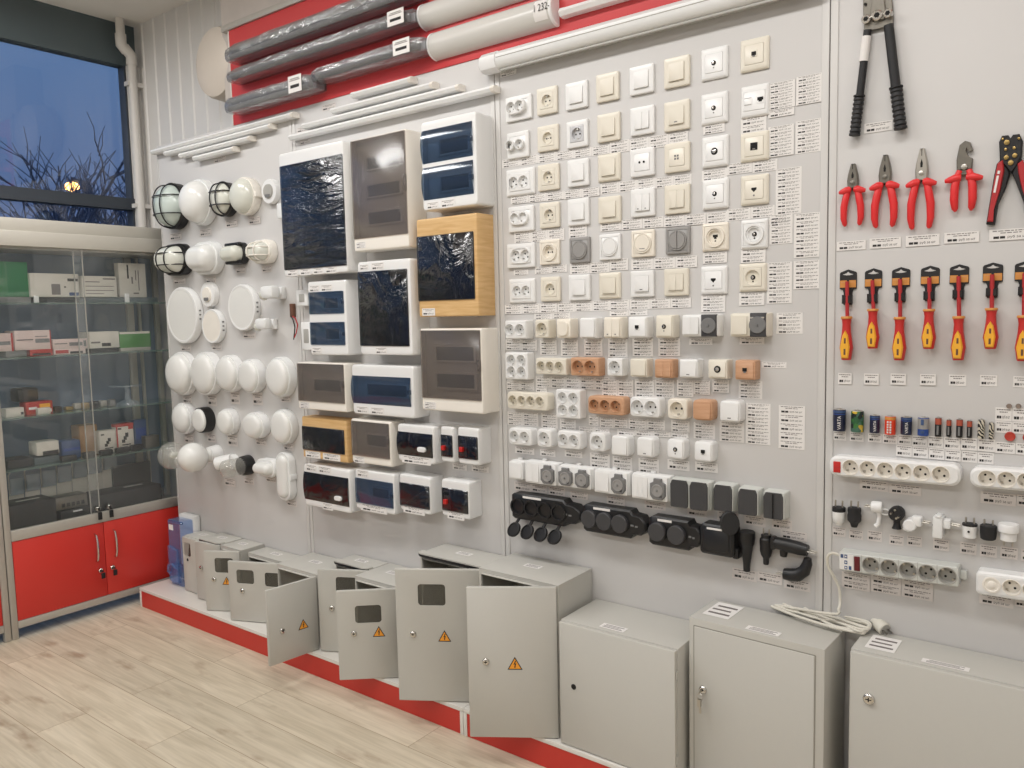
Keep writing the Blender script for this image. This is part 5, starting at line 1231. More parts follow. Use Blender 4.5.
for i, (a, b) in enumerate((((152,152),(293,114.5)), ((165,152.5),(271,127)), ((180,156),(250,137.5)), ((194,158),(234,149)))):
    rail_lamp('slim white linear lamp over the round lamps, %s' % ['longest and highest','second longest','third longest','shortest and lowest'][i], a, b, .0135)
for i, (a, b) in enumerate((((352,94.5),(411,80)), ((332,110),(433,85.5)), ((303,125),(459,88.5)), ((290,137),(494,89)))):
    rail_lamp('slim white linear lamp over the distribution boxes, %s' % ['shortest and highest','second shortest','second longest','longest and lowest'][i], a, b, .0135)
for u0, u1, v0, v1, w in ((322,336,104,110,'shortest lamp'), (297,309,127,132,'second longest lamp'), (300,311,139,144,'longest lamp'), (214,226,157,162,'four lamps of the other group')):
    price(u0, v0, u1, v1, 1, 'small pale price label near the slim lamps, by the '+w, G_, 'pale_paper')
# long lamp tube along the top of the switch board
xa, za = W(477, 61, .06); xb = SEAM[3]-.01; zc = za
t = empty('long_tube_lamp', ((xa+xb)/2, 0, W(560, 43.5, .05)[1]+.003), 'long white tube lamp with round end cap along the top of the switch board', 'lamp')
L_ = (xb-xa)/2; z0 = 0
P = lambda k: [(-.0006, -.030*k), (-.0006, .028*k), (-.022, .033*k), (-.045*k, .030*k), (-.062*k, .014*k), (-.064*k, -.006*k), (-.054*k, -.026*k), (-.034, -.036*k)]
G().loft([[(xx, p[0], p[1]) for p in P(1)] for xx in (-L_+.06, L_)]).obj('diffuser', 'cool_white', t)
G().loft([[(xx, p[0], p[1]) for p in P(k)] for xx, k in ((-L_, .8), (-L_+.012, 1.03), (-L_+.085, 1.06))]).obj('end_cap', 'white', t)
G().rbox(-L_+.09, L_, -.044, -.030, -.041, -.032, .002).obj('lower_rail', 'grey_cup', t)
G().rbox(-L_+.09, L_, -.0645, -.06, .002, .005, .001).obj('seam', 'grey_cup', t)
def wrapped(label, a, b, r, price_at=None, tip=True):
    d = .055
    xa, za = W(*a, d); xb, zb_ = W(*b, d); x, z = (xa+xb)/2, (za+zb_)/2; L_ = (xb-xa)/2
    o = G().rbox(-L_, L_, -d, -.0046, -r*.75, r*.75, .006).obj('batten_fixture', 'silver_grey', None, (x, 0, z)); tag(o, label, 'lamp', 'film-wrapped batten fixtures on the red fascia')
    for s in ((-1, 1) if r > .03 else (0,)): G().tube([(-L_+.02, -d-.020, s*r*.42), (L_-.02, -d-.020, s*r*.42)], .013, 10).obj('tube', 'grey_cup', o)
    for s in (-1, 1): G().rbox(s*(L_-.03)-.012, s*(L_-.03)+.012, -d-.028, -d, -r*.62, r*.62, .004).obj('tube_holder', 'grey', o)
    g = G()
    P = [(-.006, -r), (-.006, r), (-d*.6, r*1.02), (-d-.034, r*.9), (-d-.042, r*.2), (-d-.04, -r*.5), (-d-.03, -r*.95), (-d*.5, -r*1.04)]
    n = 14; rnd = random.Random(label)
    loops = []
    for i in range(n+1):
        xx = -L_-.012+(2*L_+.024)*i/n; k = 1+rnd.uniform(-.025, .04)
        if i in (0, n): k = .86
        loops.append([(xx, p[0]*k if j > 1 else p[0], p[1]*k) for j, p in enumerate(P)])
    w = g.loft(loops).obj('wrapping', 'film', o); w['label'] = 'clear grey plastic wrapping'
    if price_at:
        f = price_at
        p = G().box(-.045, .045, -d-.047, -d-.0455, -r*1.05, r*1.05).box(-.03,.03,-d-.0476,-d-.047,-r*.5,-r*.1,1).box(-.035,.035,-d-.0476,-d-.047,r*.4,r*.5,2).box(-.03,.03,-d-.0476,-d-.047,r*.6,r*.7,2).obj('price_label', ['paper','ink','faint_ink'], o)
        p.location = (f*L_, 0, 0)
    return o
wrapped('grey film-wrapped batten fixture, highest on the red fascia', (231,52), (418,-6.5), .035)
wrapped('grey film-wrapped batten fixture, second from the fascia top, with white price tag', (233,77), (415,18), .027, .90)
wrapped('short grey film-wrapped batten fixture in the lowest place by the drum lamp', (231,104), (316,86), .034, .73)
wrapped('grey film-wrapped batten fixture continuing the lowest one, with price tag', (317.5,77), (425,45), .027, .74)
def halfround(label, a, b, r, tagged=None):
    d = .05
    xa, za = W(*a, d); xb, zb_ = W(*b, d); x, z = (xa+xb)/2, (za+zb_)/2; L_ = (xb-xa)/2
    P = [(-.005-r*1.05*sin(pi*i/14), r*cos(pi*i/14)) for i in range(15)]
    o = G().loft([[(xx, p[0], p[1]) for p in P] for xx in (-L_+.004, L_-.004)]).obj('half_round_lamp', 'half_opal', None, (x, 0, z)); tag(o, label, 'lamp', 'half-round opal lamps on the fascia')
    for s in (-1, 1): G().loft([[(xx, p[0]*k, p[1]*k) for p in P] for xx, k in ((s*(L_-.007), 1.015), (s*(L_+.001), 1.015), (s*(L_+.004), .97))]).obj('end_plate', 'white', o)
    if tagged:
        pl = G(); n = 8
        for i in range(n):
            a0, a1 = pi*.26+pi*.46*i/n, pi*.26+pi*.46*(i+1)/n; R = r*1.012
            pl.add([(L_*.76, -.005-R*1.05*sin(a0), R*cos(a0)), (L_*.95, -.005-R*1.05*sin(a0), R*cos(a0)), (L_*.95, -.005-R*1.05*sin(a1), R*cos(a1)), (L_*.76, -.005-R*1.05*sin(a1), R*cos(a1))], [(0,1,2,3)], 0)
        p = pl.obj('price_label', 'paper', o)
        a0 = pi*.47; R = r*1.02
        vs, fs = text_mesh('1 232-'); xs = [q[0] for q in vs]; zs_ = [q[1] for q in vs]; k = .024/(max(zs_)-min(zs_))
        q = G().add([((v[0]-min(xs))*k*.8, 0, (v[1])*k) for v in vs], fs)
        w = q.obj('price_number', 'ink', p); w.location = (L_*.78, -.005-R*1.05*sin(a0)-.002, R*cos(a0)-.010); w.rotation_euler = (radians(0), 0, 0)
    return o
halfround('half-round white opal lamp, upper one on the red fascia', (418,14), (585,-40), .05)
halfround('half-round white opal lamp with price tag reading 1 232', (428,44), (551,8), .052, True)
rail_lamp('thin white tube lamp on the red fascia above the long tube', (561,14), (700,-30), .017, 'thin_tube_lamp', 'white', .03, True, 'thin tube lamps on the fascia')
# drum lamp on the corrugated wall
x, z = W(241, 69, -YB+.012)
t = tag(G().lathe([(.185,.0),(.188,.012),(.185,.05),(.176,.056)], n=48).obj('drum_lamp', 'drum_rim', None, (x, YB-.016, z)), 'round beige drum lamp on the corrugated wall beside the fascia', 'lamp')
G().lathe([(.176,.05),(.180,.075),(.178,.125),(.168,.15),(.13,.166),(.06,.172),(.003,.174)], n=48, c0=False).obj('shade', 'drum', t)
# ------------------------------------------------------------------ tools on the last board
HO = {'a': (820,0,5.02), 'b': (820,130,5.02), 'c': (820,250,5.02), 'd': (820,390,5.02), 'e': (820,480,4.8)}
def hp(c, x, y): o = HO[c]; return o[0]+x/o[2], o[1]+y/o[2]
TP = 'price labels on the tool board'
def hprice(c, x0, y0, x1, y1, n, label, tone='paper'):
    a, b = hp(c, x0, y0), hp(c, x1, y1); return price(a[0], a[1], b[0], b[1], n, label, TP, tone)
# long crimping tool
def hw(c, x, y, d=.0): return W(*hp(c, x, y), d)
x0, z0 = hw('a', 285, 78, .02)
t = empty('crimping_tool', (x0, 0, z0), 'long steel crimping tool with two black ribbed handles, highest on the tool board', 'crimping tool')
def lc(x, y): p = hw('a', x, y, .02); return (p[0]-x0, p[1]-z0)
def bar(name, m, a, b, r, par, ribs=False, n=12):
    (xa, za), (xb, zb_) = a, b
    g = G()
    A, B = Vector((xa, -.02, za)), Vector((xb, -.02, zb_)); D = B-A
    if ribs:
        pr = []; L_ = D.length; k = 8
        pr += [(r*1.25, 0), (r*1.25, .004), (r*1.05, .005)]
        for i in range(k):
            t0 = .006+(L_-.012)*i/k; st_ = (L_-.012)/k
            pr += [(r*.96, t0), (r*1.14, t0+st_*.25), (r*1.14, t0+st_*.6), (r*.96, t0+st_*.8)]
        pr += [(r*1.2, L_-.006), (r*1.2, L_-.001), (r*.9, L_)]
        g.lathe(pr, A, D, 14)
    else: g.tube([A, B], r, n)
    return g.obj(name, m, par)
tops = 330
pl = lambda pts, d0, d1, b=.0015: G().plate([lc(*p) for p in pts], d0, d1, b)
h = pl([(212,-60),(212,60),(218,152),(232,152),(364,122),(364,60),(352,-60)], .006, .014).obj('head_plate', 'steel', t)
h2 = pl([(268,-60),(250,80),(262,104),(318,96),(330,80),(318,-40)], .014, .022).obj('jaw_link', 'steel', t)
pl([(212,-60),(216,-140),(250,-170),(252,-60)], .008, .02).obj('jaw', 'steel', t); pl([(352,-60),(350,-140),(318,-170),(318,-60)], .008, .02).obj('jaw', 'steel', t)
for bx, by, r in ((232,97,.012), (287,78,.014), (341,68,.012)):
    X, Zc = lc(bx, by)
    o = G().lathe([(r,.012),(r,.026),(r*.85,.028)], (X,0,Zc), n=16).lathe([(r*.55,.028),(r*.5,.029)], (X,0,Zc), n=6, mi=1).obj('pivot_bolt', ['chrome','hole'], t)
G().lathe([(.004,.012),(.004,.018)], (*[lc(225,18)[0]],0,lc(225,18)[1]), n=10).obj('pivot_bolt', 'hole', t)
bar('handle', 'soft_black', lc(238,150), lc(199,480), .0105, t)
s = bar('handle_label', 'paper', lc(233,182), lc(217,308), .0122, t)
bar('grip', 'soft_black', lc(197,478), lc(172,682), .0125, t, True)
bar('handle', 'soft_black', lc(343,125), lc(380,440), .0125, t)
bar('grip', 'soft_black', lc(380,435), lc(404,648), .014, t, True)
hprice('a', 222, 612, 365, 662, 1, 'white price label between the handles of the long crimping tool')

# pliers
def pliers(label, xl, xr, yt, yb, head, cutter=False, ytc=None):
    cx = (xl+xr)/2; u, v = hp('b', cx, (yt+yb)/2)
    x, z, w, h = box_at(hp('b', xl, 0)[0], hp('b', xr, 0)[0], hp('b', 0, yt)[1], hp('b', 0, yb)[1], .015)
    t = empty('pliers', (x, 0, z), label, 'pliers', 'red insulated pliers on the tool board')
    top = h/2; gz = top-h*(.40 if not cutter else .47)      # guard height
    hwid = w*.20
    if not cutter:
        P = [(-hwid*.9, gz), (-hwid*1.05, gz+(top-gz)*.30), (-hwid*.9, gz+(top-gz)*.55), (-hwid*.35, top-.002), (hwid*.35, top-.002), (hwid*.9, gz+(top-gz)*.55), (hwid*1.05, gz+(top-gz)*.30), (hwid*.9, gz)]
        o = G().plate(P, .008, .022, .003).obj('head', head, t)
        G().plate([(-.0025, top-(top-gz)*.60), (-.0032, top-(top-gz)*.48), (0, top-(top-gz)*.34), (.0032, top-(top-gz)*.48), (.0025, top-(top-gz)*.60)], .02, .0225, .0003).obj('pipe_grip', 'hole', o)
        G().box(-.0008, .0008, -.0226, -.01, top-(top-gz)*.25, top-.003).obj('jaw_gap', 'hole', o)
        G().lathe([(.006,.018),(.006,.024),(.004,.0248)], (0,0,gz+(top-gz)*.22), n=14).obj('pivot', head, o)
    else:
        P = [(-hwid*.95, gz), (-hwid*1.05, gz+(top-gz)*.45), (-hwid*.7, top-h*.05), (0, top), (hwid*.7, top-h*.03), (hwid*1.05, top-h*.14), (hwid*.55, top-h*.16), (hwid*.25, top-h*.09), (hwid*.1, top-h*.14), (hwid*.5, top-h*.22), (hwid*1.05, top-h*.26), (hwid*.95, gz)]
        o = G().plate(P, .008, .018, .002).obj('head', 'steel', t)
        G().lathe([(.007,.018),(.007,.021),(.004,.022)], (0,0,gz+(top-gz)*.22), n=14).obj('pivot', 'metal', o)
        G().box(-hwid*.9, hwid*.9, -.0185, -.017, gz+(top-gz)*.12, gz+(top-gz)*.16).obj('ground_line', 'hole', o)
    G().plate([(-hwid*.9, gz-.002), (-hwid*.9, gz+.006), (hwid*.9, gz+.006), (hwid*.9, gz-.002)], .007, .02, .002).obj('neck', 'soft_black' if not cutter else 'steel', t)
    for s in (-1, 1):
        r = w*.122 if not cutter else w*.105
        z1 = gz-(0 if not cutter else .0)
        pts = [(s*hwid*.55, -.016, gz+.004), (s*w*.19, -.018, gz-h*.05), (s*w*.25, -.02, gz-h*.16), (s*w*.31, -.02, gz-h*.28), (s*w*.32, -.019, -h/2+h*.14), (s*w*.275, -.018, -h/2+r*.8), (s*w*.26, -.018, -h/2+r*.2)]
        if cutter: pts = [(s*hwid*.6, -.015, gz+.01), (s*w*.19, -.018, gz-h*.05), (s*w*.23, -.02, gz-h*.18), (s*w*.24, -.02, -h/2+h*.18), (s*w*.215, -.019, -h/2+r), (s*w*.20, -.018, -h/2+r*.2)]
        g = G().tube(pts, [r*.8, r*1.0, r*1.1, r*1.12, r*1.0, r*.75, r*.3][:len(pts)] if not cutter else [r*.8, r*1.0, r*1.1, r*1.1, r*.85, r*.3], 12)
        # finger guard
        gx = s*(w*.5); gy = gz-h*.055 if not cutter else gz-h*.08
        g.tube([(s*hwid*.4, -.019, gy+h*.035), (s*w*.22, -.022, gy+h*.03), (s*w*.38, -.022, gy+h*.012), (gx*.97, -.02, gy+h*.004)], [r*.9, r*1.2, r*.9, r*.55], 10)
        g.obj('handle', 'tool_red', t)
    return t
pliers('small red-handled pliers with grey jaws, first under the crimping tool', 95, 230, 165, 484, 'steel')
pliers('medium red-handled pliers with dark pointed jaws, second in the row', 248, 400, 120, 492, 'steel')
pliers('long red-handled pliers with pale shiny jaws, third in the row', 430, 586, 88, 500, 'metal')
pliers('red-handled cable cutter with hooked steel blade beside the wire stripper', 626, 820, 53, 410, 'steel', True)
# wire stripper
x, z = hw('b', 958, 150, .02); x0, z0 = x, z
def ls(px_, py_): p = hw('b', px_, py_, .02); return (p[0]-x0, p[1]-z0)
t = empty('wire_stripper', (x, 0, z), 'black wire stripper with dark red handles and gold rivets', 'wire stripper')
hd = G().plate([ls(902,160), ls(898,60), ls(912,28), ls(945,24), ls(955,40), ls(968,22), ls(1000,18), ls(1016,50), ls(1012,130), ls(985,185), ls(958,215), ls(930,180)], .006, .024, .003).obj('head', 'soft_black', t)
for a, b, r in ((938,62,.0062), (935,138,.0055), (978,128,.0055), (957,165,.0062), (932,98,.0035), (975,90,.0035), (917,45,.003), (999,42,.003)):
    X, Zc = ls(a, b); G().lathe([(r,.022),(r,.0265),(r*.7,.027)], (X,0,Zc), n=12).obj('rivet', 'brass', t)
def hnd(pts, m, d0, d1, name, par): return G().plate([ls(*p) for p in pts], d0, d1, .003).obj(name, m, par)
a = hnd([(903,150),(940,190),(952,215),(930,290),(892,370),(875,475),(832,472),(850,360),(872,230),(885,170)], 'soft_black', .006, .022, 'handle', t)
hnd([(893,165),(918,150),(925,200),(905,300),(872,400),(868,462),(838,460),(858,340),(878,230)], 'driver_red', .020, .028, 'grip', a)
G().box(-.0025,.0025,-.0292,-.027,-.028,.014).box(-.0025,.003,-.0293,-.027,.018,.026).obj('print', 'paper', a, (ls(888,258)[0], 0, ls(888,258)[1]), (0, radians(9), 0))
a = hnd([(1010,140),(978,185),(962,215),(985,270),(1020,360),(1050,470),(1085,468),(1070,360),(1045,230),(1025,165)], 'soft_black', .006, .022, 'handle', t)
hnd([(1018,150),(992,170),(995,215),(1012,290),(1050,400),(1060,462),(1084,460),(1066,340),(1042,225)], 'driver_red', .020, .028, 'grip', a)
for a_, b_, c_, d_, w in ((85,557,230,603,'small pliers'), (250,540,407,592,'medium pliers'), (431,526,600,582,'long pliers'), (624,512,800,566,'cable cutter'), (850,495,1070,552,'wire stripper')):
    hprice('b', a_, b_, c_, d_, 1, 'white price label on the tool board under the '+w)
# screwdrivers on hang cards
SD = [(138,127,97,335,545,85),(265,260,91,297,488,87),(404,393,85,338,546,92),(551,541,78,298,490,95),(698,690,71,334,546,98),(867,853,62,293,490,102),(1030,1015,55,330,550,106)]
for i, (cxp, hx, yt, yh, yb, wp) in enumerate(SD):
    xa, za = hw('c', cxp, yt, .012); xb, zb_ = hw('c', hx, yb, .03)
    wc = box_at(hp('c', cxp-wp/2, 0)[0], hp('c', cxp+wp/2, 0)[0], hp('c', 0, yt)[1], hp('c', 0, yt+10)[1], .012)[2]
    _, zh = hw('c', hx, yh, .03); _, zc0 = hw('c', cxp, yt+98, .012); _, zc1 = hw('c', cxp, yt+178, .012)
    t = empty('screwdriver', (xa, 0, za), ORD[i]+' insulated screwdriver from the board seam, hanging %s on its black and orange card' % ('low' if i % 2 == 0 else 'high'), 'screwdriver', 'insulated screwdrivers on hang cards')
    Hc = za-zc0; Hn = za-zc1
    card = G().plate([(-wc*.5, -Hc), (-wc*.5, -Hc*.2), (-wc*.44, -Hc*.13), (0, 0), (wc*.44, -Hc*.13), (wc*.5, -Hc*.2), (wc*.5, -Hc), (wc*.32, -Hc*1.04), (wc*.26, -Hc*1.2), (wc*.26, -Hn), (-wc*.26, -Hn), (-wc*.26, -Hc*1.2), (-wc*.32, -Hc*1.04)], .0006, .004, .001).obj('hang_card', 'soft_black', t)
    G().plate([(-wc*.32, -Hc*.26), (-wc*.1, -Hc*.2), (0, -Hc*.12), (wc*.1, -Hc*.2), (wc*.32, -Hc*.26), (wc*.1, -Hc*.30), (-wc*.1, -Hc*.30)], .003, .0044, .0002).obj('hang_hole', 'panel', card)
    for s in (-1, 1): G().box(s*wc*.27-wc*.2, s*wc*.27+wc*.2, -.0052, -.004, -Hc*.93, -Hc*.56).box(s*wc*.27-wc*.14, s*wc*.27+wc*.12, -.0055, -.005, -Hc*.66, -Hc*.64, 1).obj('price_panel', ['orange','brown'], card)
    G().plate([(-wc*.29, -Hn*.72), (wc*.29, -Hn*.72), (wc*.29, -Hn*.97), (-wc*.29, -Hn*.97)], .003, .018, .003).obj('clip_band', 'black', card)
    dx = (xb-xa); tilt = math.atan2(dx, za-zb_)
    y0 = -.014
    G().tube([(0, y0, -Hc*.62), (dx*.75, y0, zh-za)], wc*.115, 10).obj('shaft', 'driver_red', t)
    hl = zh-zb_; q = hl/.11
    hd = G().lathe([(wc*.30,0),(wc*.32,.004*q),(wc*.28,.008*q),(wc*.245,.02*q),(wc*.27,.04*q),(wc*.36,.07*q),(wc*.40,.082*q),(wc*.36,.09*q),(wc*.30,.11*q),(wc*.27,.114*q)], (dx*.75, -.02, zh-za), (dx*.25, 0, -(hl)), 16, sz=1, mi=0).obj('handle', 'driver_bright', t)
    G().lathe([(wc*.31,-.001),(wc*.335,.001*q),(wc*.335,.005*q),(wc*.30,.006*q)], (dx*.75, -.02, zh-za), (dx*.25, 0, -hl), 16).obj('collar', 'orange', hd)
    yi = -.02-wc*.36
    G().plate([(dx-wc*.20, zb_-za+.001*q), (dx-wc*.31, zb_-za+.030*q), (dx*.9-wc*.15, zb_-za+.062*q), (dx*.87, zb_-za+.074*q), (dx*.9+wc*.15, zb_-za+.062*q), (dx+wc*.27, zb_-za+.030*q), (dx+wc*.18, zb_-za+.001*q)], .02, -yi+wc*.05, .003).obj('yellow_inlay', 'yellow', hd)
    G().box(dx-wc*.06, dx+wc*.05, yi-wc*.06, yi-wc*.04, zb_-za+.010*q, zb_-za+.026*q).box(dx*.93-wc*.04, dx*.93+wc*.06, yi-wc*.06, yi-wc*.04, zb_-za+.040*q, zb_-za+.054*q).obj('symbol', 'terminal_brown', hd)
    G().lathe([(wc*.27,0),(wc*.29,.004*q),(wc*.22,.008*q)], (dx, -.02, zb_-za+.004*q), (dx*.25, 0, -hl), 16).obj('end_cap', 'orange', hd)
for i, (a_, c_, y) in enumerate(((92,160,617), (222,296,620), (355,432,620), (503,582,622), (647,735,626), (803,890,628), (970,1050,634))):
    hprice('c', a_, y, c_, y+56, 1, 'white price label under the %s screwdriver from the board seam' % ORD[i])
# batteries standing on their label row
BT = [(65,128,95,205,'navy','large navy battery with white upright lettering, first at the board seam','L'),(155,218,103,210,'camouflage','large green camouflage battery, second from the board seam',''),(247,298,126,215,'navy','medium navy battery with white upright lettering beside the camouflage one','L'),
      (323,378,131,223,'battery_red','orange-red battery with pale upright lettering','M'),(403,460,134,224,'navy','medium navy battery with white lettering beside the orange-red one','L'),(488,545,137,229,'blue','blue and grey battery, sixth in the row','B'),
      (573,606,140,236,'black','long thin black battery with copper top, first of four','C'),(630,655,151,236,'black','short thin black battery with copper top, second of four','C'),(680,713,148,240,'black','long thin black battery with copper top, third of four','C'),(733,760,156,242,'black','short thin black battery with copper top, last of four','C'),
      (788,824,150,246,'stripes','long striped black and pale battery',''),(844,869,165,249,'stripes','short striped black and pale battery, last in the row','')]
for i, (a_, b_, c_, d_, m, lab, kd) in enumerate(BT):
    p, q = hp('d', a_, c_), hp('d', b_, d_)
    x, z, w, h = box_at(p[0], q[0], p[1], q[1], .02)
    r = w/2
    o = G().lathe([(r*.96,0),(r,.0015),(r,h*.95),(r*.92,h*.975)], (0, -r-.0006, -h/2), (0,0,1), 22).obj('battery', m, None, (x, 0, z)); tag(o, lab, 'battery', 'batteries on the tool board')
    G().lathe([(r*.92,h*.97),(r*.9,h*.985),(r*.36,h*.985),(r*.34,h*1.03),(r*.3,h*1.035)], (0, -r-.0006, -h/2), (0,0,1), 18).obj('terminal', 'metal', o)
    band = lambda z0_, z1_, mm, nm: G().lathe([(r*1.012,z0_*h),(r*1.012,z1_*h)], (0, -r-.0006, -h/2), (0,0,1), 22, c0=False, c1=False).obj(nm, mm, o)
    if kd == 'L':
        band(.76, .80, 'blue', 'blue_band'); band(.84, .94, 'case_blue', 'blue_band')
        G().text('VARTA', r*.25, -h*.10, r*.55, 2*r*1.0+.0022, 0, pi/2, h*.62).obj('lettering', 'paper', o)
    elif kd == 'M':
        band(.80, .95, 'orange', 'orange_band')
        for k in range(2):
            for j in range(5): G().box(-r*.4+k*r*.5, -r*.1+k*r*.5, -2*r-.0022, -2*r+.003, -h*.42+j*h*.14, -h*.32+j*h*.14).obj('lettering', 'pale_paper', o)
    elif kd == 'B': band(.36, .93, 'grey', 'grey_band'); G().box(-r*.25, r*.25, -2*r-.0022, -2*r+.002, h*.1, h*.4).box(-r*.3,r*.3,-2*r-.0022,-2*r+.002,-h*.36,-h*.22).obj('lettering', 'case_blue', o)
    elif kd == 'C':
        band(.64, .955, 'copper', 'copper_band'); G().box(-r*.3, r*.3, -2*r-.0018, -2*r+.002, -h*.4, h*.08).obj('lettering', 'mid_grey', o)
bl = ['first battery','camouflage battery','third battery','orange-red battery','fifth battery','blue and grey battery','first copper-topped battery','two middle copper-topped batteries','last copper-topped battery','striped batteries']
for i, (a_, b_, y0, y1) in enumerate(((68,132,207,252),(150,220,211,258),(242,310,217,262),(315,390,224,270),(393,460,225,275),(462,540,230,283),(542,620,232,290),(622,705,238,298),(707,790,240,302),(792,880,246,308))):
    hprice('d', a_, y0, b_, y1, 1, 'white price label right under the '+bl[i])
for i in range(6):
    a_ = 383+i*82; y = 277+i*7.5
    hprice('d', a_, y, a_+79, y+56, 1, 'white price label in the second label row under the batteries, %s from the board seam' % ORD[i])
for i, (a_, b_, y0, y1) in enumerate(((880,963,88,155),(965,1060,92,160),(880,963,157,215),(965,1060,162,220),(880,980,262,318),(983,1080,268,325))):
    hprice('d', a_, y0, b_, y1, 1, ['white price label under the small grey coin cell','white price label under the second grey coin cell','white price label above the red coin cell','white price label above the cut off red coin cell','white price label below the red coin cell','white price label below the cut off red coin cell'][i])
for (a_, b_, r, m, lab) in ((950,80,14,'coin_grey','small grey coin cell, first of two over the label block'),(997,80,14,'coin_grey','small grey coin cell, second of two over the label block'),(955,232,28,'coin_red','round red coin cell on the label block'),(1046,238,28,'coin_red','round red coin cell cut off by the photo edge')):
    x, z = hw('d', a_, b_, 0); xe, _ = hw('d', a_+r, b_, 0)
    R = abs(xe-x)
    tag(G().lathe([(R*.96,.0016),(R,.003),(R,.006),(R*.9,.0072),(R*.8,.0066),(.001,.0066)], n=24).obj('coin_cell', m, None, (x, 0, z)), lab, 'battery', 'coin cells')

# power strips
def strip_body(name, label, c, x0, x1, y0, y1, tilt_px, d, col, cupcol, n, lead, tail, rad, seg=False, sw=None, grp='power strips'):
    """box between px (x0..x1), centre line from y0 (left end) to y1 (right end)"""
    (u0, v0), (u1, v1) = hp(c, x0, y0), hp(c, x1, y1)
    xa, za = W(u0, v0, d); xb, zb_ = W(u1, v1, d); L_ = xb-xa
    _, zt = W((u0+u1)/2, (v0+v1)/2-tilt_px/2, d); _, zb2 = W((u0+u1)/2, (v0+v1)/2+tilt_px/2, d); h = zt-zb2
    rot = math.atan2(zb_-za, L_)
    lead *= L_; tail *= L_
    pitch = (L_-lead-tail)/n; r = min(pitch*.455, h*.42)
    cs_ = [-L_/2+lead+pitch*(i+.5) for i in range(n)]
    g = G().plate(rr(L_, h, rad, n=7), .0006, d, min(.006, rad*.4), [circ(r*1.08, cx, 0, 24) for cx in cs_], depth=.002)
    o = g.obj(name, col, None, ((xa+xb)/2, 0, (za+zb_)/2), (0, -rot, 0)); tag(o, label, 'power strip', grp)
    for cx in cs_:
        g = G(); cup(g, cx, 0, r, d, .018, 24, pins='e' if not seg else 'd', mi=0)
        g.obj('socket_insert', [cupcol, 'hole', 'metal'], o)
        if seg: G().box(cx-pitch/2-.0006, cx-pitch/2+.0006, -d-.0004, -d+.002, -h/2+.001, h/2-.001).obj('joint_line', 'grey_cup', o)
    return o, L_, h, d, xa, (za+zb_)/2
o, L_, h, d, *_ = strip_body('power_strip', 'long white six-way power strip with red switch under the batteries', 'd', 46, 704, 380, 432, 21, .045, 'white', 'warm_white', 6, .105, .07, .022)
s = G().rbox(-L_/2+L_*.035, -L_/2+L_*.095, -d-.003, -d+.004, -.018, .014, .002).obj('rocker_switch', 'switch_red', o); G().box(-L_/2+L_*.04, -L_/2+L_*.09, -d-.0034, -d-.001, -.003, -.001).obj('switch_line', 'driver_red', s)
strip_body('power_strip', 'white rounded power strip cut off by the photo edge under the coin cells', 'd', 752, 1330, 437, 478, 21, .045, 'white', 'warm_white', 5, .07, .05, .022)
o, L_, h, d, xs0, zs0 = strip_body('power_strip', 'pale grey five-way power strip with blue printed plate and dark red switch', 'e', 90, 665, 388, 468, 19, .045, 'grey_strip', 'grey_cup', 5, .205, .01, .006, True)
s = G().rbox(-L_/2+L_*.138, -L_/2+L_*.190, -d-.003, -d+.004, -.022, .02, .002).obj('rocker_switch', 'switch_dark_red', o)
X_ = lambda f: -L_/2+L_*f
pl_ = G().box(X_(.008), X_(.132), -d-.001, -d+.001, -h*.42, h*.42)
for fa, fb, za_, zb3 in ((.018,.044,.20,.40),(.052,.078,.20,.40),(.052,.078,-.12,.08),(.052,.078,-.40,-.22),(.090,.114,-.40,-.20)): pl_.box(X_(fa), X_(fb), -d-.0014, -d, za_*h, zb3*h, 1)
for fa, fb, za_, zb3 in ((.059,.071,.26,.34),(.059,.071,-.06,.02),(.059,.071,-.35,-.27)): pl_.box(X_(fa), X_(fb), -d-.0018, -d, za_*h, zb3*h, 0)
pl_.obj('printed_plate', ['paper','case_blue'], o)
G().rbox(L_/2-.002, L_/2+.016, -.02, -.006, -.012, .012, .003).obj('hanging_lug', 'grey_strip', o)
w5, L2, h2, d2, *_ = strip_body('extension_block', 'white block with round button and socket at the photo edge', 'e', 748, 1120, 492, 545, 24, .045, 'white', 'warm_white', 2, .345, .14, .012)
G().lathe([(.021,0),(.021,.003),(.017,.0035),(.016,.0015)], (-L2/2+L2*.21,-d2,0), n=24).lathe([(.009,.001),(.009,.004),(.007,.005)], (-L2/2+L2*.21,-d2,0), n=18).obj('button', 'warm_white', w5)
for a_, b_, c_, d_, cc, lab in ((200,345,455,505,'d','under the switch end of the six-way strip'),(347,510,475,525,'d','under the middle of the six-way strip'),(806,985,515,575,'d','under the cut off rounded strip'),(988,1100,528,585,'d','under the cut off rounded strip, at the photo edge')):
    hprice(cc, a_, c_, b_, d_, 1, 'pinkish price label '+lab, 'pale_paper')
for a_, b_, c_, d_, n, lab in ((105,241,447,525,2,'printed plate of the grey strip'),(244,391,462,545,2,'first sockets of the grey strip'),(393,544,482,570,2,'middle sockets of the grey strip'),(765,930,552,603,1,'block with round button'),(934,1040,562,612,1,'block with round button, at the photo edge')):
    hprice('e', a_, c_, b_, d_, n, 'pinkish price label under the '+lab, 'pale_paper')
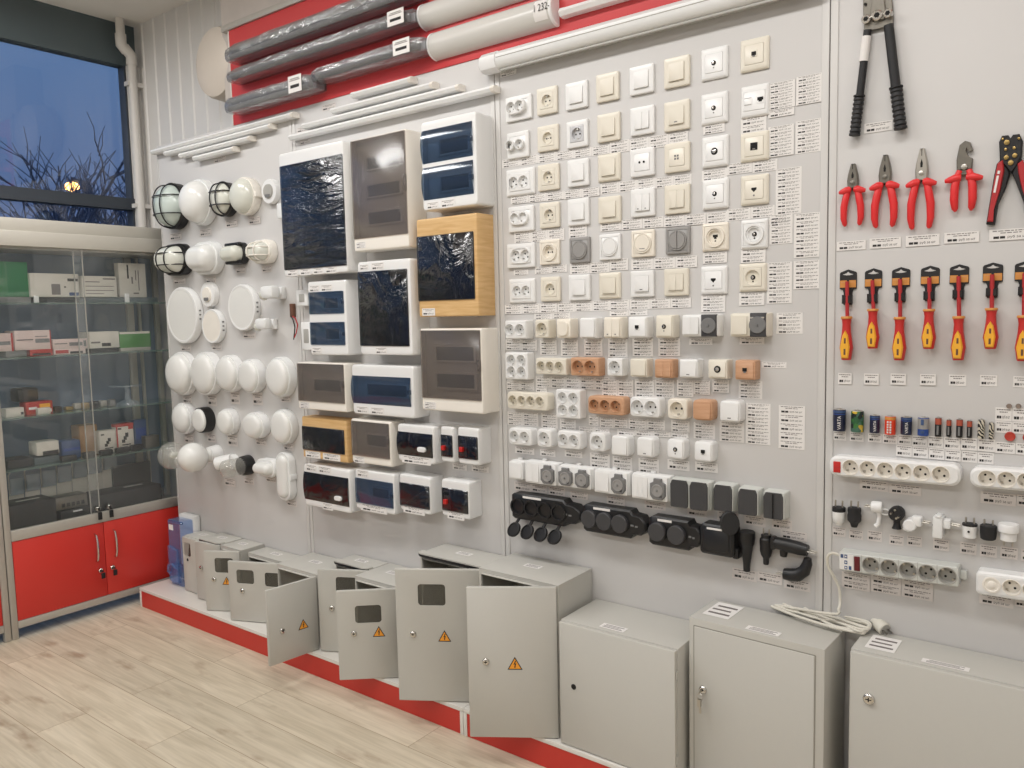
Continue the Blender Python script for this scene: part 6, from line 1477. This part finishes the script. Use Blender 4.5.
# plugs
def plug_at(name, label, xc, yc, grp='plugs and adapters on the tool board'):
    x, z = hw('e', xc, yc, .02); o = empty(name, (x, 0, z), label, 'plug', grp); return o
def pins_up(t, y, z, m='metal', sp=.0095, L_=.019):
    for s in (-1, 1): G().tube([(s*sp, y, z), (s*sp, y, z+L_)], .0024, 8).obj('pin', m, t)
t = plug_at('plug', 'white and black plug with pins up, first at the board seam', 90, 160)
G().lathe([(.009,-.033),(.011,-.028),(.015,-.024),(.0175,-.01),(.018,.006)], (0,-.02,0), (0,0,1), 20).obj('body', 'white', t); G().lathe([(.018,.006),(.0185,.008),(.018,.018),(.016,.019)], (0,-.02,0), (0,0,1), 20).obj('face', 'soft_black', t); pins_up(t, -.02, .019)
t = plug_at('plug', 'black plug with pins up, second from the board seam', 165, 170)
G().lathe([(.008,-.034),(.010,-.028),(.012,-.022),(.0185,-.015),(.019,.0),(.017,.008),(.0185,.012),(.018,.022),(.016,.023)], (0,-.02,0), (0,0,1), 20).obj('body', 'soft_black', t); pins_up(t, -.02, .023)
t = plug_at('plug', 'white plug with pulling ring and sideways pins', 268, 160)
G().lathe([(.014,-.012),(.016,-.008),(.0165,.012),(.014,.016)], (0,-.022,.018), (1,0,0), 18).obj('body', 'white', t); G().tube([(.006,-.022,.01),(.008,-.02,-.01),(.006,-.02,-.03),(.0,-.02,-.038)], [.007,.006,.006,.008], 10).obj('cord_sleeve', 'white', t)
G().tube([(.012+.011*cos(2*pi*i/16)+.011, -.02, .006+.008*sin(2*pi*i/16)) for i in range(16)], .0022, 6, closed=True).obj('pull_ring', 'white', t)
for s in (-1, 1): G().tube([(-.012,-.022+s*.0095,.018), (-.030,-.022+s*.0095,.018)], .0024, 8).obj('pin', 'metal', t)
t = plug_at('plug', 'black plug with round face turned to the room', 367, 178)
G().lathe([(.019,.001),(.0205,.01),(.0205,.028),(.018,.032)], (0,0,.010), n=24).tube([(0,-.016,-.006),(0,-.014,-.022),(0,-.014,-.034)], [.009,.0085,.013], 12).obj('body', 'soft_black', t)
for a_, b_ in ((-.0095,.014),(.0095,.006)): G().tube([(a_,-.030,b_), (a_,-.048,b_)], .0024, 8).obj('pin', 'metal', t)
G().lathe([(.003,.0322),(.003,.034)], (-.002,0,.022), n=10).lathe([(.003,.0322),(.003,.034)], (.002,0,-.001), n=10).obj('earth_contact', 'metal', t)
t = plug_at('plug', 'white angled plug with swivelling round joint', 450, 208)
G().rbox(-.005,.022,-.036,-.004,-.006,.022,.006).lathe([(.017,.0),(.017,.034),(.014,.037)], (-.008,0,-.004), n=20).tube([(-.012,-.018,-.006),(-.02,-.018,-.022)], .009, 10).obj('body', 'white', t)
for s in (-1, 1): G().tube([(.022,-.02+s*.0095,.008),(.04,-.02+s*.0095,.008)], .0024, 8).obj('pin', 'metal', t)
t = plug_at('adapter', 'white square travel adapter with pins to the side', 586, 215)
G().rbox(-.020,.004,-.042,-.002,-.034,.024,.003).rbox(.004,.022,-.038,-.006,-.006,.018,.003).rbox(-.014,.0,-.044,-.002,.022,.028,.002).obj('body', 'cool_white', t)
for s in (-1, 1): G().tube([(.022,-.022+s*.0095,.006),(.042,-.022+s*.0095,.004)], .0024, 8).obj('pin', 'metal', t)
G().lathe([(.003,0),(.003,.003)], (-.0205,-.02,-.004), (-1,0,0), 8).obj('socket_hole', 'hole', t)
t = plug_at('plug', 'white round plug with dark top and pins up', 718, 240)
G().lathe([(.012,-.022),(.016,-.019),(.018,.012)], (0,-.022,0), (0,0,1), 22).obj('body', 'white', t); G().lathe([(.018,.012),(.0182,.017),(.016,.0175)], (0,-.022,0), (0,0,1), 22).obj('face', 'soft_black', t); pins_up(t, -.022, .0175, L_=.016)
G().lathe([(.003,0),(.003,.0016)], (0,-.0400,-.001), n=8).obj('screw', 'hole', t)
t = plug_at('plug', 'black round plug with pins up beside the dark-topped one', 808, 248)
G().lathe([(.014,-.021),(.018,-.018),(.0195,-.002),(.0195,.016),(.017,.018)], (0,-.022,0), (0,0,1), 22).obj('body', 'soft_black', t); pins_up(t, -.022, .018, L_=.014)
t = plug_at('adapter', 'white round stepped adapter with pins down', 906, 248)
G().lathe([(.012,-.023),(.018,-.021),(.0185,-.002),(.0235,.002),(.0245,.018),(.022,.022)], (0,-.026,0), (0,0,1), 24).obj('body', 'white', t)
for s in (-1, 1): G().tube([(s*.0095,-.026,-.022),(s*.0095,-.026,-.036)], .0024, 8).obj('pin', 'metal', t)
nm = ['first white and black plug','second black plug','plug with pulling ring','black plug with round face','white angled plug','white square adapter','dark-topped white plug','black round plug','stepped white adapter']
for i, (a_, b_, c_, d_) in enumerate(((60,123,226,270),(140,207,240,284),(228,298,244,294),(333,402,264,312),(418,490,270,318),(543,621,284,338),(673,752,300,356),(768,850,312,368),(866,950,322,378))):
    hprice('e', a_, c_, b_, d_, 1, 'pale price label under the '+nm[i], 'pale_paper')
hprice('e', 966, 336, 1050, 392, 1, 'pale price label cut off by the photo edge beside the adapter labels', 'pale_paper')
# ------------------------------------------------------------------ steel enclosures on the plinth
EG = 'grey steel enclosures on the plinth'
PTOP = PB+.0006
def lock(par, x, z, y=0., key=False, r=.0125):
    o = G().lathe([(r,0),(r,.003),(r*.85,.006),(r*.7,.007)], (x,y,z), n=18).box(x-r*.5, x+r*.5, y-.0078, y-.006, z-.0012, z+.0012, 1).box(x-.0012, x+.0012, y-.0078, y-.006, z-r*.4, z+r*.4, 1).obj('lock', ['chrome','hole'], par)
    if key:
        G().box(x-.001, x+.001, y-.03, y-.007, z-.003, z+.003).tube([(x+.010*cos(2*pi*i/14), y-.022, z-.016+.010*sin(2*pi*i/14)) for i in range(14)], .0012, 5, closed=True).box(x-.006, x+.004, y-.028, y-.018, z-.045, z-.022).box(x-.002, x+.004, y-.024, y-.022, z-.066, z-.045).obj('keys', 'metal', o)
    return o
def warn(par, x, z, s, y=0.):
    h = s*.88
    g = G().plate([(x-s/2, z-h/2), (x+s/2, z-h/2), (x, z+h/2)], -y, -y+.0008, .0002, mi=1)
    g.plate([(x-s*.40, z-h*.43), (x+s*.40, z-h*.43), (x, z+h*.36)], -y+.0006, -y+.0011, .0002)
    g.plate([(x+s*.03, z+h*.20), (x-s*.10, z-h*.10), (x+s*.0, z-h*.07), (x-s*.05, z-h*.30), (x-s*.01,z-h*.36), (x+s*.05, z-h*.30),(x+.03*s,z-h*.26), (x+s*.09, z+h*.0), (x-s*.01, z-h*.02), (x+s*.09, z+h*.17)], -y+.001, -y+.0016, .0002, mi=1)
    return g.obj('warning_sign', ['sign_orange','soft_black'], par)
def top_label(par, x, y, z, w, d):
    G().box(x-w/2, x+w/2, y-d/2, y+d/2, z, z+.0006).box(x-w*.4, x+w*.4, y-d*.32, y-d*.22, z+.0005, z+.0009, 1).box(x-w*.4, x+w*.3, y-d*.05, y+.04*d, z+.0005, z+.0009, 1).box(x-w*.35, x+w*.4, y+d*.2, y+d*.3, z+.0005, z+.0009, 1).obj('price_label', ['paper','faint_ink'], par)
def enclosure(label, x0, x1, d, zt, dw, ang, windows=(), lk=None, sign=None, ss=.05, gasket=False, door=True, fl=.018, hinge_out=.0, flat_label=None, dh=0):
    """shell open to the room, its door hinged at the x1 side and swung out by ang degrees"""
    w, h = x1-x0-.002, zt-PTOP; t = .0016
    root = empty('steel_enclosure', ((x0+x1)/2, 0, PTOP), label, 'enclosure', EG)
    a, b = -w/2, w/2
    g = G().box(a, b, -.0050, -.0034, 0, h).box(a, a+t, -d, -.005, 0, h).box(b-t, b, -d, -.005, 0, h).box(a+t, b-t, -d, -.005, 0, t).rbox(a-.0002, b+.0002, -d-.0002, -.0034, h-t, h+.0004, .0006)
    g.box(a+t, a+fl, -d, -d+t, t, h-t).box(b-fl, b-t, -d, -d+t, t, h-t).box(a+fl, b-fl, -d, -d+t, t, fl).box(a+fl, b-fl, -d, -d+t, h-fl, h-t)
    # drip lip at the opening
    g.box(a+fl-t, b-fl+t, -d-.010, -d, h-fl, h-fl+t).box(a+fl-t, a+fl, -d-.010, -d, fl, h-fl).box(b-fl, b-fl+t, -d-.010, -d, fl, h-fl)
    g.obj('body', 'enclosure', root)
    G().box(a+.02, b-.02, -.026, -.024, .02, h-.02).obj('mounting_plate', 'enclosure_inside', root)
    if gasket:
        r = .008
        g = G().plate([(a-.004, h+.0), (a-.004, h+.010), (b+.0, h+.010), (b+.0, h)], d-.03, d+.016, .002)
        top = [(a-.004, -d-.006), (a+.012, -d-.016), (b-.03, -d-.016), (b-.008, -d-.006), (b, -d+.02), (a-.004, -d+.02)]
        G().loft([[(x, y, z) for x, y in top] for z in (h+.001, h+.006)]).obj('rain_lip', 'enclosure', root)
        G().loft([[(x, y, z) for x, y in top] for z in (h-.008, h+.0008)]).obj('gasket', 'soft_black', root)
    top_label(root, -w*.05, -d*.45, h+.0006, min(.07, w*.3), .03)
    # door: local origin on the hinge, leaf runs to -x, outside faces -y
    D = bpy.data.objects.new('door_hinge', None)
    bpy.data.objects.remove(D)
    th = .014
    H = h-.006-dh
    out = rr(dw, H, .003, -dw/2, .003+H/2, 3)
    holes = [rr(ww, hh, .012, -dw/2+wx, .003+wz, 5) for wx, wz, ww, hh in windows]
    g = G().plate(out, -th, .0, .0015, holes, depth=.0018, back=False)
    g.wl([(rr(dw-.003, H-.003, .002, -dw/2, .003+H/2, 3), -th), (rr(dw-.03, H-.03, .002, -dw/2, .003+H/2, 3), -th), (rr(dw-.03, H-.03, .002, -dw/2, .003+H/2, 3), -.002)], False, False)
    g.holed(rr(dw-.03, H-.03, .002, -dw/2, .003+H/2, 3), holes, -.002)
    o = g.obj('door', 'enclosure', root, (b, -d-.0125-hinge_out, .0), (0, 0, radians(ang)))
    for wx, wz, ww, hh in windows:
        G().plate(rr(ww+.012, hh+.012, .015, -dw/2+wx, .003+wz, 5), -.0040, -.0021, .0003).obj('window_pane', 'pane', o)
    if lk: lock(o, -dw/2+lk[0], lk[1], 0)
    if sign: warn(o, -dw/2+sign[0], sign[1], ss)
    return root, o
ZT = lambda z: 1.572+z
# (x from the door centre, z above the plinth)
enclosure('smallest grey enclosure with ajar door beside the blue meter housing', -4.000, -3.826, .122, ZT(-1.163), .17, 1, [(-.045, .232, .075, .075)], None)
r_ = bpy.data.objects['steel_enclosure']; d_ = [c for c in r_.children if c.name.startswith('door')][0]
G().lathe([(.008,0),(.008,.0012)], (-.125,0,.178), n=14).obj('lock_hole', 'hole', d_)
enclosure('small grey enclosure with rain lip, second from the blue meter housing', -3.822, -3.627, .133, ZT(-1.150), .187, 8.6, [(.02, .235, .085, .075)], (-.05, .175), None, gasket=True)
enclosure('small grey enclosure with warning sign, third from the blue meter housing', -3.624, -3.448, .139, ZT(-1.152), .191, 28.6, [(.012, .235, .10, .075)], (-.045, .165), (.022, .16), .048)
enclosure('wide grey enclosure whose door has two windows', -3.428, -3.104, .114, ZT(-1.164), .318, 22.7, [(-.066, .222, .095, .068), (.088, .216, .095, .068)], (-.085, .155), None)
enclosure('grey enclosure with its door swung fully open over the floor', -3.060, -2.762, .209, ZT(-1.131), .24, 83, [], (-.056, .14), (.045, .14), .05)
enclosure('grey enclosure with rain lip and window behind the fully open door', -2.758, -2.533, .116, ZT(-1.090), .233, 26.3, [(.02, .30, .105, .075)], (-.055, .20), None, gasket=True)
enclosure('grey enclosure with window and warning sign beside the tall pair', -2.530, -2.270, .205, ZT(-1.090), .239, 41, [(.005, .27, .105, .072)], (-.055, .195), (.045, .20), .05)
enclosure('tall grey enclosure with window, rain lip and warning sign', -2.186, -1.837, .160, ZT(-.946), .346, 31.6, [(-.035, .415, .105, .082)], (-.11, .265), (.01, .26), .05, gasket=True)
enclosure('tall grey enclosure with warning sign and no window', -1.832, -1.481, .220, ZT(-.926), .307, 33.2, [], (-.092, .275), (.008, .27), .052)
# the three large closed ones
def closed_box(label, x0, x1, d, zt, lip=True, inset=False, z0=PTOP):
    w, h = x1-x0, zt-z0
    root = G().rbox(-w/2, w/2, -d+.016 if not inset else -d, -.0034, 0, h, .002).obj('steel_enclosure', 'enclosure', None, ((x0+x1)/2, 0, z0)); tag(root, label, 'enclosure', EG)
    if inset:
        g = G().plate(rr(w-.045, h-.05, .003, -.004, h/2), d-.002, d+.003, .001); o = g.obj('door', 'enclosure', root)
        G().wl([(rr(w-.038, h-.043, .003, -.004, h/2), d-.0005), (rr(w-.038, h-.043, .003, -.004, h/2), d+.0006), (rr(w-.045, h-.05, .003, -.004, h/2), d+.0006)], False, False).obj('door_gap', 'enclosure_inside', root)
    else:
        G().box(-w/2+.008, w/2-.008, -d+.0145, -d+.0165, .006, h-.006).obj('gasket', 'soft_black', root)
        o = G().plate(rr(w-.004, h-.006, .003, 0, h/2), d-.0145, d, .0018).obj('door', 'enclosure', root)
    return root, o, w, h
r1, o, w, h = closed_box('large closed grey enclosure with black keyhole, first of three', -1.464, -1.035, .250, ZT(-1.034))
G().lathe([(.0095,0),(.0095,.0012)], (-w/2+.058,-.250,h*.50), n=16).obj('lock_hole', 'hole', o)
for z_ in (.08, h-.08): G().box(w/2-.0005, w/2+.0025, -.246, -.236, z_-.012, z_+.012).obj('hinge', 'enclosure', o)
top_label(r1, -.03, -.20, h+.0006, .09, .035)
r2, o, w, h = closed_box('large closed grey enclosure with keys in its lock, second of three', -1.012, -.604, .186, ZT(-.942), inset=True)
r2.location.y = -.012; r2.rotation_euler.z = radians(-1.9)
l = lock(o, -w/2+.048, h*.585, -.189, True)
top_label(r2, -.14, -.08, h+.0006, .085, .12); top_label(r2, .02, -.16, h+.0006, .10, .03)
r3, o, w, h = closed_box('largest closed grey enclosure at the photo edge, third of three', -.552, .10, .182, ZT(-.936))
lock(o, -w/2+.052, h*.87-.055, -.182, r=.0155)
top_label(r3, -.26, -.09, h+.0006, .075, .10); top_label(r3, -.10, -.14, h+.0006, .11, .025)

# blue see-through meter housing at the end of the plinth
x0, z0 = W(183, 590, .12)
bx = -4.105; bh = .37
t = empty('meter_housing', (bx, 0, PTOP), 'blue see-through meter housing with white back at the end of the plinth', 'meter housing')
G().rbox(-.075, .075, -.048, -.0006, 0, bh+.014, .012).obj('back_shell', 'cool_white', t)
g = G()
P = lambda w_, y: [(a_, y, b_) for a_, b_ in rr(w_, bh-.006, .01, 0, bh/2)]
g.loft([P(.142, -.049), P(.142, -.10), P(.134, -.113), P(.126, -.117)], False, True)
g.obj('cover', 'blue_clear', t)
G().plate([(-.060, .02), (-.060, .22), (.03, .205), (.03, .02)], .118, .130, .003).obj('flap', 'blue_clear', t)
G().rbox(-.055, .05, -.085, -.055, .03, .10, .006).obj('meter', 'case_blue', t)
G().tube([(-.045,-.122,.06),(-.05,-.142,.08),(-.03,-.146,.12),(.0,-.142,.13),(.02,-.128,.10)], .006, 8).obj('latch_loop', 'blue_clear', t)
G().box(-.055, -.012, -.1182, -.116, bh-.06, bh-.03).obj('sticker', 'paper', t)
G().rbox(-.066, .066, -.1165, -.10, bh-.02, bh-.006, .004).obj('lid_ridge', 'case_blue', t)

# coiled cable of the grey strip: up from the strip, down behind the boxes, coil and plug on the two large boxes
zt2, zt3 = ZT(-.947)+.001, ZT(-.936)+.001
def S_(u, v, d): x, z = W(u, v, d); return Vector((x, -d, z))
ps_ = [S_(839,555,.03), S_(832,553,.035), S_(827.5,557,.035), S_(828,566,.03), S_(834,577,.022), S_(839,588,.016), S_(840,600,.014), S_(838.5,609,.03), S_(832,614,.06)]
def smooth(pts, k=6):
    pts = [Vector(p) for p in pts]; out = []
    for i in range(len(pts)-1):
        p0, p1, p2, p3 = pts[max(i-1,0)], pts[i], pts[i+1], pts[min(i+2,len(pts)-1)]
        for j in range(k):
            t_ = j/k; out.append(.5*((2*p1)+(-p0+p2)*t_+(2*p0-5*p1+4*p2-p3)*t_*t_+(-p0+3*p1-3*p2+p3)*t_**3))
    out.append(pts[-1]); return out
def onz(u, v, z):
    r = ray(u, v); k = (z-CAM[2])/r[2]; return Vector((CAM[0]+r[0]*k, CAM[1]+r[1]*k, z))
cz = ZT(-.936)+.008
rnd = random.Random(3)
loop = []
A = [(775,603),(790,611),(812,617),(836,624),(858,631),(868,631),(866,626),(846,620),(822,613),(796,606)]
B = [(836,614),(850,612),(866,615),(878,620),(872,628),(858,627),(838,621)]
path = list(ps_)
for k in range(5):
    for i, (u, v) in enumerate(A):
        path.append(onz(u+rnd.uniform(-2.5,2.5)+(k-2)*1.2, v+rnd.uniform(-1.6,1.6)-k*1.3+1.5, cz+.003*k+rnd.uniform(0,.002)))
path += [onz(u, v, cz+.014) for u, v in ((812,612),(834,614),(852,613),(868,617),(876,624))]
root = G().tube(smooth(path, 4), .0042, 8).obj('mains_cable', 'cable', None)
tag(root, 'pale coiled mains cable with plug lying across the tops of the two large enclosures', 'cable')
p = onz(881, 626.5, cz+.010)
pl = G().lathe([(.008,-.035),(.011,-.02),(.017,-.012),(.019,.0),(.019,.014),(.017,.016)], p, (.8,-.55,-.25), 18).obj('plug', 'cable', root)
ax = Vector((.8,-.55,-.25)).normalized(); sd = Vector((0,0,1)).cross(ax).normalized()
G().lathe([(.0165,.0162),(.0165,.0168)], p, (.8,-.55,-.25), 16).obj('face', 'grey_cup', pl)
for s in (-1, 1): G().tube([p+ax*.016+sd*s*.0095, p+ax*.034+sd*s*.0095], .0024, 8).obj('pin', 'hole' if False else 'steel', pl)
G().tube([p+ax*.0165+Vector((0,0,.012)), p+ax*.018+Vector((0,0,.012))], .004, 8).obj('earth_contact', 'soft_black', pl)

bpy.context.view_layer.update()
for o in [o for o in COL.objects if o.parent is None and o.name.split('.')[0] in ('pliers','wire_stripper','plug','adapter','rubber_connector','rubber_plug','crimping_tool','screwdriver')]:
    ys = [(m.matrix_world @ v.co).y for m in [o]+list(o.children) if m.type == 'MESH' for v in m.data.vertices]
    o.location.y -= max(ys)+.0006
# ------------------------------------------------------------------ outside the window
struct(G().box(-40, XW-.35, -30, 12, -.6, -.5).obj('ground_outside', 'night_ground'))
def branch(g, p, d, L_, r, lev, rnd):
    q = p+d*L_
    mid = p+d*L_*.5+Vector((rnd.uniform(-.1,.1), rnd.uniform(-.1,.1), 0))*L_
    g.tube([p, mid, q], [r, r*.8, r*.6], 5)
    if lev == 0: return
    for k in range(4 if lev > 1 else 3):
        nd = (d*.75+Vector((rnd.uniform(-.8,.8), rnd.uniform(-.8,.8), rnd.uniform(.0,.6)))).normalized()
        branch(g, p+d*L_*rnd.uniform(.5,1), nd, L_*rnd.uniform(.55,.75), r*.5, lev-1, rnd)
for i, (u, D_, h) in enumerate(((20,9,4.2), (62,13,5.5), (96,10,4.0), (118,14,5.2))):
    r = ray(u, 150); k = (XW-D_+4.79-0)/r[0]; base = Vector((r[0]*k, CAM[1]+r[1]*k, -.5))
    rnd = random.Random(20+i); g = G(); branch(g, Vector((0,0,0)), Vector((0,0,1)), h*.42, .12, 4, rnd)
    tag(g.obj('bare_tree', 'tree', None, base), ['blurred bare tree outside the window, first from the near end','blurred bare tree outside the window behind the street lamp','blurred bare tree outside the window next to the pipes','blurred bare tree farthest out beyond the window'][i], 'tree', 'bare trees outside the window')
r = ray(72, 187); k = -14/r[0]; lp = Vector((r[0]*k, CAM[1]+r[1]*k, CAM[2]+r[2]*k))
t = empty('street_lamp', (lp.x, lp.y, -.5), 'warm glowing street lamp seen through the window', 'street lamp')
H = lp.z+.5
G().tube([(0,.3,0),(0,.3,H*.9),(0,.2,H+.1),(0,0,H+.12)], .05, 8).obj('pole', 'tree', t)
G().ball((0,0,H), .11, sx=1.2, sz=.75).obj('lamp_head', 'street_glow', t)
r = ray(30, 195); k = -22/r[0]
tag(G().box(-2, 2, -9, 9, 0, 3.0).loft([[(-2.3,-9.3,3.0),(2.3,-9.3,3.0),(2.3,9.3,3.0),(-2.3,9.3,3.0)],[(-.05,-8,4.0),(.05,-8,4.0),(.05,8,4.0),(-.05,8,4.0)]]).obj('building', 'building', None, (-24, 1, -.5)), 'dark low building far beyond the window', 'building')

# ------------------------------------------------------------------ light
def area(name, loc, sx, sy, power, col=(1,.985,.965)):
    l = bpy.data.lights.new(name, 'AREA'); l.shape = 'RECTANGLE'; l.size = sx; l.size_y = sy; l.energy = power; l.color = col
    o = bpy.data.objects.new(name, l); COL.objects.link(o); o.location = loc
    return o
k = 0
for y in (-1.25, -3.6):
    for x in (-3.9, -2.2, -.5, 1.2):
        k += 1
        G().rbox(-.62, .62, -.16, .16, 0, .05, .01).obj('ceiling_light_housing', 'white', None, (x, y, ZC-.05))
        h_ = bpy.data.objects[-1] if False else None
        area('ceiling_light', (x, y, ZC-.056), 1.2, .28, LPOW*{-3.9: 1.1, -2.2: 1.1, -.5: .9, 1.2: .5}[x])
for o in [o for o in COL.objects if o.name.startswith('ceiling_light_housing')]: struct(o)
w = bpy.data.worlds.new('dusk'); SC.world = w; w.use_nodes = True
nt = w.node_tree; bg = nt.nodes['Background']
tc = nt.nodes.new('ShaderNodeTexCoord'); sp = nt.nodes.new('ShaderNodeSeparateXYZ'); rp = nt.nodes.new('ShaderNodeValToRGB')
e = rp.color_ramp.elements; e[0].position = 0; e[0].color = lin((92,104,138)); e[1].position = .42; e[1].color = lin((108,150,202))
x = e.new(.12); x.color = lin((92,116,164))
nt.links.new(tc.outputs['Generated'], sp.inputs[0]); nt.links.new(sp.outputs['Z'], rp.inputs[0]); nt.links.new(rp.outputs[0], bg.inputs[0]); bg.inputs[1].default_value = .75

# ------------------------------------------------------------------ camera and view
cd = bpy.data.cameras.new('camera'); co = bpy.data.objects.new('camera', cd); COL.objects.link(co)
cd.sensor_width = 36; cd.lens = FPX*36/1024; cd.clip_start = .05; cd.clip_end = 200
R_, Dn, Fw = CAMR
co.matrix_world = Matrix(((R_[0], -Dn[0], -Fw[0], CAM[0]), (R_[1], -Dn[1], -Fw[1], CAM[1]), (R_[2], -Dn[2], -Fw[2], CAM[2]), (0,0,0,1)))
SC.camera = co
vs_ = SC.view_settings; vs_.view_transform = 'Standard'; vs_.look = 'None'; vs_.gamma = 1; vs_.use_curve_mapping = False; vs_.exposure = EXPO
SC.cycles.max_bounces = 10; SC.cycles.transparent_max_bounces = 24; SC.cycles.use_denoising = True
